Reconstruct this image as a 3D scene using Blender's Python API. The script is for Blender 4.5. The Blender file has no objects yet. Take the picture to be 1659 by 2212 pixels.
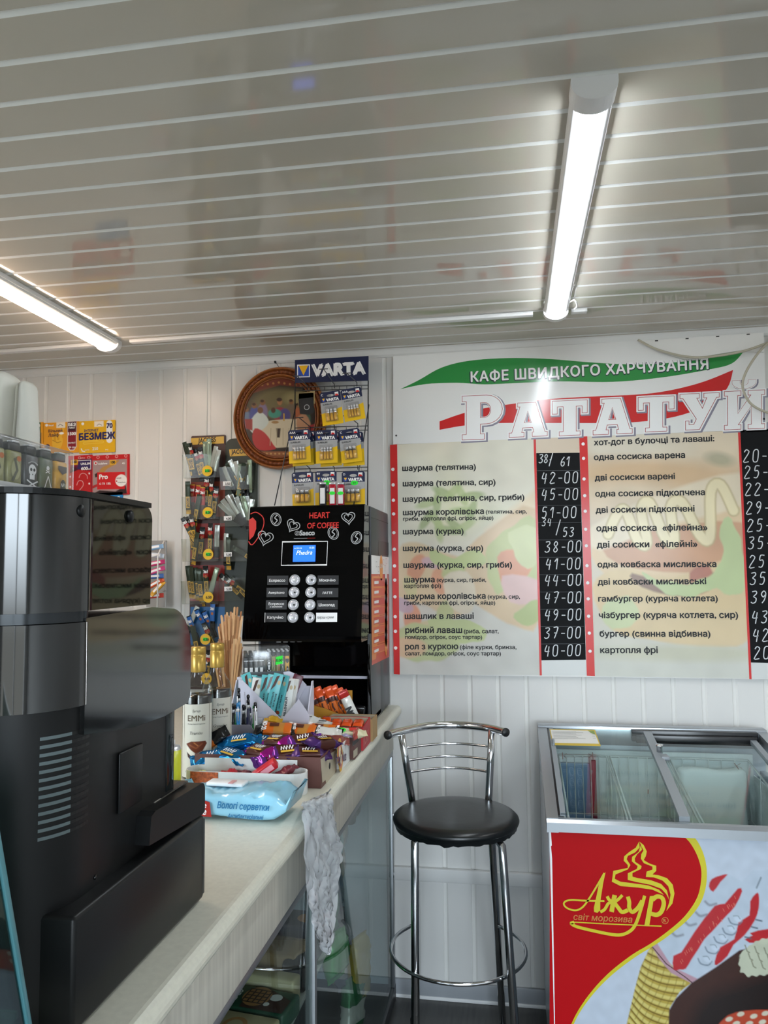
import bpy, bmesh, math, random
import numpy as np
from mathutils import Vector as V, Matrix
from mathutils.geometry import tessellate_polygon
SC = bpy.context.scene
COL = SC.collection
PI = math.pi
rnd = random.Random(7)
# ------------------------------------------------------------------ camera model (photo frame 1659 x 2212)
YAW, PITCH, ROLL, FPX = math.radians(9.42), math.radians(4.357), math.radians(-.57), 1655.4
CAM = V((0, 0, 1.5))
_f = V((-math.sin(YAW)*math.cos(PITCH), math.cos(YAW)*math.cos(PITCH), math.sin(PITCH)))
_r0 = V((math.cos(YAW), math.sin(YAW), 0)); _u0 = _r0.cross(_f)
_r = _r0*math.cos(ROLL) + _u0*math.sin(ROLL)
_u = _u0*math.cos(ROLL) - _r0*math.sin(ROLL)
def ray(px, py): return _r*((px-829.5)/FPX) - _u*((py-1106)/FPX) + _f
def at(px, py, Y=None, X=None, Z=None, pl=None):
    """the point of a real plane (a wall, a counter top, a machine's side) seen at a photo position"""
    d = ray(px, py)
    if Y is not None: return CAM + d*(Y/d.y)
    if X is not None: return CAM + d*(X/d.x)
    if Z is not None: return CAM + d*((Z-1.5)/d.z)
    p, n = pl
    return CAM + d*((p-CAM).dot(n)/d.dot(n))
# ------------------------------------------------------------------ materials
def lin(c):
    if isinstance(c, str):
        c = c.lstrip('#'); c = tuple(int(c[i:i+2], 16) for i in (0, 2, 4))
    o = []
    for x in c[:3]:
        x = x/255
        o.append(x/12.92 if x <= .04045 else ((x+.055)/1.055)**2.4)
    return (*o, 1)
_M = {}
def mat(name, col='808080', rough=.5, metal=0., spec=.5, emit=0, noise=0., nscale=30, coat=0., bump=0., stretch=None, alpha=1.):
    if name in _M: return _M[name]
    m = bpy.data.materials.new(name); m.use_nodes = True
    nt = m.node_tree; b = nt.nodes['Principled BSDF']
    b.inputs['Base Color'].default_value = lin(col)
    b.inputs['Roughness'].default_value = rough
    b.inputs['Metallic'].default_value = metal
    b.inputs['Specular IOR Level'].default_value = spec
    b.inputs['Coat Weight'].default_value = coat
    b.inputs['Coat Roughness'].default_value = .08
    if emit:
        b.inputs['Emission Color'].default_value = lin(col); b.inputs['Emission Strength'].default_value = emit
    if noise or bump:
        tc = nt.nodes.new('ShaderNodeTexCoord'); mp = nt.nodes.new('ShaderNodeMapping')
        nt.links.new(tc.outputs['Object'], mp.inputs['Vector'])
        if stretch: mp.inputs['Scale'].default_value = stretch
        n = nt.nodes.new('ShaderNodeTexNoise'); n.inputs['Scale'].default_value = nscale; n.inputs['Detail'].default_value = 4
        nt.links.new(mp.outputs['Vector'], n.inputs['Vector'])
        if noise:
            r = nt.nodes.new('ShaderNodeMapRange')
            r.inputs['To Min'].default_value = 1-noise; r.inputs['To Max'].default_value = 1+noise
            r.inputs['From Min'].default_value = .3; r.inputs['From Max'].default_value = .7
            nt.links.new(n.outputs['Fac'], r.inputs['Value'])
            mx = nt.nodes.new('ShaderNodeVectorMath'); mx.operation = 'SCALE'
            mx.inputs[0].default_value = lin(col)[:3]
            nt.links.new(r.outputs['Result'], mx.inputs['Scale'])
            nt.links.new(mx.outputs['Vector'], b.inputs['Base Color'])
        if bump:
            bp = nt.nodes.new('ShaderNodeBump'); bp.inputs['Strength'].default_value = bump; bp.inputs['Distance'].default_value = .002
            nt.links.new(n.outputs['Fac'], bp.inputs['Height']); nt.links.new(bp.outputs['Normal'], b.inputs['Normal'])
    _M[name] = m
    return m
def see_through(name, tint='ffffff', clear=.9, rough=.02, body='ffffff', refl=1.0, ior=1.5):
    """a clear sheet: lets light straight through, mirrors at grazing angles, a little milky by (1-clear)"""
    if name in _M: return _M[name]
    m = bpy.data.materials.new(name); m.use_nodes = True
    nt = m.node_tree; nt.nodes.clear(); N = nt.nodes.new; L = nt.links.new
    out = N('ShaderNodeOutputMaterial'); t = N('ShaderNodeBsdfTransparent'); t.inputs[0].default_value = lin(tint)
    d = N('ShaderNodeBsdfDiffuse'); d.inputs[0].default_value = lin(body)
    g = N('ShaderNodeBsdfGlossy'); g.inputs['Roughness'].default_value = rough
    a = N('ShaderNodeMixShader'); a.inputs[0].default_value = clear; L(d.outputs[0], a.inputs[1]); L(t.outputs[0], a.inputs[2])
    fr = N('ShaderNodeLayerWeight'); pw = N('ShaderNodeMath'); pw.operation = 'POWER'; pw.inputs[1].default_value = 5; L(fr.outputs['Facing'], pw.inputs[0])
    mu = N('ShaderNodeMath'); mu.operation = 'MULTIPLY_ADD'; mu.inputs[1].default_value = .96*min(1, refl); mu.inputs[2].default_value = .04*refl; mu.use_clamp = True; L(pw.outputs[0], mu.inputs[0])
    b = N('ShaderNodeMixShader'); L(mu.outputs[0], b.inputs[0]); L(a.outputs[0], b.inputs[1]); L(g.outputs[0], b.inputs[2])
    L(b.outputs[0], out.inputs[0])
    _M[name] = m
    return m
def print_mat(name, rough=.3, coat=0.):
    """printed picture: the ink colours are stored on the printed sheet itself"""
    if name in _M: return _M[name]
    m = bpy.data.materials.new(name); m.use_nodes = True
    nt = m.node_tree; b = nt.nodes['Principled BSDF']
    a = nt.nodes.new('ShaderNodeVertexColor'); a.layer_name = 'ink'
    nt.links.new(a.outputs[0], b.inputs['Base Color'])
    b.inputs['Roughness'].default_value = rough; b.inputs['Specular IOR Level'].default_value = .3
    _M[name] = m
    return m
# ------------------------------------------------------------------ mesh builder
def frame(o, u, v):
    u = V(u).normalized(); w = u.cross(V(v)).normalized(); v = w.cross(u)
    return Matrix(((u.x, v.x, w.x, o[0]), (u.y, v.y, w.y, o[1]), (u.z, v.z, w.z, o[2]), (0, 0, 0, 1)))
def wloc(o):
    p = V((0, 0, 0))
    while o is not None: p = p + o.location; o = o.parent
    return p
class MB:
    def __init__(s): s.v = []; s.f = []; s.m = []; s.sm = []; s.mats = []
    def mi(s, m):
        if m not in s.mats: s.mats.append(m)
        return s.mats.index(m)
    def add(s, vs, fs, m, smooth=False, M=None):
        k = len(s.v)
        for p in vs: s.v.append(M @ V(p) if M is not None else V(p))
        i = s.mi(m)
        for f in fs: s.f.append([k+j for j in f]); s.m.append(i); s.sm.append(smooth)
        return s
    def box(s, x0, x1, y0, y1, z0, z1, m, bev=0, M=None, seg=2):
        if bev <= 0:
            vs = [(x, y, z) for x in (x0, x1) for y in (y0, y1) for z in (z0, z1)]
            return s.add(vs, [(0, 1, 3, 2), (4, 6, 7, 5), (0, 4, 5, 1), (2, 3, 7, 6), (0, 2, 6, 4), (1, 5, 7, 3)], m, False, M)
        bm = bmesh.new(); bmesh.ops.create_cube(bm, size=1)
        for v in bm.verts: v.co = V(((x0+x1)/2+v.co.x*(x1-x0), (y0+y1)/2+v.co.y*(y1-y0), (z0+z1)/2+v.co.z*(z1-z0)))
        bmesh.ops.bevel(bm, geom=bm.edges[:], offset=bev, segments=seg, profile=.5, affect='EDGES')
        s.bm(bm, m, True, M); return s
    def bm(s, bm, m, smooth=False, M=None):
        bm.verts.index_update()
        s.add([v.co[:] for v in bm.verts], [[v.index for v in f.verts] for f in bm.faces], m, smooth, M); bm.free(); return s
    def tube(s, pts, r, m, n=8, closed=False, cap=True, M=None):
        pts = [V(p) for p in pts]; vs = []; N = len(pts); up = None
        for i, p in enumerate(pts):
            if closed: t = pts[(i+1) % N]-pts[i-1]
            else: t = pts[min(i+1, N-1)]-pts[max(i-1, 0)]
            t.normalize()
            if up is None: up = V((0, 0, 1)) if abs(t.z) < .9 else V((1, 0, 0))
            a = up - t*up.dot(t); a.normalize(); b = t.cross(a); up = a
            rr = r[i] if isinstance(r, (list, tuple)) else r
            for k in range(n): vs.append(p + (a*math.cos(2*PI*k/n) + b*math.sin(2*PI*k/n))*rr)
        fs = []
        for i in range(N if closed else N-1):
            j = (i+1) % N
            for k in range(n): fs.append((i*n+k, i*n+(k+1) % n, j*n+(k+1) % n, j*n+k))
        if cap and not closed: fs += [tuple(range(n-1, -1, -1)), tuple(range((N-1)*n, N*n))]
        return s.add(vs, fs, m, True, M)
    def lathe(s, prof, m, n=32, M=None, smooth=True, cap=True):
        vs = []; fs = []
        for r, z in prof:
            for k in range(n): vs.append((r*math.cos(2*PI*k/n), r*math.sin(2*PI*k/n), z))
        for i in range(len(prof)-1):
            for k in range(n): fs.append((i*n+k, i*n+(k+1) % n, (i+1)*n+(k+1) % n, (i+1)*n+k))
        if cap: fs += [tuple(range(n-1, -1, -1)), tuple(range((len(prof)-1)*n, len(prof)*n))]
        return s.add(vs, fs, m, smooth, M)
    def prism(s, poly, h0, h1, m, M=None, holes=(), smooth=False):
        """polygon in the frame's uv plane, thick from h0 to h1 along w"""
        loops = [list(poly)]+[list(h) for h in holes]; flat = [p for l in loops for p in l]
        tri = tessellate_polygon([[V((p[0], p[1], 0)) for p in l] for l in loops])
        n = len(flat); vs = [(p[0], p[1], h0) for p in flat]+[(p[0], p[1], h1) for p in flat]
        fs = [tuple(t) for t in tri]+[tuple(i+n for i in reversed(t)) for t in tri]; k = 0
        def area(t): a, b, c = (flat[i] for i in t); return (b[0]-a[0])*(c[1]-a[1])-(c[0]-a[0])*(b[1]-a[1])
        fs = []
        for t in tri:
            t = tuple(t) if area(t) > 0 else tuple(reversed(t))
            fs.append(tuple(i+n for i in t)); fs.append(tuple(reversed(t)))
        s.add(vs, fs, m, False, M)
        vs = []; fs = []
        for l in loops:
            k = len(vs)
            q = len(l)
            vs += [(p[0], p[1], h0) for p in l]+[(p[0], p[1], h1) for p in l]
            for i in range(q): j = (i+1) % q; fs.append((k+i, k+j, k+q+j, k+q+i))
        return s.add(vs, fs, m, smooth, M)
    def flat(s, poly, m, M, h=0., holes=()):
        loops = [list(poly)]+[list(q) for q in holes]; flat = [p for l in loops for p in l]
        fs = []
        for t in tessellate_polygon([[V((p[0], p[1], 0)) for p in l] for l in loops]):
            a, b, c = (flat[i] for i in t)
            fs.append(tuple(t) if (b[0]-a[0])*(c[1]-a[1])-(c[0]-a[0])*(b[1]-a[1]) > 0 else tuple(reversed(t)))
        return s.add([(p[0], p[1], h) for p in flat], fs, m, False, M)
    def disc(s, c, rx, ry, m, M, h=0., n=20, rot=0):
        ca, sa = math.cos(rot), math.sin(rot)
        return s.flat([(c[0]+rx*math.cos(2*PI*k/n)*ca-ry*math.sin(2*PI*k/n)*sa, c[1]+rx*math.cos(2*PI*k/n)*sa+ry*math.sin(2*PI*k/n)*ca) for k in range(n)], m, M, h)
    def line(s, pts, w, m, M, h=0., closed=False):
        """flat ribbon along a polyline in the uv plane"""
        pts = [V((p[0], p[1])) for p in pts]; N = len(pts); vs = []; fs = []
        for i, p in enumerate(pts):
            t = (pts[(i+1) % N]-pts[i-1]) if closed else pts[min(i+1, N-1)]-pts[max(i-1, 0)]
            t = t.normalized() if t.length > 0 else V((1, 0)); nn = V((-t.y, t.x))*w/2
            if 0 < i < N-1 or closed:
                d1 = (pts[i]-pts[i-1]).normalized() if (pts[i]-pts[i-1]).length > 0 else t
                nn /= max(.5, abs(t.dot(d1)))
            vs += [(*(p+nn), h), (*(p-nn), h)]
        for i in range(N if closed else N-1):
            j = (i+1) % N; fs.append((2*i+1, 2*j+1, 2*j, 2*i))
        return s.add(vs, fs, m, False, M)
    def text(s, t, M, size, m, align='C', h=0.0006, bold=0., hs=1., width=None, shear=0., spacing=1.):
        vs, fs, x0, x1 = glyphs(t, 0, shear, spacing)
        if not vs: return s
        k = size
        if width: k = width/(x1-x0)
        ox = {'L': x0, 'C': (x0+x1)/2, 'R': x1}[align]
        ky = (size if width and size else k)*hs
        for n, (dx, dy) in enumerate(((-bold, bold*.35), (bold, -bold*.35), (bold*.4, bold*.8), (-bold*.4, -bold*.8)) if bold else ((0, 0),)):
            s.add([((x+dx-ox)*k, (y+dy)*ky, h+z*.25+n*6e-5) for x, y, z in vs], fs, m, False, M)
        return s
    def ptext(s, t, p0, p1, pl, m, bold=0., hs=1., lift=.0008, shear=0., spacing=1.):
        a, b = at(*p0, pl=pl), at(*p1, pl=pl); n = pl[1]; u = (b-a)
        return s.text(t, frame(a, u, n.cross(u)), None, m, 'L', lift, bold, hs, u.length, shear, spacing)
    def ploc(s, pts, pl, o=None):
        """photo trace -> uv coordinates of the plane frame"""
        M = pframe(pl, o); Mi = M.inverted()
        return [(Mi @ at(*p, pl=pl)).to_2d() for p in pts], M
    def pflat(s, pts, pl, m, h=.0005, holes=()):
        M = pframe(pl); Mi = M.inverted(); f = lambda q: [tuple((Mi @ at(*p, pl=pl)).to_2d()) for p in q]
        return s.flat(f(pts), m, M, h, [f(q) for q in holes])
    def pline(s, pts, pl, w, m, h=.0005, closed=False):
        M = pframe(pl); Mi = M.inverted()
        return s.line([tuple((Mi @ at(*p, pl=pl)).to_2d()) for p in pts], w, m, M, h, closed)
    def pdisc(s, c, rx, pl, m, h=.0005, ry=None, n=20, rot=0):
        M = pframe(pl); Mi = M.inverted(); q = (Mi @ at(*c, pl=pl)); k = (Mi @ at(c[0]+rx, c[1], pl=pl)-q).length/rx
        return s.disc((q.x, q.y), rx*k, (ry or rx)*k, m, M, h, n, rot)
    def build(s, name, parent=None, loc=None):
        me = bpy.data.meshes.new(name)
        if parent is not None: o = wloc(parent)
        elif loc is not None: o = V(loc)
        else:
            xs = [v.x for v in s.v]; ys = [v.y for v in s.v]; zs = [v.z for v in s.v]
            o = V(((min(xs)+max(xs))/2, (min(ys)+max(ys))/2, min(zs)))
        me.from_pydata([(v-o)[:] for v in s.v], [], s.f)
        for m in s.mats: me.materials.append(m)
        me.polygons.foreach_set('material_index', s.m); me.polygons.foreach_set('use_smooth', s.sm)
        me.update()
        ob = bpy.data.objects.new(name, me); COL.objects.link(ob)
        if parent is not None: ob.parent = parent
        else: ob.location = o
        return ob
def pframe(pl, o=None):
    p, n = pl; u = V((0, 0, 1)).cross(n); u = V((1, 0, 0)) if u.length < .01 else u
    return frame(o or p, u, n.cross(u))
_G = {}; _K = {}
def untangle(l):
    """cut a contour that crosses itself into simple loops"""
    key = tuple((round(x-l[0][0], 3), round(y-l[0][1], 3)) for x, y in l)
    if key in _K: return [[(x+l[0][0], y+l[0][1]) for x, y in q] for q in _K[key]]
    todo = [[(x-l[0][0], y-l[0][1]) for x, y in l]]; done = []
    while todo:
        q = todo.pop(); n = len(q); hit = None
        for i in range(n):
            ax, ay = q[i]; bx, by = q[(i+1) % n]
            for j in range(i+2, n):
                if i == 0 and j == n-1: continue
                cx, cy = q[j]; dx, dy = q[(j+1) % n]
                den = (bx-ax)*(dy-cy)-(by-ay)*(dx-cx)
                if abs(den) < 1e-12: continue
                t = ((cx-ax)*(dy-cy)-(cy-ay)*(dx-cx))/den; u = ((cx-ax)*(by-ay)-(cy-ay)*(bx-ax))/den
                if 1e-6 < t < 1-1e-6 and 1e-6 < u < 1-1e-6: hit = (i, j, (ax+(bx-ax)*t, ay+(by-ay)*t)); break
            if hit: break
        if hit and len(done)+len(todo) < 12:
            i, j, p = hit; todo += [[p]+q[i+1:j+1], [p]+q[j+1:]+q[:i+1]]
        elif len(q) > 2: done.append(q)
    _K[key] = done
    return [[(x+l[0][0], y+l[0][1]) for x, y in q] for q in done]
def glyphs(t, bold=0., shear=0., spacing=1.):
    """flat letters: every contour filled by itself, so overlapping strokes of a letter stay solid"""
    k = (t, bold, shear, spacing)
    if k in _G: return _G[k]
    c = bpy.data.curves.new('t', 'FONT'); c.body = t; c.shear = shear; c.space_character = spacing
    o = bpy.data.objects.new('t', c); COL.objects.link(o)
    cu = o.to_curve(bpy.context.evaluated_depsgraph_get()); loops = []
    for sp in cu.splines:
        P = sp.bezier_points; l = []; n = len(P)
        for i in range(n):
            a, b = P[i], P[(i+1) % n]; p0, p1, p2, p3 = a.co, a.handle_right, b.handle_left, b.co
            st = (p3-p0).length < 1e-6 or ((p1-p0).cross(p3-p0).length < 1e-5 and (p2-p0).cross(p3-p0).length < 1e-5)
            for q in range(1 if st else 3):
                u = q/3; w = 1-u; v = p0*w**3+p1*(3*u*w*w)+p2*(3*u*u*w)+p3*u**3
                if not l or (v.to_2d()-V(l[-1])).length > .012: l.append((v.x, v.y))
        if len(l) > 3 and (V(l[0])-V(l[-1])).length < .012: l.pop()
        if len(l) > 2: loops.append(l)
    o.to_curve_clear(); bpy.data.objects.remove(o); bpy.data.curves.remove(c)
    ar = lambda l: sum(l[i-1][0]*l[i][1]-l[i][0]*l[i-1][1] for i in range(len(l)))/2
    def inside(p, l):
        r = False
        for i in range(len(l)):
            (ax, ay), (bx, by) = l[i-1], l[i]
            if (ay > p[1]) != (by > p[1]) and p[0] < (bx-ax)*(p[1]-ay)/(by-ay)+ax: r = not r
        return r
    loops = [q for l in loops for q in untangle(l) if abs(ar(q)) > 2e-4]
    outer = []; holes = []
    for l in loops:
        box = [q for q in loops if q is not l and abs(ar(q)) > abs(ar(l)) and ar(q)*ar(l) < 0 and all(inside(p, q) for p in l[::3])]
        if box: holes.append((l, min(box, key=lambda q: abs(ar(q)))))
        else: outer.append([l, []])
    for l, q in holes:
        for z in outer:
            if z[0] is q: z[1].append(l)
    vs = []; fs = []
    for n, (l, hs) in enumerate(outer):
        q = [l]+hs; fl = [p for z in q for p in z]; b0 = len(vs); vs += [(x, y, (n % 4)*6e-5) for x, y in fl]
        for f in tessellate_polygon([[V((x, y, 0)) for x, y in z] for z in q]):
            a, b, d = (fl[i] for i in f); cr = (b[0]-a[0])*(d[1]-a[1])-(d[0]-a[0])*(b[1]-a[1])
            f = [i+b0 for i in f]; fs.append(f if cr > 0 else f[::-1])
    xs = [v[0] for v in vs] or [0, 1]
    _G[k] = (vs, fs, min(xs), max(xs))
    return _G[k]
def inset(poly, d):
    """shrink (d>0) a closed polygon; grows for d<0"""
    n = len(poly); A = sum(poly[i][0]*poly[(i+1) % n][1]-poly[(i+1) % n][0]*poly[i][1] for i in range(n)); sg = 1 if A > 0 else -1; out = []
    for i in range(n):
        a, b, c = V(poly[i-1]), V(poly[i]), V(poly[(i+1) % n]); e1 = (b-a).normalized(); e2 = (c-b).normalized()
        n1 = V((-e1.y, e1.x))*sg; n2 = V((-e2.y, e2.x))*sg; k = n1+n2; q = max(.35, 1+n1.dot(n2))
        out.append(tuple(b+k*(d/q)))
    return out
def smooth_path(pts, sub=6, closed=False):
    """Catmull-Rom through the points"""
    P = [V(p) for p in pts]; N = len(P); out = []
    for i in range(N if closed else N-1):
        g = (lambda k: P[k % N]) if closed else (lambda k: P[min(max(k, 0), N-1)])
        a, b, c, d = g(i-1), g(i), g(i+1), g(i+2)
        for k in range(sub):
            t = k/sub
            out.append(.5*((2*b)+(c-a)*t+(2*a-5*b+4*c-d)*t*t+(3*b-a-3*c+d)*t**3))
    if not closed: out.append(P[-1])
    return [tuple(p) for p in out]
# ------------------------------------------------------------------ printed pictures
class Pic:
    """ink colours on a grid of points; x to the right, y down, in any unit"""
    def __init__(s, x0, y0, x1, y1, st, base):
        s.xs = np.linspace(x0, x1, max(2, int((x1-x0)/st)+1)); s.ys = np.linspace(y0, y1, max(2, int((y1-y0)/st)+1))
        s.X, s.Y = np.meshgrid(s.xs, s.ys); s.c = np.ones((*s.X.shape, 3))*np.array(lin(base)[:3])
    clip = None
    def mask(s, pts=None):
        """keep the next strokes inside this outline"""
        if pts is None: s.clip = None; return s
        c = s.c.copy(); s.clip = None; s.c[:] = 0; s.poly(pts, 'ffffff', 2); s.clip = s.c[..., 0].copy(); s.c = c; return s
    def put(s, a, col):
        a = np.clip(a, 0, 1)
        if s.clip is not None: a = a*s.clip
        a = a[..., None]; s.c = s.c*(1-a)+np.array(lin(col)[:3])*a
    def ell(s, cx, cy, rx, ry, col, soft=1, rot=0, al=1):
        c, q = math.cos(rot), math.sin(rot); dx, dy = s.X-cx, s.Y-cy
        u = (dx*c+dy*q)/rx; v = (-dx*q+dy*c)/ry; r = np.sqrt(u*u+v*v)
        s.put(al*np.clip((1-r)*min(rx, ry)/soft+.5, 0, 1), col); return s
    def _seg(s, a, b):
        ax, ay = a; bx, by = b; l = (bx-ax)**2+(by-ay)**2+1e-9
        t = np.clip(((s.X-ax)*(bx-ax)+(s.Y-ay)*(by-ay))/l, 0, 1)
        return np.hypot(s.X-ax-t*(bx-ax), s.Y-ay-t*(by-ay))
    def stroke(s, pts, w, col, soft=1, al=1, smooth=0):
        if smooth: pts = smooth_path(pts, smooth)
        d = np.full(s.X.shape, 1e9)
        for a, b in zip(pts, pts[1:]): d = np.minimum(d, s._seg(a, b))
        s.put(al*np.clip((w/2-d)/soft+.5, 0, 1), col); return s
    def poly(s, pts, col, soft=1, al=1, smooth=0, wob=0, ws=8):
        if smooth: pts = smooth_path(pts, smooth, True)
        ins = np.zeros(s.X.shape, bool); d = np.full(s.X.shape, 1e9); n = len(pts); X, Y = s.X, s.Y
        if wob: X = X+wob*np.sin(Y/ws+X/ws*.6); Y = Y+wob*np.sin(s.X/ws*1.1-Y/ws*.4+1)
        for i in range(n):
            (ax, ay), (bx, by) = pts[i], pts[(i+1) % n]
            if ay != by: ins ^= ((ay > Y) != (by > Y)) & (X < (bx-ax)*(Y-ay)/(by-ay)+ax)
            l = (bx-ax)**2+(by-ay)**2+1e-9; t = np.clip(((X-ax)*(bx-ax)+(Y-ay)*(by-ay))/l, 0, 1)
            d = np.minimum(d, np.hypot(X-ax-t*(bx-ax), Y-ay-t*(by-ay)))
        s.put(al*np.clip(np.where(ins, d, -d)/soft+.5, 0, 1), col); return s
    def grad(s, a, b, c0, c1):
        (ax, ay), (bx, by) = a, b; l = (bx-ax)**2+(by-ay)**2
        t = np.clip(((s.X-ax)*(bx-ax)+(s.Y-ay)*(by-ay))/l, 0, 1)[..., None]
        s.c = np.array(lin(c0)[:3])*(1-t)+np.array(lin(c1)[:3])*t; return s
    def mottle(s, amp, sc, seed=0):
        r = np.random.RandomState(seed); n = np.zeros(s.X.shape)
        for k in range(6):
            a = r.uniform(0, 2*PI); f = r.uniform(.6, 1.8)/sc
            n += np.sin((s.X*math.cos(a)+s.Y*math.sin(a))*f+r.uniform(0, 6)+1.7*np.sin((s.Y*math.cos(a)-s.X*math.sin(a))*f*.8))
        s.c = np.clip(s.c*(1+amp*n/2.5)[..., None], 0, 1); return s
    def build(s, name, fn, m, parent=None):
        H, W = s.X.shape; mb = MB()
        vs = [fn(x, y) for y in s.ys for x in s.xs]
        fs = [(j*W+i, (j+1)*W+i, (j+1)*W+i+1, j*W+i+1) for j in range(H-1) for i in range(W-1)]
        mb.add(vs, fs, m); o = mb.build(name, parent)
        a = o.data.color_attributes.new('ink', 'FLOAT_COLOR', 'POINT')
        a.data.foreach_set('color', np.concatenate([s.c.reshape(-1, 3), np.ones((H*W, 1))], 1).astype(np.float32).ravel())
        return o
# ------------------------------------------------------------------ scene objects
def tag(o, label=None, cat=None, group=None, kind=None):
    if label: o['label'] = label
    if cat: o['category'] = cat
    if group: o['group'] = group
    if kind: o['kind'] = kind
    return o
def thing(name, label, cat, loc, group=None):
    o = bpy.data.objects.new(name, None); COL.objects.link(o); o.location = V(loc); o.empty_display_size = .02
    return tag(o, label, cat, group)
def struct(o, label=None): return tag(o, label, None, None, 'structure')
def dup(root, M, label, group=None):
    r = root.copy(); COL.objects.link(r); r.matrix_world = M
    tag(r, label, None, group)
    for ch in list(root.children):
        c = ch.copy(); COL.objects.link(c); c.parent = r
        for g in list(ch.children): d = g.copy(); COL.objects.link(d); d.parent = c
    return r
def PY(y): return (V((0, y, 0)), V((0, -1, 0)))
def PX(x): return (V((x, 0, 0)), V((1, 0, 0)))
def PZ(z): return (V((0, 0, z)), V((0, 0, 1)))
# ================================================================== the room
WY, CH, LX, RX, FY = 2.801, 2.33, -2.05, 1.9, -1.9
SP = .0995
m_ceil = mat('ceiling_pvc', 'c1bbae', .07, spec=.5, noise=.03, nscale=2)
m_wall = mat('wall_pvc', 'dad9d6', .3, spec=.45, noise=.03, nscale=2.5)
m_trim = mat('white_trim', 'dcdcda', .35)
m_white = mat('white_plastic', 'e6e6e6', .35)
m_black = mat('black_gloss', '0b0b0c', .12, coat=.5)
m_dark = mat('dark_plastic', '1e1f21', .42)
m_chrome = mat('chrome', 'd8dadd', .1, metal=1)
m_paper = mat('white_paper', 'e9e8e4', .6)
m_green = mat('neon_green_paper', '2df03c', .6)
m_ink = mat('black_ink', '141416', .5)
m_inkw = mat('white_ink', 'f2f2f2', .5)
m_gold = mat('gold_ink', 'd0a432', .4)
m_red = mat('red_ink', 'd0231f', .35)
m_clear = see_through('clear_plastic', 'f4f6f4', .93, .06, 'e8e8e8', .9)
def profile_sheet(a0, a1, first, depth, gw, fn, b0, b1, m, bow=0, mj=None):
    """boards with a shallow grooved joint every SP, as one sheet; each board may bow very slightly"""
    mb = MB(); k = math.ceil((a0+gw-first)/SP); prev = a0
    def strip(pts, sm):
        vs = []
        for p, d in pts: vs += [fn(p, d, b0), fn(p, d, b1)]
        mb.add(vs, [(2*i, 2*i+2, 2*i+3, 2*i+1) for i in range(len(pts)-1)], m if sm or len(pts) == 2 or not mj else mj, sm)
    board = lambda x, y: strip([(x+(y-x)*t, -bow*4*t*(1-t)) for t in ((0, .15, .3, .45, .6, .75, .88, 1) if bow else (0, 1))], bow > 0)
    while first+k*SP < a1-gw:
        c = first+k*SP; l, r = c-gw/2-.002, c+gw/2+.003
        board(prev, l); strip([(l, 0), (c-gw/2, depth), (c+gw/2-.003, depth), (r, 0)], False); prev = r; k += 1
    board(prev, a1); return mb
mb = profile_sheet(FY, WY, 1.073, .005, .009, lambda p, d, b: (b, p, CH+d), LX, RX, m_ceil, .00022, mat('ceiling_joint_lit', 'e2e2de', .45))  # paler joint colour paints in the light the seams catch
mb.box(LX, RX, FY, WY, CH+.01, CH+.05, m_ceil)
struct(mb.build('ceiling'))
mb = profile_sheet(LX, RX, -.059, .004, .013, lambda p, d, b: (p, WY+d, b), 0, CH, m_wall, 0, mat('wall_joint', 'e3e2de', .35))
mb.box(LX, RX, WY+.01, WY+.06, 0, CH+.05, m_wall)
struct(mb.build('wall_back'))
# left wall with a window that throws light on the ceiling boards
mb = MB()
for y0, y1, z0, z1 in ((FY, -.3, 0, CH), (-.3, 1.0, 0, 1.0), (-.3, 1.0, 2.1, CH), (1.0, WY, 0, CH)): mb.box(LX-.05, LX, y0, y1, z0, z1, m_wall)
struct(mb.build('wall_left'))
mb = MB(); mb.box(RX, RX+.05, FY, WY, 0, CH, m_wall); struct(mb.build('wall_right'))
mb = MB()
for x0, x1, z0, z1 in ((LX, -.3, 0, CH), (-.3, 1.6, 2.1, CH), (1.6, RX, 0, CH), (-.3, 1.6, 0, .25)): mb.box(x0, x1, FY-.05, FY, z0, z1, m_wall)
struct(mb.build('wall_front'))
mb = MB()
for a, b, z0, z1 in ((-.3, -.25, .25, 2.1), (1.55, 1.6, .25, 2.1), (.62, .68, .25, 2.1)): mb.box(a, b, FY-.06, FY+.01, z0, z1, m_white, .004)
mb.box(-.3, 1.6, FY-.06, FY+.01, .25, .3, m_white, .004); mb.box(-.3, 1.6, FY-.06, FY+.01, 2.05, 2.1, m_white, .004)
struct(mb.build('window_1'))
mb = MB()
for a, b, z0, z1 in ((-.3, -.25, 1, 2.1), (.95, 1.0, 1, 2.1), (.33, .37, 1, 2.1)): mb.box(LX-.06, LX+.01, a, b, z0, z1, m_white, .004)
mb.box(LX-.06, LX+.01, -.3, 1.0, 1, 1.05, m_white, .004); mb.box(LX-.06, LX+.01, -.3, 1.0, 2.05, 2.1, m_white, .004)
struct(mb.build('window_2'))
m_floor = mat('floor_vinyl', '4a4a48', .3, noise=.25, nscale=5, stretch=(14, 1, 1))
mb = MB(); mb.box(LX, RX, FY, WY, -.05, 0, m_floor); struct(mb.build('floor'))
mb = MB()   # crown strip between wall and ceiling
pr = [(WY, CH), (WY, CH-.03), (WY-.006, CH-.03), (WY-.012, CH-.022), (WY-.016, CH-.006), (WY-.016, CH)]
mb.prism(pr, LX, RX, m_trim, Matrix(((0, 0, 1, 0), (1, 0, 0, 0), (0, 1, 0, 0), (0, 0, 0, 1)))); struct(mb.build('trim_1'))
mb = MB(); mb.box(-.46, RX, WY-.02, WY-.0005, .402, .447, m_trim, .003); struct(mb.build('trim_2'))
m_base = mat('baseboard_grey', '9fa3a8', .4)
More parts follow.
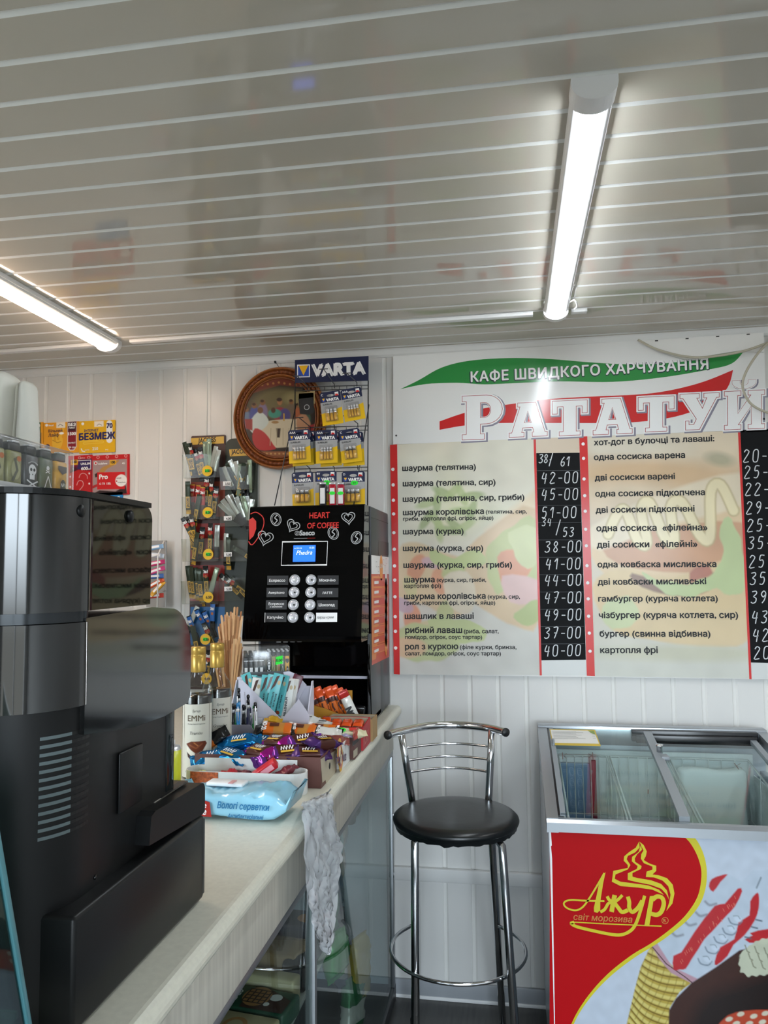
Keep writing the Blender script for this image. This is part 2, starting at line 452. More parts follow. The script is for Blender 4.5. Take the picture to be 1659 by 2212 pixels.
mb = MB(); mb.box(-.46, RX, WY-.014, WY-.0005, 0, .012, m_white, .002); mb.box(-.455, RX, WY-.011, WY-.0005, .01, .062, m_base, .003); struct(mb.build('baseboard_back'))
# --- cable trunking on the ceiling
def trunk(x0, x1, y0, y1, label):
    mb = MB(); dx, dy = x1-x0, y1-y0; M = frame((x0, y0, CH-.0005), (dx, dy, 0), (-dy, dx, 0)); L = math.hypot(dx, dy)
    mb.box(0, L, -.0125, .0125, -.012, 0, m_white, .0015, M); mb.box(0, L, -.0128, .0128, -.004, -.0035, m_trim, 0, M)
    return tag(mb.build('cable_trunking'), label, 'cable trunking', None)
trunk(-1.325, .085, 2.5, 2.475, 'white cable trunking running across the ceiling between the two lamps')
trunk(-2.03, -1.47, 2.53, 2.51, 'short white cable trunking at the far left end of the ceiling')
trunk(.205, .255, 2.475, 2.475, 'tiny white trunking stub right of the bright lamp')
# --- lamps
def lamp(cx, y0, y1, w, label, col, power):
    t = thing('ceiling_light', label, 'ceiling lamp', (cx, (y0+y1)/2, CH), 'slim LED ceiling lamps')
    arc = lambda r, hh, n=14: [(r*math.cos(PI+PI*k/n), hh*math.sin(PI+PI*k/n)) for k in range(n+1)]
    M = frame((cx, 0, CH-.0005), (1, 0, 0), (0, 0, 1))       # uv = x,z ; w = -y
    h = mb = MB(); mb.prism([(w/2, 0)]+[(w/2, -.012)]+[(-x, z-.012) for x, z in arc(w/2-.003, .012)]+[(-w/2, 0)], -y1, -y0, m_white, M)
    mb.build('housing', t)
    for a, b in ((y0-.012, y0+.035), (y1-.014, y1+.012)):
        mb = MB(); mb.prism([(w/2+.002, 0), (w/2+.002, -.012)]+[(-x, z-.012) for x, z in arc(w/2+.002, .028, 20)]+[(-w/2-.002, 0)], -b, -a, m_white, M); mb.build('end_cap', t)
    md = mat('diffuser_'+col, col, .5, emit=power)
    mb = MB(); mb.prism([(-x, z-.0135) for x, z in arc(w/2-.011, .024, 20)], -(y1-.014), -(y0+.035), md, M, smooth=True); mb.build('diffuser', t)
    return t
lamp(.156, 1.29, 2.455, .074, 'bright white tube lamp on the ceiling above the menu sign', 'f1f9ff', 16)
lamp(-1.41, 1.35, 2.5, .085, 'white tube lamp at the left edge of the ceiling', 'ffe2ca', 12)
lamp(1.5, .9, 2.05, .074, 'added unseen tube lamp on the ceiling at the right, brightening the sign', 'fbfcff', 15)  # unseen lamp, added to brighten the right end of the sign
mb = MB(); mb.tube(smooth_path([at(1228, 655, Z=CH-.005), at(1240, 648, Z=CH-.02), at(1247, 660, Z=CH-.03), at(1240, 668, Z=CH-.012)], 6), .0022, m_white, 6)
tag(mb.build('lamp_cable'), 'thin white wire loop at the far end of the bright lamp', 'cable')
# --- plain white panel and loose cable at the top right
pl = PY(WY-.03)
mb = MB(); q = [at(*p, pl=pl) for p in ((1381, 737), (1650, 718), (1651, 760), (1600, 757), (1480, 776), (1420, 757))]
mb.prism([(p.x, p.z) for p in q], -(WY-.017), -(WY-.03), m_paper, Matrix(((1, 0, 0, 0), (0, 0, -1, 0), (0, 1, 0, 0), (0, 0, 0, 1))))
for x in (1418, 1484, 1550, 1616): p = at(x, 737-(x-1381)*.0706+2, pl=pl); mb.box(p.x-.005, p.x+.005, p.y-.003, p.y+.01, p.z-.0015, p.z+.0015, m_dark)
tag(mb.build('cable_cover'), 'plain white cover strip above the right end of the cafe sign', 'cover')
m_cable = mat('beige_cable', 'b9b3a0', .5)
mb = MB(); mb.tube(smooth_path([at(*p, Y=WY-.045) for p in ((1378, 734), (1420, 755), (1480, 770), (1530, 771), (1600, 760), (1655, 742), (1700, 725))], 6), .0042, m_cable)
mb.tube(smooth_path([at(*p, Y=WY-.052) for p in ((1700, 725), (1658, 742), (1622, 785), (1604, 830), (1620, 870), (1660, 892), (1720, 905))], 6), .0042, m_cable)
tag(mb.build('loose_cable'), 'beige loose cable looping over the top right corner of the sign', 'cable')
# ================================================================== cafe sign
SY = WY-.013; S = PY(SY)
m_sign = mat('sign_white', 'ebebe9', .14, spec=.35)
m_swg = mat('sign_green', '2f8f45', .14); m_swr = mat('sign_red', 'cf2a2c', .14)
m_ltr = mat('letter_white', 'f4f4f4', .14); m_shd = mat('letter_grey', '8d8a9a', .2); m_out = mat('letter_outline', 'a83236', .2); m_dkg = mat('letter_dark', '22303a', .2)
sign = thing('cafe_sign', 'white cafe name sign with green and red waves along the top of the wall', 'sign', (.22, SY, 1.97))
mb = MB(); q = [at(*p, pl=S) for p in ((849, 769.5), (1650, 718), (1656, 927), (849, 960))]
XZ = Matrix(((1, 0, 0, 0), (0, 0, -1, 0), (0, 1, 0, 0), (0, 0, 0, 1)))
mb.prism([(p.x, p.z) for p in q][::-1], -(SY+.009), -SY, m_sign, XZ); mb.build('panel', sign)
C = lambda *pts, k=2.0256, o=(840, 740): [(o[0]+x/k, o[1]+y/k) for x, y in pts]
mb = MB()
mb.pflat(smooth_path(C((50, 204), (130, 165), (230, 110), (350, 80), (520, 68), (700, 72), (900, 88), (1100, 96), (1300, 82), (1450, 60), (1552, 40)), 5)+smooth_path(C((1552, 40), (1500, 92), (1400, 118), (1200, 152), (980, 172), (750, 170), (580, 176), (420, 183), (300, 176), (160, 182), (50, 204)), 5)[1:-1], S, m_swg, .0005); mb.build('green_wave', sign)
mb = MB()
mb.pflat(smooth_path(C((222, 345), (330, 308), (450, 282), (700, 248), (900, 236), (1150, 222), (1350, 180), (1506, 120)), 5)+smooth_path(C((1506, 120), (1480, 200), (1400, 270), (1250, 325), (1050, 350), (800, 352), (500, 352), (340, 362), (222, 382)), 5), S, m_swr, .0007); mb.build('red_wave', sign)
mb = MB()
mb.ptext('КАФЕ ШВИДКОГО ХАРЧУВАННЯ', (1016.5, 826.5), (1530.7, 798.5), S, m_dkg, .06, 1.06, .0009, spacing=1.06)
mb.ptext('КАФЕ ШВИДКОГО ХАРЧУВАННЯ', (1017.7, 825), (1529.7, 797), S, m_ltr, .028, 1.06, .0013, spacing=1.08)
mb.build('slogan_lettering', sign)
arcp = lambda cx, cy, rx, ry, a0, a1, n=10: [(cx+rx*math.cos(a0+(a1-a0)*k/n), cy+ry*math.sin(a0+(a1-a0)*k/n)) for k in range(n+1)]
GL = {
 'P': ([(0, 0), (.56, 0), (.56, .13), (.46, .13), (.46, .34), (.6, .34)]+arcp(.6, .67, .4, .33, -PI/2, PI/2)[1:]+[(0, 1), (0, .86), (.1, .86), (.1, .13), (0, .13)], [[(.46, .5), (.56, .5)]+arcp(.56, .66, .14, .16, -PI/2, PI/2)[1:]+[(.46, .82)]]),
 'A': ([(0, 0), (.4, 0), (.4, .14), (.34, .14), (.37, .26), (.61, .26), (.64, .14), (.6, .14), (.6, 0), (1, 0), (1, .14), (.94, .14), (.7, 1), (.22, 1), (.22, .87), (.28, .87), (.07, .14), (0, .14)], [[(.41, .42), (.57, .42), (.49, .74)]]),
 'T': ([(.2, 0), (.8, 0), (.8, .13), (.69, .13), (.69, .82), (.84, .82), (.84, .62), (1, .62), (1, 1), (0, 1), (0, .62), (.16, .62), (.16, .82), (.31, .82), (.31, .13), (.2, .13)], []),
 'U': ([(.14, 0), (.5, 0), (.93, .86), (1, .86), (1, 1), (.6, 1), (.6, .86), (.67, .86), (.57, .6), (.44, .86), (.5, .86), (.5, 1), (0, 1), (0, .86), (.08, .86), (.41, .3), (.35, .16), (.24, .16), (.24, .26), (.14, .26)], []),
 'I': ([(0, 0), (.42, 0), (.42, .13), (.36, .13), (.66, .58), (.66, .13), (.58, .13), (.58, 0), (1, 0), (1, .13), (.92, .13), (.92, .87), (1, .87), (1, 1), (.58, 1), (.58, .87), (.64, .87), (.34, .42), (.34, .87), (.42, .87), (.42, 1), (0, 1), (0, .87), (.08, .87), (.08, .13), (0, .13)], []),
 'b': ([(0, 1), (0, .75)]+arcp(.5, .75, .5, .75, PI, 2*PI, 12)[1:]+[(1, 1), (.66, 1), (.66, .72)]+arcp(.5, .72, .16, .3, 0, -PI, 6)[1:]+[(.34, 1)], [])}
lm = MB(); PF = pframe(S); PFi = PF.inverted()
for g, x0, x1, yt, yb in (('P', 320, 498, 230, 424), ('A', 525, 694, 262, 413), ('T', 713, 869, 253, 408), ('A', 892, 1066, 245, 402), ('T', 1089, 1249, 236, 391), ('U', 1272, 1446, 222, 382), ('I', 1466, 1645, 210, 380), ('b', 1500, 1607, 164, 203)):
    out, holes = GL[g]
    def mp(l):
        r = []
        for x, y in l:
            px = x0+(x1-x0)*x; py = yb+(yt-yb)*y-(px-(x0+x1)/2)*.045
            r.append(tuple((PFi @ at(840+px/2.0256, 740+py/2.0256, pl=S)).to_2d()))
        return r
    o2, h2 = mp(out), [mp(h) for h in holes]; k = .5 if g == 'b' else 1
    lm.flat([(x+.004, y-.003) for x, y in inset(o2, -.007*k)], m_shd, PF, .001, [[(x+.004, y-.003) for x, y in inset(h, .005)] for h in h2])
    lm.flat(inset(o2, -.0048*k), m_ltr, PF, .0015, [inset(h, .002) for h in h2])
    lm.flat(o2, m_out, PF, .0019, h2)
    lm.flat(inset(o2, .0018*k), m_ltr, PF, .0023, [inset(h, -.0018) for h in h2])
lm.build('name_lettering', sign)
for p in ((856, 941), (1650, 905)):
    mb = MB(); a = at(*p, pl=S); mb.lathe([(.0035, 0), (.0035, .002), (.002, .003)], m_dark, 12, frame(a, (1, 0, 0), (0, 0, 1))); mb.build('screw', sign)
# ================================================================== menu board
board = thing('menu_board', 'menu board with dishes, chalk prices and red dotted strips under the cafe sign', 'menu board', (.22, SY, 1.12))
mb = MB(); q = [at(*p, pl=S) for p in ((843, 961), (1650, 929), (1720, 926), (1746, 1469), (1620, 1467), (864, 1457), (851, 1456))]
mb.prism([(p.x, p.z) for p in q][::-1], -(SY+.008), -SY, m_sign, XZ); mb.build('panel', board)
pm = print_mat('menu_print', .16)
L = lambda a, b, t: (a[0]+(b[0]-a[0])*t, a[1]+(b[1]-a[1])*t)
def quadmap(tl, tr, br, bl, lift):
    """unit square (0..1, y down) -> traced quad on the sign"""
    P = [at(*p, pl=S)+V((0, -lift, 0)) for p in (tl, tr, br, bl)]
    return lambda x, y: (P[0]*(1-x)+P[1]*x)*(1-y)+(P[3]*(1-x)+P[2]*x)*y
# left picture: wraps. coordinates = photo pixels relative to (858,960)..(1156,1457)
W_, H_ = 298, 497
p = Pic(0, 0, W_, H_, 1.9, 'd9d4c2'); p.grad((0, 0), (120, 480), 'dfd6bf', 'c9c9c4')
p.ell(150, 120, 190, 70, 'd3d8a6', 90, al=.7); p.ell(240, 60, 120, 90, 'dfdccb', 60); p.ell(40, 100, 60, 90, 'e0ddcc', 50)
p.poly([(190, 190), (300, 110), (300, 250), (215, 270)], 'e2cfae', 14)
p.poly([(140, 250), (200, 190), (300, 150), (300, 385), (250, 395), (200, 370), (150, 330)], 'd6b98f', 6, smooth=3)
p.poly([(195, 230), (240, 190), (300, 170), (300, 330), (250, 310), (215, 330), (195, 290)], 'b8c27c', 5, smooth=3, wob=2, ws=9)
p.poly([(215, 250), (250, 235), (290, 260), (270, 300), (230, 320)], 'd98a5e', 4, smooth=3)
p.poly([(240, 200), (300, 190), (300, 260), (265, 270)], 'c7cf92', 4, smooth=3, wob=2, ws=9); p.poly([(225, 290), (300, 300), (300, 345), (240, 345)], 'dab2b0', 5, smooth=3)
p.poly([(250, 370), (300, 340), (300, 385), (262, 392)], 'a9ba6d', 4, smooth=3, wob=2, ws=9)
for k in range(14):
    a = k*.9; p.ell(95+46*math.cos(a)+k*3, 150+42*math.sin(a), 26, 9, '8fa85c' if k % 2 else 'a8bd74', 5, a*.8, .8)
p.poly([(0, 230), (40, 215), (90, 235), (150, 260), (165, 330), (120, 380), (60, 350), (0, 330)], 'd5bc92', 6, smooth=3)
for x, y, r, c in ((40, 270, 26, 'd48256'), (90, 300, 24, 'd88c62'), (25, 310, 20, 'c9c58a'), (70, 260, 16, 'c79fb0'), (120, 280, 22, 'b3c077'), (30, 380, 28, 'd9875a'), (70, 400, 22, 'cdc08e'), (10, 350, 20, 'b79ab0'), (100, 370, 26, 'b4bf7c')): p.ell(x, y, r*1.2, r*.7, c, 4, x*.05, .9)
p.poly([(70, 230), (120, 250), (170, 230), (190, 262), (120, 275), (80, 262)], 'b7c67e', 3, smooth=3, wob=2, ws=9)
p.poly([(100, 290), (150, 280), (168, 330), (150, 370), (110, 350)], 'd9cdb4', 5, smooth=3); p.poly([(0, 400), (60, 390), (130, 420), (120, 455), (60, 470), (0, 455)], 'b5c184', 5, smooth=3, wob=2.5, ws=10)
p.poly([(60, 380), (130, 380), (190, 400), (170, 430), (100, 420)], 'b9c886', 3, smooth=3, wob=2.5, ws=10)
p.ell(20, 440, 40, 22, 'd3b087', 6); p.mottle(.05, 18, 3); p.c = p.c*.8+.2*np.array(lin('e8e6de')[:3])
qm = quadmap((858, 960), (1152.5, 947), (1165.8, 1459), (863, 1457), .0006)
p.build('wrap_picture', lambda x, y: qm(x/W_, y/H_), pm, board)
# right picture: hot dog
W2, H2 = 332, 520
p = Pic(0, 0, W2, H2, 1.9, 'd6c8b0'); p.grad((0, 0), (0, 500), 'd8b98c', 'c9cbc2')
p.ell(250, 20, 140, 60, 'e0cdae', 50); p.ell(80, 20, 130, 50, 'dfd7c4', 50, al=.9); p.ell(170, 95, 210, 38, 'd3a873', 30, .1, .8); p.ell(290, 60, 30, 14, '8e8f6a', 12, .2, .7); p.ell(80, 140, 120, 40, 'd9c3a2', 30)
p.poly([(0, 260), (40, 210), (150, 180), (330, 160), (332, 300), (200, 330), (60, 320)], 'dcbf92', 6, smooth=3)
p.poly([(30, 230), (150, 205), (330, 195), (330, 270), (210, 300), (60, 280)], 'c98f63', 5, smooth=3)
p.poly([(0, 200), (160, 130), (332, 90), (332, 160), (160, 200), (20, 250)], 'e2d2b4', 8, smooth=3)
z = [(40, 215), (60, 175), (80, 165), (105, 230), (125, 235), (115, 165), (135, 150), (165, 225), (185, 230), (180, 160), (205, 150), (240, 220), (262, 225), (268, 130), (290, 115), (315, 170)]
p.stroke(z, 26, 'b9a468', 4, smooth=5); p.stroke(z, 20, 'eadcae', 4, smooth=5)
p.poly([(0, 330), (60, 290), (180, 310), (300, 270), (332, 300), (332, 440), (240, 450), (120, 440), (40, 420)], 'd8bd8a', 6, smooth=3)
p.poly([(90, 300), (200, 330), (260, 300), (270, 315), (200, 350), (110, 330)], '7a4a2c', 5, smooth=3); p.poly([(215, 300), (258, 285), (262, 330), (228, 345)], 'b15a3e', 5, smooth=3)
p.poly([(285, 200), (310, 190), (332, 260), (332, 330), (300, 350), (270, 330), (240, 345), (180, 350), (130, 320), (110, 300), (170, 320), (230, 320), (285, 280)], 'b6c98a', 4, smooth=3, wob=2.5, ws=10)
p.poly([(70, 350), (180, 380), (300, 380), (332, 400), (320, 450), (180, 450), (90, 420)], 'd9c091', 8, smooth=3); p.poly([(20, 370), (80, 350), (100, 400), (40, 420)], 'c3cf9b', 6, smooth=3, wob=2, ws=9)
p.ell(200, 470, 200, 16, 'bdbd9c', 14, al=.6); p.mottle(.04, 20, 5); p.c = p.c*.8+.2*np.array(lin('e8e6de')[:3])
qm2 = quadmap((1268.5, 943), (1593.8, 930), (1618.5, 1466), (1285, 1461), .0006)
p.build('hot_dog_picture', lambda x, y: qm2(x/W2, y/H2), pm, board)
mb = MB()
m_strip = mat('strip_red', 'd22b2b', .2)
for q in (((842.5, 961), (858, 960), (863.8, 1457), (851, 1456)), ((1152.5, 947.5), (1157.5, 947), (1170.5, 1459), (1165.8, 1459)), ((1251, 943.5), (1268.5, 942.5), (1285, 1460.5), (1267.5, 1459.5)), ((1593.8, 930), (1599, 929.8), (1623.5, 1467.5), (1618.5, 1467))): mb = MB(); mb.pflat(q, S, m_strip, .0009); mb.build('red_strip', board)
mb = MB()
for x, y in ((18, 555), (19, 623), (20, 690), (21, 750), (22, 832), (850, 444), (852, 507), (854, 597), (857, 670), (859, 738), (861, 817)): mb.pdisc((840+x/2.0256, 740+y/2.0256), 3.6, S, m_inkw, .0013, n=14)
for x, y in ((24, 175), (25, 248), (26, 310), (27, 383), (28, 470), (29, 534), (30, 607), (864, 160), (867, 247), (870, 322), (872, 392), (874, 468), (877, 542), (880, 621)): mb.pdisc((840+x/2.0256, 1100+y/2.0256), 3.6, S, m_inkw, .0013, n=14)
mb.build('white_dots', board)
m_chalkb = mat('chalkboard', '111214', .6, spec=.15, noise=.2, nscale=12)
m_scr = mat('strip_white', 'd4d6d4', .3)
mb = MB()
mb.pflat(((1157.5, 947), (1251, 943.5), (1252, 980), (1158.5, 980)), S, mat('strip_peach', 'd9c9b4', .2), .0006); mb.build('price_strip', board); mb = MB()
mb.pflat(((1169.5, 1426), (1265, 1424.5), (1267.5, 1459.5), (1170.5, 1459)), S, m_scr, .0006); mb.build('price_strip', board); mb = MB()
mb.pflat(((1622, 1431), (1744, 1434), (1746, 1468), (1623.5, 1467.5)), S, m_scr, .0006)
mb.build('price_strip', board)
mb = MB(); mb.pflat(((1158.5, 979), (1251.8, 978), (1265.5, 1425), (1169.5, 1426.5)), S, m_chalkb, .001)
m_gap = mat('board_joint', '5a5d62', .4)
for i in range(11):
    y = 1016.5+i*37.4; xl = 1158.7+(y-979)*.0245; mb.pline([(xl, y+.5), (xl+93.5, y)], S, .0009, m_gap, .0013)
mb.build('price_slate', board)
mb = MB(); mb.pflat(((1599, 929), (1720, 924), (1744, 1434), (1622, 1431)), S, m_chalkb, .001); mb.build('price_slate', board)
# printed dish names
mb = MB()
T1 = [('шаурма (телятина)', 869.6, 1017.4, 1027.6, 1014), ('шаурма (телятина, сир)', 870.6, 1050.5, 1070, 1047), ('шаурма (телятина, сир, гриби)', 870.6, 1084, 1132.3, 1079.7), ('шаурма королівська', 871, 1113, 1045, 1110), ('шаурма (курка)', 871, 1154.3, 1001, 1153.3), ('шаурма (курка, сир)', 871, 1190.3, 1043.4, 1189.8), ('шаурма (курка, сир, гриби)', 872, 1226.4, 1105.6, 1225.9), ('шаурма', 874, 1258, 938.7, 1257.5), ('шаурма королівська', 873.6, 1294, 1048.8, 1293), ('шашлик в лаваші', 875, 1337, 1023.2, 1336.5), ('рибний лаваш', 876, 1367, 998, 1367), ('рол з куркою', 875.5, 1402.6, 989.6, 1402),
 ('хот-дог в булочці та лаваші:', 1283.3, 962, 1542.5, 953), ('одна сосиска варена', 1283.3, 993.8, 1479.3, 988.8), ('дві сосиски варені', 1285.3, 1038, 1457.6, 1034.7), ('одна сосиска підкопчена', 1286.3, 1072.7, 1522.3, 1069.3), ('дві сосиски підкопчені', 1287.3, 1107.8, 1500, 1104.8), ('одна сосиска  «філейна»', 1288.8, 1147.4, 1527.7, 1145.4), ('дві сосиски  «філейні»', 1289.7, 1183, 1506, 1181), ('одна ковбаска мисливська', 1291.2, 1225.4, 1547, 1224.4), ('дві ковбаски мисливські', 1291.7, 1263, 1525.2, 1261.4), ('гамбургер (куряча котлета)', 1292.7, 1299.4, 1550, 1298.5), ('чізбургер (куряча котлета, сир)', 1294.2, 1335, 1593.9, 1334.5), ('бургер (свинна відбивна)', 1295.7, 1375, 1534.1, 1375), ('картопля фрі', 1297, 1410.5, 1420.6, 1410.5)]
T2 = [('(телятина, сир,', 1049.8, 1109.8, 1137.7, 1108.8), ('гриби, картопля фрі, огірок, яйце)', 871, 1125, 1065.6, 1122.6), ('(курка, сир, гриби,', 943.7, 1257, 1049.8, 1256.5), ('картопля фрі)', 874, 1269.8, 952.6, 1269.3), ('(курка, сир,', 1053.8, 1293, 1122.9, 1293), ('гриби, картопля фрі, огірок, яйце)', 873.6, 1306.4, 1069.6, 1305.9), ('(риба, салат,', 1002.4, 1367.6, 1077, 1367.6), ('помідор, огірок, соус тартар)', 875.5, 1380, 1041.4, 1380), ('(філе курки, бринза,', 994, 1402, 1115.5, 1402), ('салат, помідор, огірок, соус тартар)', 875.5, 1415.5, 1082, 1415.5)]
for t, a, b, c, d in T1: mb.ptext(t, (a, b), (c, d), S, m_ink, .032, .95, .0014)
for t, a, b, c, d in T2: mb.ptext(t, (a, b), (c, d), S, m_ink, .026, .95, .0014)
mb.build('dish_lettering', board)
# chalk figures drawn as strokes
DG = {'0': [[(.1, .2), (.1, .8), (.3, 1), (.6, 1), (.75, .8), (.75, .2), (.6, 0), (.25, 0), (.1, .2)]], '1': [[(.1, .7), (.45, 1), (.45, 0)]], '2': [[(.1, .8), (.3, 1), (.6, .95), (.7, .75), (.1, 0), (.8, .02)]], '3': [[(.1, .95), (.6, 1), (.7, .8), (.35, .55), (.7, .4), (.65, .1), (.3, 0), (.05, .1)]], '4': [[(.3, 1), (.1, .45), (.75, .45)], [(.65, .9), (.55, -.05)]], '5': [[(.75, 1), (.25, 1), (.18, .6), (.55, .62), (.7, .35), (.5, .03), (.1, .05)]], '6': [[(.6, 1), (.2, .6), (.12, .2), (.35, 0), (.65, .15), (.6, .45), (.2, .4)]], '7': [[(.1, 1), (.75, 1), (.35, 0)], [(.25, .5), (.7, .5)]], '8': [[(.4, .52), (.15, .75), (.4, 1), (.65, .75), (.15, .22), (.4, 0), (.7, .22), (.4, .52)]], '9': [[(.7, .75), (.4, .5), (.12, .75), (.4, 1), (.7, .8), (.6, .3), (.3, 0)]], '-': [[(.1, .45), (.65, .45)]], '/': [[(.1, -.2), (.5, 1.1)]], '.': [[(.2, .3), (.3, .4)]]}
m_chalk = mat('chalk', 'd9dcdf', .9)
mb = MB()
def chalk(s, p0, hpx, adv, slant=.14, w=.0032):
    x = p0[0]
    for ch in s:
        k = hpx if ch not in '' else hpx
        for st in DG.get(ch, []):
            pts = smooth_path([(x+(a+b*slant)*k*.62, p0[1]-b*k-(x-p0[0])*.02) for a, b in st], 3)
            mb.pline(pts, S, w, m_chalk, .0016)
        x += adv*(.8 if ch in '-/1.' else 1)
for s, x, y in (('42-00', 1169, 1044), ('45-00', 1169, 1080), ('51-00', 1169, 1119), ('38-00', 1176, 1193), ('41-00', 1178, 1230), ('44-00', 1176, 1265), ('47-00', 1176, 1303), ('49-00', 1176, 1340), ('37-00', 1175, 1379), ('40-00', 1175, 1417)): chalk(s, (x, y), 23, 17.5)
chalk('38.', (1163, 1000), 18, 11); chalk('/', (1185, 1003), 22, 10); chalk('61', (1210, 1007), 20, 12)
chalk('34', (1170, 1136), 16, 12, w=.0028); chalk('/', (1200, 1151), 26, 10); chalk('53', (1215, 1159), 19, 14)
mb.build('chalk_prices', board); mb = MB()
for i, (s, y) in enumerate((('20-00', 998), ('25-00', 1033), ('22-00', 1070), ('29-00', 1110), ('25-00', 1148), ('35-00', 1186), ('25-00', 1226), ('35-00', 1263), ('39-00', 1303), ('43-00', 1346), ('42-00', 1385), ('20', 1423))): chalk(s, (1604+i*2.1, y), 26, 20)
mb.build('chalk_prices', board)
# ================================================================== round framed picture
IY = WY-.03; PI_ = PY(IY)
ico = thing('round_picture', 'large round picture in a carved wooden frame hanging behind the battery rack', 'picture', at(600, 1010, Y=WY-.01))
m_wood = mat('carved_wood', '7c4424', .4, noise=.3, nscale=60, bump=.6); m_wood2 = mat('bright_wood', 'a3622f', .35, noise=.2, nscale=40)
c0 = at(603.5, 902, Y=IY); RXI, RZI = (at(706, 902, Y=IY)-c0).x, (at(603.5, 791.5, Y=IY)-c0).z
def ring(r0, r1, d0, d1, m, mb, bumps=0, n=96):
    """one moulding of the frame between two ellipses, half round"""
    vs = []; fs = []; K = 6
    for i in range(n):
        a = 2*PI*i/n
        for k in range(K+1):
            t = k/K; r = r0+(r1-r0)*t; h = d0+(d1-d0)*math.sin(PI*t)*(1+(.35*math.sin(bumps*a) if bumps else 0))
            vs.append((c0.x+RXI*r*math.cos(a), IY+.012-h, c0.z+RZI*r*math.sin(a)))
    for i in range(n):
        for k in range(K): j = (i+1) % n; fs.append((i*(K+1)+k, j*(K+1)+k, j*(K+1)+k+1, i*(K+1)+k+1))
    mb.add(vs, fs, m, True)
mb = MB(); ring(.93, 1.0, .004, .022, m_wood2, mb); ring(.845, .94, .008, .018, m_wood, mb, 60, 360); ring(.80, .85, .01, .024, m_wood2, mb); ring(.75, .805, .008, .016, m_wood, mb); mb.build('frame', ico)
# a plain generic group scene in loose coloured shapes
x0, y0, x1, y1 = 519, 815, 688, 990
p = Pic(x0, y0, x1, y1, 1.0, '2b211c'); p.poly([(520, 815), (690, 815), (690, 840), (604, 832), (545, 850), (520, 870)], '6d2f22', 2); p.poly([(520, 985), (520, 975), (690, 975), (690, 990)], '8a5430', 2)
for k in range(14): p.ell(530+k*12, 826+abs(k-6)*1.8, 2.4, 2.4, 'a8743f', 1)
for k in range(16): p.ell(540+k*9, 980, 2, 2, 'b98a52', 1)
p.ell(608, 872, 66, 34, '6a6040', 14); p.ell(640, 860, 26, 14, '8a7f58', 10)
for x, y, r, body in ((531, 884, 8, '5d6f8a'), (549, 876, 8, '3e4a8c'), (567, 869, 8, '7a6a86'), (629, 868, 7, '6a5a48'), (645, 876, 7, 'a05a3a'), (660, 884, 7, '3c5a4a')):
    p.ell(x, y+22, 11, 20, body, 3); p.ell(x, y, r-2.2, r-1.8, '7d5535', 1.5); p.ell(x-1, y-3, 4, 3, '3a2418', 1.5)
p.ell(604, 895, 15, 16, '8d2f3c', 3); p.ell(615, 897, 12, 15, '4a4578', 3); p.ell(604, 868, 5.5, 7, '9c6c48', 1.5); p.ell(603, 863, 6, 4, '35231a', 1.5)
p.poly([(566, 912), (640, 905), (650, 920), (640, 960), (580, 965), (560, 935)], 'c9bda2', 2, smooth=3); p.ell(594, 912, 8, 3, 'a07a4c', 1); p.stroke([(613, 894), (613, 908)], 3, 'b98f3c', 1)
p.ell(593, 893, 14, 10, '3f8a78', 3); p.ell(590, 886, 5, 6, '4a3020', 2)
p.poly([(556, 890), (572, 896), (580, 912), (566, 928), (545, 935), (538, 915)], 'c4ccc6', 2, smooth=3); p.ell(562, 886, 6, 7, '6b452c', 1.5)
p.poly([(550, 925), (572, 935), (590, 960), (594, 970), (560, 972), (545, 950)], 'b02c2e', 2, smooth=3); p.poly([(528, 905), (545, 905), (545, 930), (530, 925)], '8f2a2a', 2)
p.poly([(640, 905), (660, 895), (672, 925), (660, 960), (645, 940)], 'b98a6a', 3, smooth=3); p.poly([(665, 920), (680, 915), (682, 940), (668, 950)], '9a2a2c', 2); p.poly([(596, 925), (606, 925), (604, 945), (598, 945)], '3a2e26', 2)
for k in range(5): p.stroke([(585+k*13, 925), (583+k*14, 962)], 1.4, 'a99c80', 1)
cc = (603.5, 902)
def icm(x, y):
    q = at(x, y, Y=IY); dx, dz = (q.x-c0.x)/(RXI*.765), (q.z-c0.z)/(RZI*.765); r = math.hypot(dx, dz)
    if r > 1: q = V((c0.x+dx/r*RXI*.765, IY, c0.z+dz/r*RZI*.765))
    return V((q.x, IY+.002, q.z))
p.build('painting', icm, print_mat('picture_print', .3), ico)
mb = MB(); a = at(596, 783, Y=WY); mb.lathe([(.004, 0), (.006, .006), (.004, .012), (.0015, .014)], m_dark, 12, frame(a, (1, 0, 0), (0, 0, 1))); mb.tube([a+V((0, -.006, 0)), at(603, 793, Y=WY-.012)], .001, m_dark, 5); mb.build('hanger', ico)
# ================================================================== battery rack
RY = 2.72; RP = PY(RY)
m_navy = mat('navy_card', '1b2347', .35); m_wire = mat('dark_wire', '4c4d50', .35, metal=.7); m_yel = mat('signal_yellow', 'f0b81e', .35); m_ylb = mat('battery_yellow', 'f2c318', .3)
m_blue = mat('logo_blue', '2a4fb0', .35); m_grey = mat('silver_card', 'a9aaac', .35)
rack = thing('battery_rack', 'tall wire battery rack with a navy header board, standing behind the coffee vending machine', 'display rack', (at(716, 1085, Y=RY).x, RY, at(716, 1095, Y=RY).z-.0))
def vlogo(mb, x, y, k, pl, h):
    """square with a downward wedge, k pixels wide"""
    mb.pflat(((x-k*.09, y-k*.09), (x+k*1.09, y-k*.09-.7), (x+k*1.09, y+k*1.05), (x-k*.09, y+k*1.09)), pl, m_inkw, h)
    mb.pflat(((x, y), (x+k, y-.6), (x+k, y+k-.6), (x, y+k)), pl, m_blue, h+.0004); mb.pflat(((x+k*.06, y), (x+k*.94, y-.6), (x+k*.5, y+k*.9)), pl, m_yel, h+.0008)
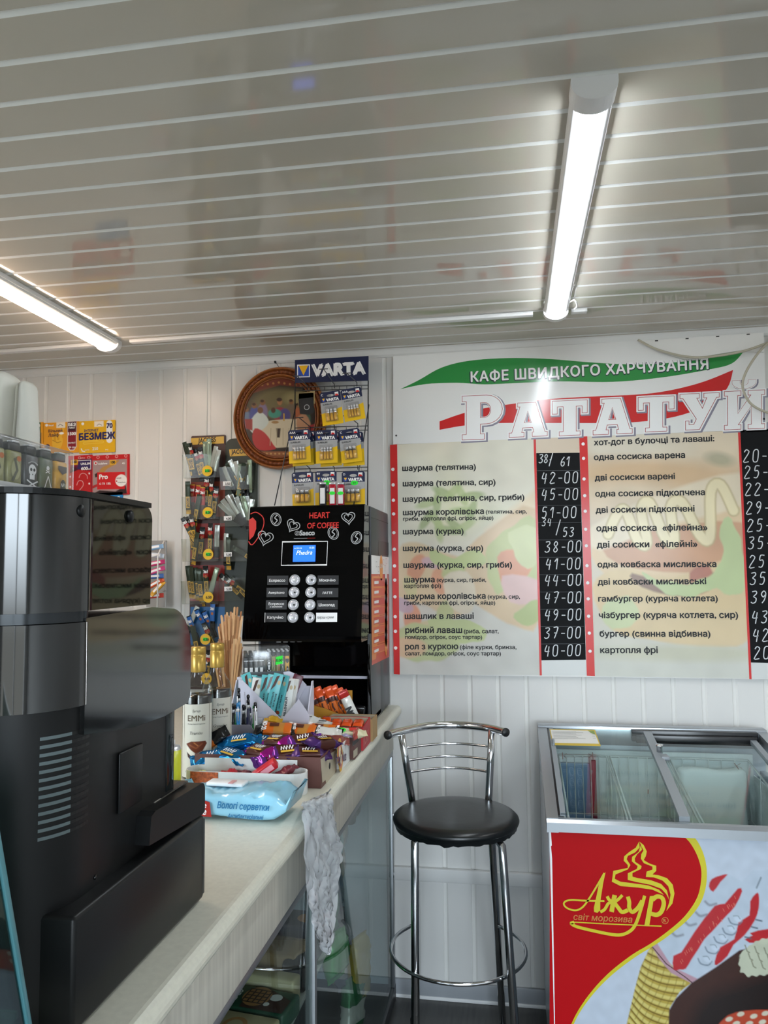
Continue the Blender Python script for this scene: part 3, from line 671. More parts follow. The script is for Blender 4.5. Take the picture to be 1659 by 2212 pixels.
mb = MB(); q = [at(*t, pl=RP) for t in ((637, 777.5), (796, 769), (796, 822), (637, 827))]
mb.prism([(t.x, t.z) for t in q][::-1], -(RY+.003), -RY, m_navy, XZ); hd = mb.build('header_board', rack)
mb = MB(); vlogo(mb, 644, 790, 23.5, RP, .0006); mb.build('logo', hd)
mb = MB(); mb.ptext('VARTA', (675, 813), (788, 807), RP, m_inkw, .075, 1.0, .001, spacing=1.02); mb.build('header_lettering', hd)
mb = MB(); W = lambda x, y, d=.002: at(x, y, Y=RY+d)
for x0_, y0_, x1_, y1_ in ((637.5, 826, 636, 1098), (795.5, 822, 794, 1094)): mb.tube([W(x0_, y0_), W(x1_, y1_)], .0022, m_wire, 6)
for yy in (835, 843, 923, 932, 1012, 1020): mb.tube([W(637, yy+1.5), W(795, yy-3)], .0018, m_wire, 6)
for k in range(9): mb.tube([W(653+k*16, 834), W(653+k*16, 844)], .0012, m_wire, 5)
for k in range(6): mb.tube([W(660+k*22, 923), W(660+k*22, 932)], .0012, m_wire, 5)
mb.build('wire_grid', rack)
for a, b in (((640, 872, 2.66), (593, 1092, 2.56)), ((797, 874, 2.66), (764, 1092, 2.56))):
    mb = MB(); mb.tube([at(a[0], a[1], Y=a[2]), at(b[0], b[1], Y=b[2])], .002, m_wire, 6); mb.build('stay_rod', rack)
hooks = [((665, 834), (642, 812)), ((722, 830), (699, 797)), ((771, 826), (749, 806)), ((670, 922), (646, 902)), ((722, 918), (700, 901)), ((773, 915), (751, 898)), ((670, 1012), (646, 992)), ((722, 1009), (699, 990)), ((773, 1006), (751, 990))]
for (a, b) in hooks:
    mb = MB(); A_ = at(*a, Y=RY); d = at(*b, Y=RY-.085)
    mb.tube([A_+V((0, 0, -.015)), A_, d], .0017, m_wire, 6); mb.tube([d+V((-.016, 0, 0)), d+V((.016, 0, 0))], .0017, m_wire, 6); mb.build('hook', rack)
m_bat = mat('battery_gold', 'e0aa2a', .3, metal=.25); m_batk = mat('battery_black', '17171a', .25); m_sil = mat('battery_silver', 'd4d5d8', .28, metal=.6); m_blis = see_through('blister', 'f8f8f8', .95, .05, 'd8d8d8', .7)
def pack(px, py, wpx, hpx, yd, tilt, nb, kind, code, label, batw=None, sticker=None):
    """blister card of batteries hanging on a hook; px,py = its top left corner in the photo"""
    pl = PY(yd); a = at(px, py, pl=pl); wd = (at(px+wpx, py, pl=pl)-a).length; ht = (a-at(px, py+hpx, pl=pl)).length
    t = thing('battery_pack', label, 'battery pack', a, 'battery packs on the wire rack')
    u = V((math.cos(tilt), 0, math.sin(tilt))); v = V((-math.sin(tilt), 0, math.cos(tilt))); M = frame(a-v*ht, u, v)
    mb = MB(); r = .006
    out = [(0, 0), (wd, 0), (wd, ht-r), (wd-r, ht), (r, ht), (0, ht-r)]; hole = [(wd/2+.013*math.cos(k*PI/6), ht*.88+.005*math.sin(k*PI/6)) for k in range(12)]
    mb.prism(out, -.0006, 0, m_navy, M, [hole]); cd_ = mb.build('card', t)
    mb = MB(); mb.flat([(0, ht*.69), (wd, ht*.69), (wd, ht*.36), (0, ht*.36)], m_grey, M, .0003); mb.flat([(0, 0), (wd, 0), (wd, ht*.5), (wd*.45, ht*.4), (0, ht*.36)], m_ylb, M, .0005)
    k = wd*.15; y = ht*.715; mb.flat([(wd*.09, y), (wd*.09+k, y), (wd*.09+k, y+k), (wd*.09, y+k)], m_blue, M, .0005); mb.flat([(wd*.1, y+k), (wd*.08+k, y+k), (wd*.09+k/2, y+k*.1)], m_yel, M, .0008)
    mb.text('VARTA', M @ Matrix.Translation((wd*.29, ht*.715, 0)), None, m_inkw, 'L', .0006, .07, 1, wd*.6); mb.text('SUPERLIFE', M @ Matrix.Translation((wd*.1, ht*.6, 0)), None, m_ink, 'L', .0007, .02, 1, wd*.45)
    mb.text(code, M @ Matrix.Translation((wd*.07, ht*.89, 0)), ht*.09, m_inkw, 'L', .0006, .03)
    mb.flat([(wd*.72, ht*.85), (wd*.9, ht*.85), (wd*.9, ht*.96), (wd*.72, ht*.96)], m_inkw, M, .0006); mb.flat([(wd*.72, ht*.85), (wd*.9, ht*.85), (wd*.86, ht*.9), (wd*.76, ht*.91)], m_strip, M, .0009)
    if sticker: mb.disc((wd*.55, ht*.66), wd*.16, ht*.07, m_green, M, .001); mb.text(sticker, M @ Matrix.Translation((wd*.55, ht*.63, 0)), wd*.13, m_ink, 'C', .0013)
    mb.build('card_print', cd_)
    bw = batw or wd*.13; bh = ht*.36; tot = nb*bw; y0_ = ht*.12
    mb = MB(); mb.box(wd/2-tot/2-.004, wd/2+tot/2+.004, y0_-.004, y0_+bh+.008, .0008, bw*1.02, m_blis, .003, M); mb.build('blister', t)
    for i in range(nb):
        mb = MB(); c = wd/2-tot/2+bw*(i+.5); B = M @ Matrix.Translation((c, y0_, bw*.5)) @ Matrix.Rotation(-PI/2, 4, 'X') @ Matrix.Rotation(rnd.uniform(0, 6), 4, 'Z') @ Matrix.Scale(-1, 4, V((0, 0, 1))) @ Matrix.Translation((0, 0, 0))
        B = M @ Matrix(((1, 0, 0, c), (0, 0, 1, y0_), (0, -1, 0, bw*.5), (0, 0, 0, 1))); rr = bw*.44
        mb.lathe([(rr*.9, 0), (rr, .001), (rr, bh*.62)], m_bat, 16, B); mb.lathe([(rr, bh*.62), (rr, bh*.72)], m_batk if kind else m_sil, 16, B, cap=False); mb.lathe([(rr, bh*.72), (rr, bh*.94), (rr*.9, bh*.96), (rr*.35, bh*.965), (rr*.33, bh)], m_sil, 16, B)
        mb.build('battery', t)
    return t
for args in ((690, 849, 45, 72, 2.60, .10, 3, 0, 'C', 'battery card under the navy header, left one of the top pair', .0125), (735, 843, 45, 70, 2.60, .14, 4, 0, 'AAA', 'battery card in the top right corner of the rack', None),
             (622, 930, 47, 72, 2.58, .04, 4, 0, 'AAA', 'battery card at the left end of the middle row on the rack', None), (681, 930, 47, 72, 2.58, .02, 4, 0, 'AAA', 'battery card in the centre of the middle row on the rack', None), (731, 930, 45, 72, 2.58, .10, 3, 1, 'C', 'battery card at the right end of the middle row on the rack', .0125),
             (630, 1021, 46, 74, 2.57, .03, 3, 1, 'D', 'battery card at the left end of the bottom row above the coffee machine', .016), (681, 1018, 46, 74, 2.57, .0, 2, 1, '9V', 'green stickered battery card in the middle of the bottom row', .016, '55'), (738, 1019, 50, 74, 2.57, .0, 3, 1, 'D', 'battery card with green price sticker at the bottom right of the rack', .016, '59')): pack(*args)
for px, py, yd in ((629, 936, 2.595), (636, 934, 2.61), (689, 937, 2.595), (738, 936, 2.595)): pack(px, py, 46, 72, yd, .05, 0, 0, 'AAA', 'spare battery card mostly hidden behind a front card of the middle row')
# lighters hung in the bottom row
for i, (px, c) in enumerate(((690, '1d1d22'), (711, 'b3122c'), (729, 'a31a35'))):
    a = at(px, 1047, Y=2.545); b = at(px+15, 1088, Y=2.545); mb = MB(); m = mat('novelty_%d' % i, c, .25)
    mb.box(a.x, b.x, a.y-.006, a.y+.006, b.z-.01, a.z, m, .003); mb.box(a.x+.004, b.x-.004, a.y-.0065, a.y-.006, b.z, a.z-.012, m_inkw); mb.box(a.x+.001, b.x-.001, a.y-.005, a.y+.005, a.z, a.z+.008, m_sil, .002)
    if i: mb.disc(((a.x+b.x)/2, a.z-.03), .011, .006, m_green, XZ.copy(), -2.545+.0075)
    tag(mb.build('pocket_lighter'), ('black and white striped', 'crimson green-tagged', 'dark red rightmost')[i]+' lighter hanging in the bottom row of the battery rack', 'lighter')
k = at(645, 850, Y=2.6); mb = MB(); pl = PY(2.6)
mb.pflat(((644, 850), (680, 844), (680, 872), (644, 878)), pl, mat('card_tan', '8d7a52', .5), 0); mb.pflat(((645, 862), (676, 858), (679, 890), (668, 896), (648, 894)), pl, mat('black_case', '17171a', .35), .001); mb.pdisc((663, 880), 6, pl, m_grey, .002); mb.pdisc((663, 880), 4.5, pl, m_dark, .003)
mb.box(k.x-.0, k.x+.055, 2.6, 2.602, k.z-.05, k.z, mat('card_tan', ''), 0)
tag(mb.build('key_finder_card'), 'black hang card with a round silver emblem in front of the round picture', 'hang card')
# ================================================================== phone starter packs on the wall
m_sim = print_mat('sim_print', .3)
def simcard(name, label, x0, y0, x1, y1, base, paint, yd=WY-.0046, slope=-.05, group='phone starter packs on the wall', th=.0043, words=()):
    pl = PY(yd); w_, h_ = x1-x0, y1-y0; t = thing(name, label, 'starter pack', at((x0+x1)/2, y1, pl=pl), group)
    mp = lambda x, y: at(x, y+(x-x0)*slope, pl=pl); q = [mp(x0, y0), mp(x1, y0), mp(x1, y1), mp(x0, y1)]
    mb = MB(); mb.prism([(a.x, a.z) for a in q][::-1], -(yd+th), -yd-.0001, mat('sim_edge_'+base, base, .4), XZ); mb.build('card', t)
    p = Pic(x0, y0, x1, y1, .9, base); paint(p); p.build('front_print', lambda x, y: mp(x, y)+V((0, -.0008, 0)), m_sim, t)
    mb = MB()
    for s_, xa, xb, yb, c, bo, hs in words: mb.ptext(s_, (xa, yb+(xa-x0)*slope), (xb, yb+(xb-x0)*slope), pl, mat('ink_'+c, c, .4), bo, hs, .0014)
    if words: mb.build('lettering', t)
    return t
Wt, Nv, Pu = 'f2f2f2', '1c1a5e', '3a1c4e'
def a1(p): p.poly([(69, 913), (88, 913), (88, 970), (69, 970)], '1d5a3e', 1); p.poly([(69, 938), (88, 938), (88, 975), (69, 975)], '1c3a4c', 8); p.stroke([(73, 938), (75, 945), (80, 948)], 2.4, Wt, 1)
simcard('starter_pack', 'narrow yellow starter pack with a green 250 band at the left end', 69, 913, 93.5, 980, 'e8a024', a1, words=(('250', 71, 86.5, 924, Wt, .04, 1), ('БЕЗЛІМІТ', 70.5, 87, 950, Wt, .02, 1.3)))
def a2(p):
    p.poly([(146, 915), (165.5, 915), (165.5, 968), (160, 976), (151, 976), (146, 968)], Wt, 1); p.poly([(147, 913), (164.5, 913), (164.5, 968), (159, 974.5), (152, 974.5), (147, 968)], '8c1f2c', 1); p.poly([(147, 913), (164.5, 913), (164.5, 935), (147, 935)], '3a1d2c', 6)
    p.stroke([(131, 946), (135, 932), (141, 921)], 5, 'efb938', 1); p.poly([(113, 945), (118, 938), (131, 944), (136, 952), (132, 968), (122, 972), (114, 966)], 'f0bc3c', 1, smooth=3); p.stroke([(118, 940), (119, 952)], 5, 'e3a628', 1); p.stroke([(125, 940), (126, 950)], 5, 'e3a628', 1); p.stroke([(114, 952), (124, 958), (132, 956)], 1.2, 'b8781c', 1)
    p.ell(103, 965, 5, 5, '2a1c4c', 1); p.poly([(122, 914), (141, 914), (141, 926), (122, 926)], 'efe6d6', 1); p.stroke([(126, 922), (130, 918), (136, 922)], 1, '333333', 1); p.ell(133, 938, 5, 2.4, Wt, 1); p.ell(101, 919, 3, 3, Wt, 1)
simcard('starter_pack', 'yellow starter pack with a yellow hand and a dark red band', 94.5, 914, 171, 981, 'e9a124', a2, words=(('Вільний', 105, 135, 935, '3b1d3a', .02, 1), ('Лайф', 105, 127, 944.5, '3b1d3a', .02, 1), ('БЕЗ', 148.5, 163.5, 923, Wt, .06, .9), ('ЛІМІТ', 149, 163, 929, Wt, .03, 1), ('1500', 148, 164, 943, Wt, .05, .9), ('БЕЗЛІМІТ', 148, 163.5, 961.5, Wt, .02, 1.3), ('150 грн', 148, 163, 971, Wt, .04, 1), ('lifecell', 105.5, 116, 921.5, Wt, .03, 1)))
def a3(p):
    p.poly(smooth_path([(230, 925), (231, 915), (236.5, 911), (242, 915), (243, 925), (243, 950), (242, 957), (236.5, 960), (231, 957), (230, 950)], 3), Wt, 1); p.poly([(204, 912), (224, 912), (224, 924), (204, 924)], 'efe6d6', 1); p.stroke([(210, 921), (214, 918), (220, 921)], 1, '333333', 1); p.ell(179, 916, 3, 3, Wt, 1)
    p.stroke([(182, 958), (222, 957)], 4.6, 'f6dc60', 1); p.stroke([(182, 958), (222, 957)], 3.2, 'e9b420', 1); p.stroke([(172, 953.5), (212, 953)], .8, 'f6dc60', 1)
    p.stroke([(176, 970), (178, 975), (183, 976)], 2, Wt, 1)
simcard('starter_pack', 'broad yellow starter pack with big dark blue letters', 171.5, 910.5, 248.5, 980, 'e8b41c', a3, words=(('ІНТЕРНЕТ', 182, 213, 934, Nv, .03, 1.1), ('БЕЗМЕЖ', 171.5, 248.5, 951, Nv, .055, 1), ('70', 231, 243, 927.5, Nv, .05, 1), ('250', 200, 212, 974, Wt, .02, 1), ('життя', 184, 193, 974, Wt, .02, 1), ('9+0', 228, 234, 976, Wt, .02, 1)))
Rd = 'c3161d'
def a4(p):
    p.poly([(100, 992), (145, 992), (145, 1080), (100, 1080)], Rd, 1)
    for k in range(5): p.ell(172+k*20, 990.5-0, 3.2, 3.2, 'e6b6b4', 1); p.ell(172+k*20, 990.5, 2.2, 2.2, Rd, 1)
    p.poly([(152, 993), (199, 993), (199, 1068), (152, 1068)], '7d1530', 2); p.poly([(172, 995), (198, 995), (198, 1015), (165, 1015)], '33235e', 3); p.stroke([(168, 996.5), (196, 996.5), (196, 1016)], 1.2, Wt, .8); p.ell(160, 1020, 9, 11, '4a1024', 3)
    p.poly([(153, 994), (168, 994), (168, 1005), (153, 1005)], 'e8b021', 1)
    p.poly([(152, 1022), (169, 1016), (197, 1020), (197, 1072), (152, 1072)], 'bd1a20', 1)
    for pts in ([(171, 1033), (174, 1026), (181, 1024), (188, 1029), (189, 1036)], [(166, 1049), (170, 1040), (178, 1041), (180, 1050), (172, 1060)]): p.stroke(pts, .9, 'ecc6c4', .8, smooth=3)
    p.stroke([(152, 1024), (152, 1068)], 3, 'd62a2f', 1)
    for y in (1030, 1052): p.ell(152, y, 1.6, 2, Wt, .8); p.ell(193, y-5, 1.6, 2, Wt, .8)
simcard('starter_pack', 'red and purple starter pack at the left of the red row', 148, 985, 199.5, 1076, Rd, a4, words=(('UNLIM', 175, 195, 1006, Wt, .04, .9), ('600', 176, 190, 1017, Wt, .05, .9), ('хв', 190.5, 195, 1017, Wt, .03, 1), ('100', 156, 166, 1001.5, '1a1a1a', .05, 1), ('vodafone', 172, 184, 992, 'eecac8', .02, 1)))
def a5(p):
    for k in range(4): p.ell(212+k*20, 988.5, 3.2, 3.2, 'e6b6b4', 1); p.ell(212+k*20, 988.5, 2.2, 2.2, Rd, 1)
    p.poly([(200.5, 995), (275, 995), (275, 1068), (200.5, 1068)], 'a58d8c', 1.5); p.ell(207, 1001, 3.6, 3.8, Wt, .8); p.ell(207, 1001, 2, 2.4, Rd, .8)
    p.poly([(214, 1020), (222, 1010), (240, 1004), (255, 996), (257, 999), (246, 1008), (232, 1014), (222, 1024)], 'b98a4a', 1.2, smooth=2); p.poly([(205, 1025), (212, 1020), (212, 1030), (206, 1032)], '2a1c1a', 1)
    p.poly([(198, 1068), (215, 1060), (250, 1064), (272, 1052), (275, 1070), (198, 1074)], '2c1a1c', 2); p.poly([(199, 1050), (210, 1046), (210, 1052), (199, 1056)], 'b3262b', 1)
    p.poly([(210, 1021), (270, 1023), (270, 1060), (210, 1058)], 'cf1a1f', 1); p.ell(262, 1041, 12.5, 13, 'f0ece8', 1); p.ell(252, 1042, 1.6, 1.6, Rd, .6); p.stroke([(275, 990), (275, 1068)], 1.4, 'd63a3e', 1)
    p.poly([(237, 996), (251, 996), (251, 1006), (237, 1006)], 'e8b021', 1)
simcard('starter_pack', 'large red starter pack with a white round sticker and waving arm', 199.5, 984.5, 279.5, 1072, Rd, a5, words=(('Pro', 215, 233, 1036, Wt, .04, 1), ('12 ГБ', 215, 227, 1048, Wt, .03, 1), ('150.', 231, 240, 1048.5, Wt, .03, 1), ('vodafone', 212, 232, 1004.5, Wt, .03, 1), ('4G', 264, 270, 1006, Wt, .03, 1), ('100', 240, 249, 1003.5, '1a1a1a', .05, 1), ('АКЦІЯ', 252, 262, 1037, '8a5a5a', .03, 1), ('YouTube Premium', 254.5, 272, 1046, '444444', .02, 1.2)))
simcard('starter_pack', 'bright blue starter pack below the red row, half hidden by the espresso machine', 196, 1066, 265, 1110, '1a7dc0', lambda p: p.poly([(196, 1068), (265, 1070), (265, 1110), (196, 1110)], '1a7dc0', 1), words=(('4G', 247, 259, 1084, Wt, .06, 1.1),))
# ================================================================== counter and its glazed front
CZ = 1.012; CX = -.406
m_top = mat('counter_top', 'd3d1c2', .38, noise=.05, nscale=120)
m_apr = mat('counter_apron', 'b9b5a9', .5, noise=.14, nscale=6, stretch=(1, 14, .6))
mb = MB(); pr = [(-1.25, CZ-.036), (CX-.014, CZ-.036)]+[(CX-.016+.016*math.cos(a), CZ-.018+.018*math.sin(a)) for a in [(-PI/2)+PI*k/10 for k in range(11)]]+[(-1.25, CZ)]
mb.prism(pr, -2.79, .2, m_top, Matrix(((1, 0, 0, 0), (0, 0, -1, 0), (0, 1, 0, 0), (0, 0, 0, 1))))
tag(mb.build('counter_top'), 'long pale grey worktop with a rounded front edge, running to the back wall', 'counter')
cab = thing('display_counter', 'counter body under the worktop with a striped apron and glass front panes full of snacks', 'display counter', (-.8, 1.5, 0))
m_frame = mat('alu_frame', '8f9396', .35, metal=.8); m_back = mat('cabinet_back', 'aab4bd', .5); m_glassp = see_through('showcase_glass', 'eef4f2', 1, .01, 'ffffff', .7, 1.5)
mb = MB(); mb.box(-.455, -.436, .2, 2.785, .855, .975, m_apr, .002); mb.build('apron', cab)
mb = MB(); mb.box(-.452, -.438, .2, 2.785, .838, .8545, m_frame, .001); mb.build('top_rail', cab)
ysp = at(679, 2100, X=-.44).y
for y, wd in ((2.762, .022), (ysp, .016), (.6, .02)):
    mb = MB(); mb.box(-.458, -.436, y-wd/2, y+wd/2, .05, .838, m_frame, .002); mb.build('post', cab)
for a, b in ((ysp+.008, 2.751), (.61, ysp-.008)):
    mb = MB(); mb.box(-.448, -.443, a, b, .055, .838, m_glassp); mb.build('glass_pane', cab)
mb = MB(); mb.box(-1.2, -.436, .2, 2.785, 0, .05, m_dark, .003); mb.build('plinth', cab)
mb = MB(); mb.box(-1.22, -1.2, .2, 2.785, .05, .97, m_back); mb.box(-1.2, -.46, 2.772, 2.785, .05, .97, m_back); mb.box(-1.2, -.46, .2, .215, .05, .97, m_back); mb.build('carcass', cab)
m_shelf = mat('shelf_board', 'c6c9c8', .4)
mb = MB(); mb.box(-1.2, -.47, .22, 2.0, .56, .572, m_shelf, .001); mb.build('shelf', cab)
for z in (.2, .42, .62):
    mb = MB(); mb.box(-.4362, -.4335, 2.755, 2.762, z, z+.018, m_chrome, .001); mb.build('clip', cab)
# ================================================================== espresso machine
E_ = thing('espresso_machine', 'big black bean-to-cup espresso machine close to the camera on the counter', 'espresso machine', (-.63, .95, CZ))
m_eb = mat('machine_black', '121314', .38, spec=.28); m_eg = mat('machine_gloss', '0b0c0d', .07, coat=.6, spec=.5); m_es = see_through('smoked_lid', '6a7068', .62, .03, '0c0e0d', 1.5, 1.55)
YZ = Matrix(((0, 0, 1, 0), (1, 0, 0, 0), (0, 1, 0, 0), (0, 0, 0, 1)))   # u=y v=z w=x
XYm = Matrix(((1, 0, 0, 0), (0, 1, 0, 0), (0, 0, 1, 0), (0, 0, 0, 1)))
def plan(xr, yf, yb, r, n=14, xl=-.8): return [(xl, yf), (xl, yb)]+[(xr-r+r*math.sin(PI/2*k/n), yb+r-r*math.cos(PI/2*k/n)) for k in range(n+1)]+[(xr, yf)]
mb = MB(); mb.box(-.8, -.465, .776, 1.125, CZ+.004, 1.1365, m_eb, .005); mb.box(-.78, -.49, .8, 1.11, CZ, CZ+.005, m_dark); mb.build('base', E_)
mb = MB(); mb.prism(plan(-.487, 1.063, .742, .085), CZ+.006, 1.352, m_eb, XYm, smooth=True); body = mb.build('body', E_)
mb = MB(); mb.prism(plan(-.479, .815, .733, .082), 1.352, 1.445, m_eg, XYm, smooth=True); mb.build('rear_band', E_)
mb = MB(); mb.prism(plan(-.484, .818, .738, .085), 1.4455, 1.457, mat('trim_dark', '3a3d40', .15, metal=.8), XYm, smooth=True); mb.build('trim_ring', E_)
mb = MB(); mb.prism(plan(-.479, .822, .733, .082), 1.4575, 1.586, m_eg, XYm, smooth=True); mb.build('hopper_back', E_)
hd = [(.816, 1.318), (.816, 1.449), (.978, 1.4535), (1.036, 1.449)]+arcp(1.036, 1.379, .072, .07, PI/2, 0, 10)+[(1.107, 1.315), (1.099, 1.306), (1.02, 1.3005), (.93, 1.303)]
mb = MB(); mb.prism(hd, -.79, -.482, m_eg, YZ); mb.build('head', E_)
mb = MB(); mb.prism(hd[1:5], -.7905, -.4815, m_eb, YZ) if 0 else mb.box(-.77, -.52, .99, 1.07, 1.27, 1.303, m_eb, .006); mb.tube([(-.6, 1.06, 1.275), (-.6, 1.06, 1.25)], .008, m_dark); mb.tube([(-.63, 1.06, 1.275), (-.63, 1.06, 1.25)], .008, m_dark); mb.build('spout', E_)
hp = [(.8225, 1.457), (.976, 1.4575), (.979, 1.57)]+arcp(.959, 1.57, .02, .019, 0, PI/2, 8)+[(.8225, 1.5915)]
mb = MB(); mb.prism(hp, -.49, -.4835, m_es, YZ); mb.box(-.79, -.49, .973, .977, 1.458, 1.57, m_es); mb.build('bean_hopper', E_)
mb = MB(); mb.box(-.785, -.52, .823, .968, 1.458, 1.53, mat('coffee_beans', '2a1a12', .6, noise=.5, nscale=130, bump=1)); mb.build('beans', E_)
mb = MB(); mb.prism([(x, y) for x, y in plan(-.477, .963, .731, .083)], 1.5868, 1.5935, m_eb, XYm); mb.build('lid', E_)
for px, py in ((172, 1104), (279, 1115)):
    a = at(px, py, X=-.4835); mb = MB(); mb.lathe([(.0075, 0), (.0075, .003), (.004, .005)], m_eb, 16, frame(a, (0, 1, 0), (0, 0, 1))); mb.build('latch', E_)
mb = MB(); m_vent = mat('vent_grey', '5d6a6c', .4)
for k in range(13):
    z = 1.216+k*.0088
    for a0, a1, m in ((.86, 1.3, m_vent), (1.3, 1.78, mat('vent_dark', '050506', .4))):
        pts = [(-.487-.085+.0855*math.sin(a0+(a1-a0)*i/5), .742+.085-.0855*math.cos(a0+(a1-a0)*i/5), z+.002*0) for i in range(6)]
        vs = []
        for p in pts: vs += [(p[0], p[1], z-.0018), (p[0], p[1], z+.0018)]
        mb.add(vs, [(2*i, 2*i+2, 2*i+3, 2*i+1) for i in range(5)], m)
mb.build('vent_slots', E_)
mb = MB(); mb.box(-.4872, -.4835, .902, .962, 1.203, 1.277, m_eb, .0017); mb.build('side_hatch', E_)
tp = [(.948, 1.151), (.953, 1.186), (.965, 1.1895), (1.115, 1.184)]+arcp(1.117, 1.172, .012, .012, PI/2, 0, 5)+[(1.129, 1.14), (1.12, 1.1375)]
mb = MB(); mb.prism(tp, -.77, -.4665, m_eb, YZ); tr = mb.build('drip_tray', E_)
mb = MB(); mb.box(-.74, -.485, 1.0, 1.11, 1.1868, 1.1895, mat('tray_grille', '6a6660', .3, metal=.7), .001)
for k in range(7): mb.box(-.49-.006-k*.03, -.49-k*.03+.006, 1.02, 1.1, 1.1897, 1.1902, m_dark)
mb.build('grille', tr)
mb = MB(); mb.box(-.495, -.468, 1.098, 1.112, 1.137, 1.146, m_chrome, .002); mb.build('tray_catch', tr)
mb = MB(); mb.box(-.76, -.486, 1.035, 1.063, 1.19, 1.318, see_through('smoked_panel', '8a989c', .55, .04, '20282b', 1.2), .004); mb.build('front_window', E_)
mb = MB(); mb.box(-.478, -.4648, 1.118, 1.1262, CZ+.01, 1.13, mat('machine_grey', '2c2d2e', .45), .001); mb.build('corner_strip', E_)
mb = MB(); mb.lathe([(.003, 0), (.003, .0015)], m_eg, 10, frame(at(205, 1895, X=-.487), (0, 1, 0), (0, 0, 1))); mb.build('screw_cap', E_)
# lighters in a shrink-wrapped tray on top of the espresso machine
m_lt = mat('tray_clear', 'e8e8e8', .2)
def lighter_mesh(k, w=.0245, d=.013, h=.055):
    """a flat pocket lighter standing up: printed front, dark hood, striker"""
    mb = MB(); base = ('a3a26a', '8a8850', '26292c', '4a5c40', 'e0a82c', '8a7a44')[k % 6]; m = mat('lighter_%d' % (k % 6), base, .3, noise=.35, nscale=60)
    mb.box(-w/2, w/2, -d/2, d/2, 0, h, m, .003); mb.box(-w*.42, w*.42, -d*.4, d*.4, h, h+.012, m_dark, .002); mb.box(-w*.1, w*.42, -d*.3, d*.3, h+.012, h+.0155, m_sil, .001)
    F_ = Matrix(((1, 0, 0, 0), (0, 0, -1, -d/2), (0, 1, 0, 0), (0, 0, 0, 1)))
    if k == 2:   # skull and bones
        mb.disc((0, h*.58), .0072, .0085, m_inkw, F_, .0006); mb.box(-.0042, .0042, -d/2-.0007, -d/2, h*.33, h*.45, m_inkw)
        for s in (-1, 1): mb.disc((s*.003, h*.59), .002, .0024, m_ink, F_, .001); mb.line([(s*.011, h*.1), (-s*.011, h*.3)], .0022, m_inkw, F_, .0004*(2+s))
        mb.flat([(0, h*.49), (.0013, h*.45), (-.0013, h*.45)], m_ink, F_, .001); mb.line([(-.009, h*.74), (-.003, h*.8), (.003, h*.8), (.009, h*.74)], .0016, m_grey, F_, .0012)
    elif k == 3:
        mb.disc((0, h*.72), .003, .0034, m_inkw, F_, .0006)
        for s in (-1, 1): mb.line([(s*.004, h*.58), (-s*.004, h*.66)], .0012, m_inkw, F_, .0005*(2+s)/2); mb.line([(0, h*.5), (s*.008, h*.1)], .0014, m_inkw, F_, .0012)
    elif k == 4:
        mb.flat([(-.009, h*.86), (.009, h*.86), (.009, h*.7), (0, h*.62), (-.009, h*.74)], m_dark, F_, .0006); mb.disc((.002, h*.3), .006, .01, m_dark, F_, .0006); mb.text('№1', F_ @ Matrix.Translation((.002, h*.27, 0)), .008, m_inkw, 'C', .001)
    elif k == 5: mb.line([(-.006, h*.1), (-.002, h*.4), (-.005, h*.8)], .005, mat('bone_print', 'b7a878', .4), F_, .0006); mb.line([(.006, h*.15), (.003, h*.6)], .004, mat('leaf_print', 'c06a28', .4), F_, .0007)
    else: mb.disc((0, h*.5), .008, .014, mat('print_a', 'a9a878', .4), F_, .0006); mb.line([(-.006, h*.2), (.002, h*.5), (-.003, h*.8)], .004, mat('print_b', '4a4c30', .4), F_, .0009); mb.disc((.005, h*.8), .004, .004, mat('print_c', 'c46a22', .4), F_, .0008)
    return mb
LP = [lighter_mesh(k) for k in range(6)]; LPM = {}
def put_lighter(k, M, label, group=None):
    if k not in LPM: o = LP[k].build('pocket_lighter', None, (0, 0, 0)); LPM[k] = o.data
    else: o = bpy.data.objects.new('pocket_lighter', LPM[k]); COL.objects.link(o)
    o.matrix_world = M; return tag(o, label, 'lighter', group)
LZ = 1.5938
mb = MB(); tx, ty0, ty1 = -.547, .735, .889
mb.box(tx-.075, tx, ty0, ty1, LZ, LZ+.0015, m_dark); mb.box(tx-.002, tx, ty0, ty1, LZ+.0015, LZ+.008, m_lt)
mb2 = MB(); mb2.box(tx-.078, tx+.0012, ty0-.001, ty1+.002, LZ+.002, LZ+.0605, see_through('shrink_wrap', 'ffffff', .93, .12, 'cfd4d6', 2.2, 1.5), .004)
lt = thing('lighter_tray', 'shrink-wrapped lighter tray standing on top of the espresso machine', 'lighter tray', (tx-.035, .81, LZ)); mb.build('tray', lt); mb2.build('shrink_wrap', lt)
for r in range(4):
    for c in range(5):
        k = (0, 1, 2, 3, 4)[c] if r == 0 else (c+r) % 6
        M = Matrix.Translation((tx-.0115-r*.0175, ty0+.016+c*.0303, LZ+.0018)) @ Matrix.Rotation(PI/2, 4, 'Z') @ Matrix.Scale(.8, 4, V((0, 0, 1)))
        lab = ('olive printed lighter at the near end of the tray on the espresso machine', 'leaf printed lighter left of the skull in the tray on the espresso machine', 'black lighter with a pirate skull in the tray on the espresso machine', 'dark green lighter with small skull right of the pirate skull one', 'yellow lighter at the right end of the tray on the espresso machine')[c] if r == 0 else 'lighter hidden behind the front row in the tray on the espresso machine'
        put_lighter(k, M, lab, 'lighters in the tray on the espresso machine' if r else None)
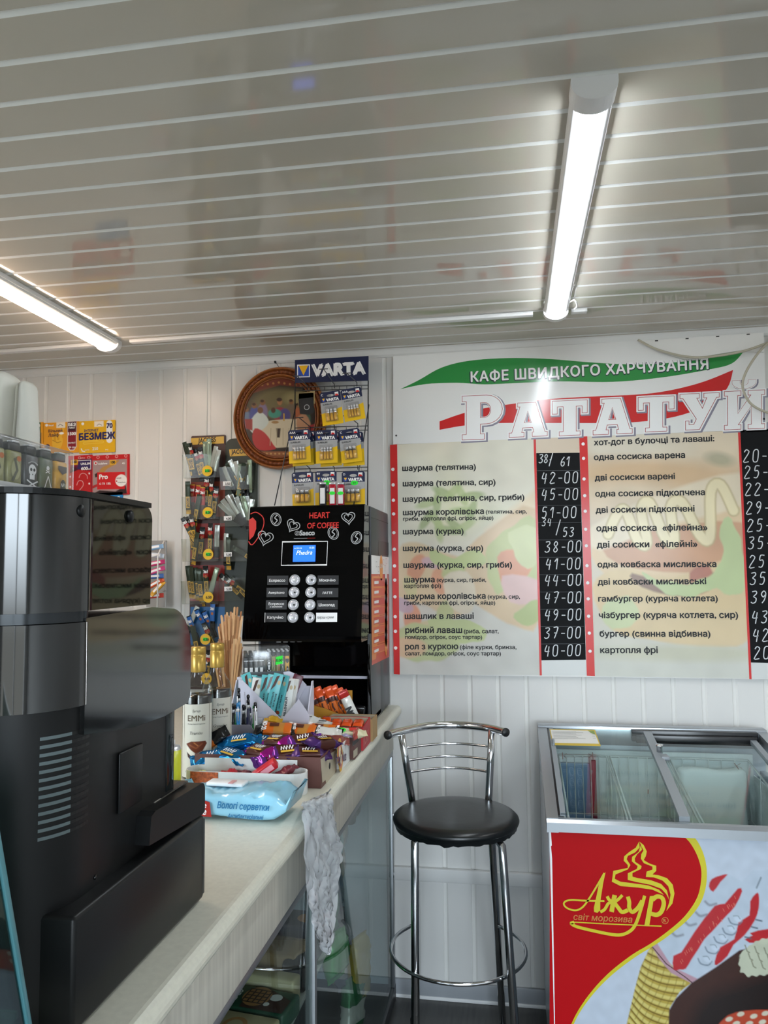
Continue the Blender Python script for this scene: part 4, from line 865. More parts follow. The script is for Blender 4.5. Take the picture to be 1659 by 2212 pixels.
# white bag of cups at the left edge
m_bag = mat('white_bag', 'e4e1d6', .6, bump=.4, nscale=12)
def soft_box(x0, x1, y0, y1, z0, z1, m, amp, seed, bev=.012):
    bm = bmesh.new(); bmesh.ops.create_cube(bm, size=1)
    for v in bm.verts: v.co = V(((x0+x1)/2+v.co.x*(x1-x0), (y0+y1)/2+v.co.y*(y1-y0), (z0+z1)/2+v.co.z*(z1-z0)))
    bmesh.ops.bevel(bm, geom=bm.edges[:], offset=bev, segments=3, profile=.5, affect='EDGES'); bmesh.ops.subdivide_edges(bm, edges=[e for e in bm.edges if e.calc_length() > .02], cuts=4, use_grid_fill=True)
    r = random.Random(seed); ph = [r.uniform(0, 6) for _ in range(6)]
    for v in bm.verts:
        if v.co.z > z0+.01: v.co += V((math.sin(v.co.y*60+ph[0]+v.co.z*40), math.sin(v.co.x*55+ph[1]-v.co.z*30), math.sin(v.co.x*40+v.co.y*50+ph[2])))*amp
    mb = MB(); mb.bm(bm, m, True); return mb
a, b = at(30, 860, Y=.95), at(66, 860, Y=.95)
soft_box(a.x-.002, b.x-.004, .945, .985, LZ, at(40, 822, Y=.95).z, m_bag, .002, 1).build('white_bag'); tag(bpy.data.objects['white_bag'], 'narrow white paper bag standing behind the lighters at the left edge', 'paper bag')
a2_ = at(-60, 860, Y=.95)
tag(soft_box(a2_.x, a.x-.006, .925, .985, LZ, at(10, 808, Y=.95).z, m_bag, .0025, 2).build('white_bag'), 'larger white paper bag cut off by the left edge of the photo', 'paper bag')
# ================================================================== coffee vending machine
K = thing('coffee_vending_machine', 'black coffee vending machine with round buttons and a blue screen on the counter', 'coffee machine', (-.66, 2.55, CZ))
m_km = mat('vending_side', '3c3e42', .38, spec=.5); m_kg = mat('vending_gloss', '030304', .05, coat=0, spec=.16)
DP = (V((0, 2.352, 1.706)), V((0, -.986, .168)).normalized())
xl0, xr0 = at(540, 1092, pl=DP).x, -.452; xl1 = at(523, 1372, pl=DP).x
BX0 = xl1+.012
mb = MB(); mb.box(BX0, -.448, 2.44, 2.785, 1.30, 1.709, m_km, .004); mb.box(BX0, -.448, 2.60, 2.785, CZ+.006, 1.30, m_km, .003); mb.box(-.4565, -.448, 2.40, 2.60, CZ+.006, 1.30, m_km, .003); mb.box(BX0, BX0+.01, 2.40, 2.60, CZ+.006, 1.30, m_km, .003)
mb.box(BX0, -.448, 2.40, 2.60, CZ+.004, CZ+.025, m_km, .003); mb.box(-.4482, -.4475, 2.45, 2.785, 1.672, 1.6735, m_ink); mb.build('cabinet', K)
for x in (BX0+.03, -.48):
    for y in (2.44, 2.75): mb = MB(); mb.lathe([(.012, 0), (.012, .006)], m_dark, 12, Matrix.Translation((x, y, CZ))); mb.build('foot', K)
mb = MB(); prf = [(2.44, 1.708), (2.36, 1.7085), (2.353, 1.704)]; prf += [(2.284, 1.302), (2.283, 1.293), (2.29, 1.285), (2.44, 1.283)]
d0 = V((xl0, 0, 0)); vs = []
mb.prism(prf, BX0-.012, -.452, m_kg, YZ); door = mb.build('door', K)
mb = MB(); mb.box(BX0+.012, -.4575, 2.585, 2.599, CZ+.03, 1.296, m_kg); mb.box(BX0+.012, -.459, 2.40, 2.585, 1.276, 1.282, m_kg); mb.build('niche', K)
mb = MB(); mb.box(BX0+.02, -.47, 2.47, 2.585, 1.152, 1.158, m_dark, .002); mb.box(BX0+.02, -.47, 2.466, 2.47, 1.15, 1.16, mat('lilac_edge', 'c9c6d6', .4), .001); mb.build('cup_shelf', K)
mb = MB()
for k in range(9): a = at(603+k*15, 1386-k*.3, Y=2.40); mb.box(a.x-.008, a.x+.006, 2.396, 2.399, a.z-.002, a.z+.001, m_inkw)  # white dashes paint in a row of reflections below the door
mb.build('reflection_dashes', K)
mb = MB(); mb.tube([at(795, 1392, X=-.45)+V((0, 0, 0)), at(801, 1560, X=-.45)], .005, m_kg, 8); mb.build('niche_pillar', K)
m_silk = mat('print_silver', 'b4b6b8', .35); m_kred = mat('print_red', 'd0302c', .35)
D = lambda x, y: (380+x/3.456, 1080+y/3.456)
mb = MB()
mb.pflat([D(*q) for q in ((545, 150), (575, 130), (600, 160), (600, 215), (580, 270), (548, 300))], DP, m_kred, .0006)
mb.pline([D(*q) for q in smooth_path([(557, 105), (600, 92), (650, 130), (655, 190), (620, 270), (570, 335), (543, 310)], 4)], DP, .003, m_kred, .0006)
mb.build('red_heart', door)
def heart(cx, cy, k, rot, w):
    pts = [(16*math.sin(t)**3, -(13*math.cos(t)-5*math.cos(2*t)-2*math.cos(3*t)-math.cos(4*t))) for t in [2*PI*i/28 for i in range(28)]]
    c, s_ = math.cos(rot), math.sin(rot); mb = MB()
    for sc in (1, .62): mb.pline([D(cx+(x*c-y*s_)*k*sc, cy+(x*s_+y*c)*k*sc) for x, y in pts], DP, w*(1 if sc == 1 else .8), m_silk, .0009, True)
    mb.build('silver_heart', door)
heart(668, 282, 3.6, .25, .0026); heart(874, 192, 3.1, .5, .0026); heart(1288, 132, 3.1, -.1, .0026)
for cx, cy, rot in ((747, 145, .2), (1175, 248, .35), (1348, 282, -.35)):
    mb = MB(); o = lambda rx, ry: [D(cx+rx*math.cos(t)*math.cos(rot)+ry*math.sin(t)*math.sin(rot), cy-rx*math.cos(t)*math.sin(rot)+ry*math.sin(t)*math.cos(rot)) for t in [2*PI*i/24 for i in range(24)]]
    mb.pline(o(38, 47), DP, .0024, m_silk, .0009, True); mb.pline(o(28, 37), DP, .0012, m_silk, .0009, True)
    mb.pline([D(cx+x, cy+y) for x, y in smooth_path([(12, -34), (-8, -10), (10, 8), (-12, 34)], 4)], DP, .003, m_silk, .0011); mb.build('silver_bean', door)
mb = MB(); mb.ptext('HEART', (668.5, 1120), (712, 1118.6), DP, m_kred, .025, 1.25, .0009); mb.ptext('OF COFFEE', (663.6, 1141.6), (731.5, 1140.2), DP, m_kred, .025, 1.25, .0009); mb.build('slogan', door)
mb = MB(); mb.ptext('Saeco', (647.5, 1156.6), (679.5, 1155.9), DP, m_silk, .05, 1.05, .0009)
for r in (4.8, 2.6): q = [(642+r*math.cos(t), 1152+r*math.sin(t)) for t in [2*PI*i/20 for i in range(20)]]; mb.pline(q, DP, .0011, m_silk, .0009, True)
mb.pline([(639, 1155), (645, 1149)], DP, .001, m_silk, .0009); mb.pline([(635, 1163.4), (664, 1162.8)], DP, .0009, m_silk, .0009); mb.pline([(664, 1162.8), (681, 1162.4)], DP, .0009, m_kred, .0009)
mb.build('maker_lettering', door)
mb = MB(); mb.pline([(610.3, 1170.6), (707.8, 1169.3), (705.8, 1220.3), (607.6, 1221.3)], DP, .0024, m_inkw, .0006, True); mb.build('screen_frame', door)
mb = MB(); mb.pflat(((634, 1178.3), (682, 1177.6), (681, 1213.2), (632.6, 1213.8)), DP, mat('lcd_blue', '1a50e0', .3, emit=1.1), .0006); scr = mb.build('screen', door)
mb = MB(); mb.ptext('Phedra', (640, 1199), (674.5, 1198), DP, mat('lcd_white', 'dfe8ff', .4, emit=.45), .0, 1.1, .0012, .3); mb.ptext('16 СЕН 20', (636, 1186), (652, 1185.6), DP, mat('lcd_white'), .0, 1, .0012); mb.ptext('15:35', (668.6, 1185.2), (679, 1184.9), DP, mat('lcd_white'), .0, 1, .0012); mb.build('screen_lettering', scr)
m_lab = mat('label_charcoal', '232326', .4); m_btn = mat('button_silver', 'dcdce4', .22, metal=.35)
names = [('Еспрессо', 577.6, 1243.5, 637, 1253, 0), ('Амерікано', 576, 1269.5, 635.5, 1279.7, 0), ('Еспрессо', 574.5, 1296.5, 634, 1306.6, 0), ('Капучіно', 573.5, 1323.5, 633, 1333.8, 0), ('Мокачіно', 686.3, 1243, 672.2, 1252.7, 1), ('ЛАТТЕ', 685.5, 1270, 671.4, 1279.7, 1), ('Шоколад', 684.5, 1296.5, 670.2, 1306.6, 1), ('Айріш крем', 683, 1323.4, 668.8, 1333.8, 1)]
for i, (t, lx, ly, bx, by, sd) in enumerate(names):
    mb = MB(); wl = i == 7; mb.pflat(((lx, ly+.3), (lx+45.5, ly), (lx+45.2, ly+20), (lx-.4, ly+20.4)), DP, m_inkw if wl else m_lab, .0006)
    if i == 2: mb.ptext(t, (lx+6, ly+10.6), (lx+39, ly+10.3), DP, m_inkw, .02, 1, .0011); mb.ptext('з молоком', (lx+8.5, ly+16), (lx+35, ly+15.8), DP, m_inkw, .015, 1, .0011)
    elif wl: mb.ptext(t, (lx+1, ly+13.5), (lx+38, ly+12.5), DP, m_ink, .0, 1.2, .0011, .25)
    else:
        k = (11, 10) if i in (5,) else (4, 4) ; mb.ptext(t, (lx+k[0], ly+13.3), (lx+45.4-k[1]-3, ly+13), DP, m_inkw, .02, 1, .0011)
    if i == 3: mb.pline([(lx-.7, ly), (lx-1.4, ly+21)], DP, .0016, m_inkw, .0008)
    o = mb.build('drink_label', door)
    if wl: o['label'] = 'white handwritten drink label'
    c = at(bx, by, pl=DP); M = frame(c, (1, 0, 0), DP[1].cross(V((1, 0, 0)))); r = (at(bx+11.4, by, pl=DP)-c).length
    mb = MB(); mb.lathe([(r, 0), (r, .003), (r*.93, .005), (r*.86, .0045), (r*.82, .0028)], m_silk, 32, M, cap=False); mb.lathe([(r*.82, .002), (r*.8, .0038), (r*.5, .0045), (.0005, .0047)], m_btn, 32, M, cap=False)
    mb.disc((r*.15, -r*.05), r*.36, r*.3, m_silk, M, .0056); mb.disc((r*.2, -r*.05), r*.2, r*.16, m_lab, M, .0062, 14) if i % 3 else mb.disc((-r*.1, 0), r*.24, r*.2, m_inkw, M, .0062, 14)
    mb.build('drink_button', door)
# price sticker on the side
KX = PX(-.448); m_or = mat('sticker_orange', 'ee9a30', .3); m_rd2 = mat('sticker_red', 'cf3c28', .3); m_or2 = mat('sticker_cell', 'e0563a', .3)
T = lambda x, y: (740+x/4.608, 1080+y/4.608)
mb = MB(); mb.pflat([T(*q) for q in ((283, 735), (460, 720), (465, 1560), (290, 1645))], KX, m_rd2, .0006); mb.pflat([T(*q) for q in ((283, 548), (460, 570), (460, 738), (284, 738))], KX, m_inkw, .0009)
mb.pflat([T(*q) for q in ((288, 760), (360, 752), (395, 800), (330, 1580), (290, 1600))], KX, mat('sticker_peach', 'e88a4a', .3), .0009)
for k in range(8):
    y0, y1 = 775+k*98, 862+k*96; sl = -k*7
    mb.pflat([T(*q) for q in ((305, y0), (448, y0+sl+6), (448, y1+sl), (305, y1))], KX, m_or2 if k % 2 else m_rd2, .0012); mb.pline([T(*q) for q in ((305, y0), (448, y0+sl+6), (448, y1+sl), (305, y1))], KX, .0012, m_or, .0015, True)
    mb.pflat([T(*q) for q in ((312, y0+34), (355, y0+30+sl*.3), (355, y0+58+sl*.3), (312, y0+62))], KX, m_inkw, .0015)
    mb.pflat([T(*q) for q in ((425, y0+14+sl), (443, y0+12+sl), (443, y0+66+sl), (425, y0+70+sl))], KX, m_inkw, .0015); mb.pdisc(T(428, y0+24+sl), 2.6, KX, m_or if k % 2 else m_inkw, .0018, 4)
mb.pdisc(T(382, 675), 3.4, KX, m_or, .0012, 4.6); mb.ptext('ЦІНИ', T(370, 678), T(394, 676), KX, m_inkw, .02, 1, .0015)
for x, y in ((335, 640), (355, 690), (405, 620), (420, 680), (432, 610)): mb.pline([T(x-6, y-25), T(x+6, y-25), T(x+4, y+25), T(x-4, y+25)], KX, .001, m_lab if x < 400 else m_kred, .0012, True)
mb.build('price_sticker', K)
mb = MB(); mb.pflat([T(*q) for q in ((357, 402), (455, 425), (455, 552), (357, 548))], KX, mat('vending_panel', '2c3032', .4), .0006); mb.build('side_panel_patch', K)
# ================================================================== wrapped goods
def wrapper(L_, W_, H_, bands, seed=1, crk=.0012, fin=.011, ny=10, base=None):
    """flow-wrapped bar: two flat crimped ends and a soft pillow body. length along x, bottom at z=0; bands = [(t0,t1,material)]"""
    r = random.Random(seed); xs = [-L_/2, -L_/2+fin*.5, -L_/2+fin]; sw = min(.02, L_*.16)
    xs += [-L_/2+fin+sw*k/3 for k in (1, 2, 3)]; n = max(4, int((L_-2*fin-2*sw)/.012)); a, b = -L_/2+fin+sw, L_/2-fin-sw
    xs += [a+(b-a)*k/n for k in range(1, n)]; xs += [-x for x in xs[:6]][::-1]; vs = []; fs = []; N = 2*ny
    for x in xs:
        d = L_/2-abs(x)
        if d <= fin+1e-6: hh, ww = .0005, W_/2*(.92+.06*r.random())
        else: s = min(1, (d-fin)/sw); s = math.sin(s*PI/2); hh = .0005+(H_/2-.0005)*s; ww = W_/2*(.94+.06*s)
        for k in range(N):
            t = 2*PI*k/N; c, s_ = math.cos(t), math.sin(t); e = .55
            y = ww*math.copysign(abs(c)**e, c); z = hh*math.copysign(abs(s_)**e, s_); j = crk*(1 if d > fin else .6)
            vs.append((x+r.uniform(-j, j)*.3, y+r.uniform(-j, j)*.5, H_/2+z+r.uniform(-j, j)+(0 if d > fin else math.sin(k*2.1)*.0006)))
    mb = MB()
    for i in range(len(xs)-1):
        t = ((xs[i]+xs[i+1])/2+L_/2)/L_; m = bands[-1][2]
        for t0, t1, q in bands:
            if t0 <= t < t1: m = q; break
        mb.add([], [], m); k0 = mb.mi(m)
        for k in range(N): fs.append((i*N+k, i*N+(k+1) % N, (i+1)*N+(k+1) % N, (i+1)*N+k)); mb.m.append(k0); mb.sm.append(True)
    mb.v = [V(v) for v in vs]; mb.f = [list(f) for f in fs]
    return mb
TOP = lambda h: Matrix.Translation((0, 0, h))
def orient(loc, xd, up):
    x = V(xd).normalized(); z = V(up); z = (z-x*z.dot(x)).normalized(); y = z.cross(x)
    return Matrix(((x.x, y.x, z.x, loc[0]), (x.y, y.y, z.y, loc[1]), (x.z, y.z, z.z, loc[2]), (0, 0, 0, 1)))
PROTO = {}
def put(key, name, M, label, cat, group=None):
    """first use moves the finished piece itself, later uses copy it"""
    mb = PROTO[key]
    if isinstance(mb, MB): o = mb.build(name, None, (0, 0, 0)); PROTO[key] = o
    else: o = mb.copy(); o.name = name; COL.objects.link(o)
    o.matrix_world = M
    for k in ('group',):
        if k in o and not group: del o[k]
    return tag(o, label, cat, group)
foil = lambda n, c, r=.22, me=.35: mat(n, c, r, metal=me)
f_dg = foil('foil_darkgreen', '2f3a2a', .25, .3); f_bk = foil('foil_black', '191a1b', .22, .2); f_go = foil('foil_gold', 'c79a3a', .25, .5); f_si = foil('foil_silver', 'b9bdb8', .2, .6); f_gs = foil('foil_greensilver', '8c9a84', .22, .5); f_rd = foil('foil_red', 'b02a26', .25, .2); f_bl = foil('foil_blue', '2a67b4', .28, .1); f_bn = foil('foil_brown', '5a3020', .28, .1)
lab_go = mat('label_gold', 'd8ac3c', .35); lab_or = mat('cup_print', 'b0683c', .4)
def stick(kind):
    """thin coffee stick, crimped at both ends, standing along +x with its face up (+z)"""
    L_, W_, H_ = .125, .021, .007; b = {'green': [(0, .12, f_go), (.12, 1, f_dg)], 'black': [(0, .1, f_bk), (.1, .62, f_dg), (.62, .74, f_rd), (.74, 1, f_bk)], 'silver': [(0, 1, f_gs)], 'blue': [(0, .5, f_bk), (.5, .95, f_bl), (.95, 1, f_bk)], 'red': [(0, .4, f_bn), (.4, .95, f_rd), (.95, 1, f_go)], 'grey': [(0, .3, f_bk), (.3, 1, f_si)]}[kind]
    mb = wrapper(L_, W_, H_, b, hash(kind) % 97 if False else len(kind)*7, .0011, .009, 6); T_ = TOP(H_+.0009)
    if kind in ('green', 'black'):
        mb.flat([(-.04, -.0075), (.004, -.0075), (.004, .0075), (-.04, .0075)], lab_go, T_); mb.text('JACOBS', T_ @ Matrix.Translation((-.018, -.004, .0003)), None, m_ink, 'C', 0, .04, 1.2, .036)
    if kind in ('black', 'blue', 'red'):
        R_ = T_ @ Matrix.Translation((.036, 0, .0003)) @ Matrix.Rotation(-PI/2, 4, 'Z'); mb.text('3в1', R_, None, m_inkw, 'C', 0, .09, 1.25, .015); mb.disc((.022, 0), .006, .005, lab_or, T_, .0003)
    return mb
for k in ('green', 'black', 'silver', 'blue', 'red', 'grey'): PROTO['stick_'+k] = stick(k)
ADJ = {'green': 'dark green and gold', 'black': 'black three-in-one', 'silver': 'plain silvery green', 'blue': 'blue three-in-one', 'red': 'red three-in-one', 'grey': 'black and silver'}
# ---- two hanging displays of coffee sticks
DY = WY-.006
m_pk = see_through('pocket_plastic', 'f2f4f0', .95, .05, 'b9b8ac', .45)
m_cbr = mat('card_brown', '40201a', .45, noise=.2, nscale=8); m_cgr = mat('card_green', '1e2a20', .45, noise=.2, nscale=8); m_cred = mat('card_red', '8e1f1c', .45); m_cbl = mat('card_blue', '14609e', .45); m_bdg = mat('badge_yellow', 'eebf1c', .5)
def display(name, label, xl, xr, ytop, ybot, tone, rows, round_top, first):
    pl = PY(DY); a, b = at(xl, ytop, pl=pl), at(xr, ybot, pl=pl); t = thing(name, label, 'display card', ((a.x+b.x)/2, DY, b.z))
    mb = MB(); r = .03 if round_top else .006; w = b.x-a.x
    pts = [(a.x, b.z), (b.x, b.z)]+arcp(b.x-r, a.z-r, r, r, 0, PI/2, 8)+arcp(a.x+r, a.z-r, r, r, PI/2, PI, 8)
    mb.prism(pts, -(DY+.004), -DY, tone, XZ); mb.build('backing_card', t)
    for i, (y0, y1) in enumerate(rows):
        za, zb = at(xl, y0, pl=pl).z, at(xl, y1, pl=pl).z
        if not round_top and i in (1, 2, 3): mb = MB(); mb.flat([(a.x+.002, zb+.01), (b.x-.001, zb+.01), (b.x-.001, za+.06), (a.x+.002, za+.06)], (mat('card_rust', '7a2c14', .45), m_cred, m_cred)[i-1], XZ, -DY+.0008); mb.build('coloured_panel', t)
        if not round_top and i == 4: mb = MB(); mb.flat([(a.x+.004, zb), (b.x+.002, zb), (b.x+.002, za+.06), (a.x+.004, za+.06)], m_cbl, XZ, -DY+.0008); mb.build('coloured_panel', t)
        mb = MB(); d = .036; x0, x1 = a.x-(.004 if round_top else .014), b.x-.008-(0 if round_top else .003)
        mb.add([(x0, DY-d, zb), (x1, DY-d, zb), (x1+.004, DY-d-.006, za), (x0-.004, DY-d-.006, za)], [(0, 1, 2, 3)], m_pk); mb.add([(x0, DY-d, zb), (x0-.004, DY-d-.006, za), (x0, DY, za), (x0, DY, zb)], [(0, 1, 2, 3)], m_pk); mb.add([(x1, DY-d, zb), (x1+.004, DY-d-.006, za), (x1, DY, za), (x1, DY, zb)], [(3, 2, 1, 0)], m_pk); mb.add([(x0, DY-d, zb), (x1, DY-d, zb), (x1, DY, zb), (x0, DY, zb)], [(0, 3, 2, 1)], m_pk)
        mb.tube([(x0-.003, DY-d-.004, za), (x0, DY-d-.001, zb), (x1, DY-d-.001, zb)], .0008, m_clear, 4); mb.build('pocket', t)
    return t, a, b
rowsL = [(985, 1035), (1075, 1123), (1165, 1213), (1255, 1304), (1345, 1393), (1432, 1480)]
left, la, lb = display('coffee_display', 'left hanging coffee stick display with yellow star badges, beside the round picture', 413, 484, 942, 1490, m_cbr, rowsL, False, 0)
rowsR = [(1012, 1060), (1090, 1138), (1168, 1213), (1248, 1296)]
right, ra, rb = display('coffee_display', 'right hanging coffee stick display with white price tags, partly behind the vending machine', 487, 555, 948, 1330, m_cgr, rowsR, True, 0)
pl = PY(DY); mb = MB(); mb.pflat(((413, 947), (484, 942.5), (484, 958), (413, 961)), pl, lab_go, .0015); mb.ptext('JACOBS', (428, 957.5), (467, 954), pl, m_ink, .03, 1.3, .002, .15); mb.build('header_strip', left)
mb = MB(); mb.pflat(((495, 971), (540, 969), (541, 984), (497, 986)), pl, lab_go, .0015); mb.ptext('JACOBS', (500, 981), (537, 979), pl, m_ink, .03, 1.2, .002); mb.build('header_strip', right)
FYp = DY-.044; pf = PY(FYp)
for cx, cy, tx, gr in ((447.5, 1017, '2,50', 1), (448.5, 1107, '4,00', 1), (449.5, 1197.5, '4,50', 1), (449.5, 1290, '6.50', 0), (443.5, 1381, '4,50', 1), (446, 1466, '4,49', 0)):
    mb = MB(); c = at(cx, cy, pl=pf); M = XZ.copy(); r = .0215
    mb.prism([(c.x+r*(1 if k % 2 else .9)*math.cos(PI*k/22), c.z+r*(1 if k % 2 else .9)*math.sin(PI*k/22)) for k in range(44)], -FYp-.0005, -FYp, m_bdg, M)
    if gr: mb.flat([(c.x-.009, c.z-.006), (c.x+.009, c.z-.006), (c.x+.009, c.z+.006), (c.x-.009, c.z+.006)], m_green, M, -FYp+.0006)
    mb.text(tx, frame((c.x+.003, FYp-.0012, c.z-.005), (1, 0, 0), (0, 0, 1)), None, m_ink, 'C', .0002, .03, 1, .022); mb.build('price_badge', left)
for x, y, tx in ((481.5, 1040, '3,50'), (483.5, 1115, '4,00'), (484, 1193, '5,00'), (484.5, 1267.5, '5,00')):
    mb = MB(); mb.pflat(((x, y), (x+17, y-.6), (x+17, y+9), (x, y+9.6)), pf, m_inkw, 0); mb.ptext(tx, (x+5, y+8), (x+15.5, y+7.6), pf, m_ink, .03, 1.1, .0005); mb.build('price_tag', right)
def fill(tx, side, pocket, items, yd=None):
    for kd, px, py, ang in items:     # px,py = where the top end of the stick shows; ang = lean in degrees (positive to the right)
        Y_ = DY-.012-.022*rnd.random() if yd is None else yd
        p = at(px, py, Y=Y_); a_ = math.radians(ang); xd = V((math.sin(a_), -.10-.06*rnd.random(), math.cos(a_))).normalized()
        M = orient(p-xd*.0625, xd, V((rnd.uniform(-.35, .35), -1, 0)))
        put('stick_'+kd, 'coffee_stick', M, '%s coffee stick in the %s pocket of the %s coffee display' % (ADJ[kd], pocket, side), 'coffee stick', '%s coffee sticks, %s pocket, %s display' % (kd, pocket, side))
fill(0, 'left', 'top', [('green', 399, 955, -14), ('green', 405, 958, -8), ('black', 412, 957, -6), ('black', 421, 970, -12), ('black', 433, 966, -4), ('silver', 444, 954, 2), ('silver', 452, 948, 1), ('grey', 468, 964, 14), ('grey', 474, 972, 16)])
fill(0, 'left', 'second', [('green', 406, 1040, 0), ('red', 416, 1046, 4), ('red', 430, 1048, 8), ('red', 439, 1052, 4), ('black', 447, 1026, 6), ('black', 460, 1036, 8), ('black', 468, 1050, 10), ('green', 432, 1068, 12)])
fill(0, 'left', 'third', [('black', 395, 1118, -28), ('black', 404, 1116, -16), ('black', 414, 1112, -8), ('green', 412, 1126, -4), ('black', 438, 1138, 8), ('black', 456, 1130, 4), ('grey', 470, 1134, 4), ('green', 428, 1150, 10)])
fill(0, 'left', 'fourth', [('green', 406, 1222, -6), ('green', 414, 1223, -4), ('green', 422, 1226, -4), ('green', 430, 1228, -3), ('silver', 437, 1230, 0), ('black', 444, 1222, 0), ('silver', 470, 1226, 18), ('green', 428, 1240, -8)])
fill(0, 'left', 'fifth', [('blue', 408, 1330, -20), ('blue', 424, 1316, -30), ('grey', 428, 1310, 26), ('blue', 440, 1320, -24), ('blue', 461, 1302, 4), ('green', 416, 1352, -10), ('black', 440, 1345, -24)])
fill(0, 'left', 'lowest', [('blue', 440, 1406, -6), ('black', 452, 1404, 4), ('blue', 448, 1418, 2)])
fill(0, 'right', 'top', [('grey', 484, 1008, -22), ('green', 490, 1000, -34), ('grey', 497, 994, -28), ('green', 505, 998, -30), ('grey', 511, 996, -10), ('silver', 520, 1002, 6), ('green', 528, 1000, 14), ('silver', 540, 993, 2), ('grey', 536, 1000, 4)])
fill(0, 'right', 'second', [('grey', 474, 1088, -46), ('grey', 480, 1080, -40), ('grey', 491, 1070, -30), ('grey', 500, 1068, -20), ('grey', 510, 1074, -20), ('silver', 524, 1072, -14), ('grey', 532, 1072, -12), ('grey', 546, 1078, 10)])
fill(0, 'right', 'third', [('grey', 490, 1152, 4), ('green', 494, 1160, 2), ('green', 502, 1182, -58)])
fill(0, 'right', 'lowest', [('black', 476, 1240, -44), ('black', 486, 1246, -52), ('green', 498, 1248, -40)])
# ---- wall rack of chewing gum seen over the espresso machine
gt = thing('gum_rack', 'small white wire rack of chewing gum on the wall above the espresso machine', 'gum rack', at(342, 1310, Y=2.74))
mb = MB(); q = lambda x, y, Y: at(x, y, Y=Y)
mb.tube([q(358, 1312, 2.7), q(358.5, 1172, 2.72), q(354, 1169, 2.71), q(341, 1200, 2.62), q(340, 1312, 2.6)], .0028, m_white, 6); mb.tube([q(341, 1200, 2.62), q(322, 1204, 2.6)], .0022, m_white, 6); mb.tube([q(358, 1232, 2.7), q(341, 1236, 2.6)], .0016, m_white, 6); mb.tube([q(358, 1276, 2.7), q(341, 1282, 2.6)], .0016, m_white, 6); mb.build('wire_frame', gt)
mb = MB(); a, b = q(318, 1168, 2.76), q(358, 1312, 2.76); mb.box(a.x, b.x, 2.76, 2.766, b.z, a.z, mat('rack_grey', '9a9894', .5)); mb.build('back_plate', gt)
gcol = ('8fb4d8', 'cfd8e4', 'd8387a', 'd84a8a', '3a68b0', 'd85a2a', 'e0a83a', 'c43a2a')
for i, (x, y, an) in enumerate(((333, 1184, 10), (334, 1200, -6), (336, 1218, 12), (337, 1234, 20), (333, 1246, 4), (336, 1262, 30), (342, 1272, 50), (333, 1288, 4))):
    p = q(x, y, 2.66); mb = wrapper(.07, .018, .012, [(0, 1, foil('gum_%d' % i, gcol[i], .3, .1))], i, .0006, .006, 5); mb.box(-.02, .02, -.004, .004, .0122, .0126, m_inkw)
    o = mb.build('gum_pack', None, (0, 0, 0)); o.matrix_world = orient(p, (math.cos(math.radians(an)), .3, math.sin(math.radians(an))), (0, -1, .2))
    tag(o, ('pale blue gum pack at the top of', 'silvery gum pack second in', 'pink gum pack third from the top in', 'bright pink tilted gum pack in', 'dark blue gum pack in the middle of', 'orange gum pack leaning in', 'yellow gum pack tilted steeply in', 'red gum pack at the bottom of')[i]+' the white wire rack', 'chewing gum')
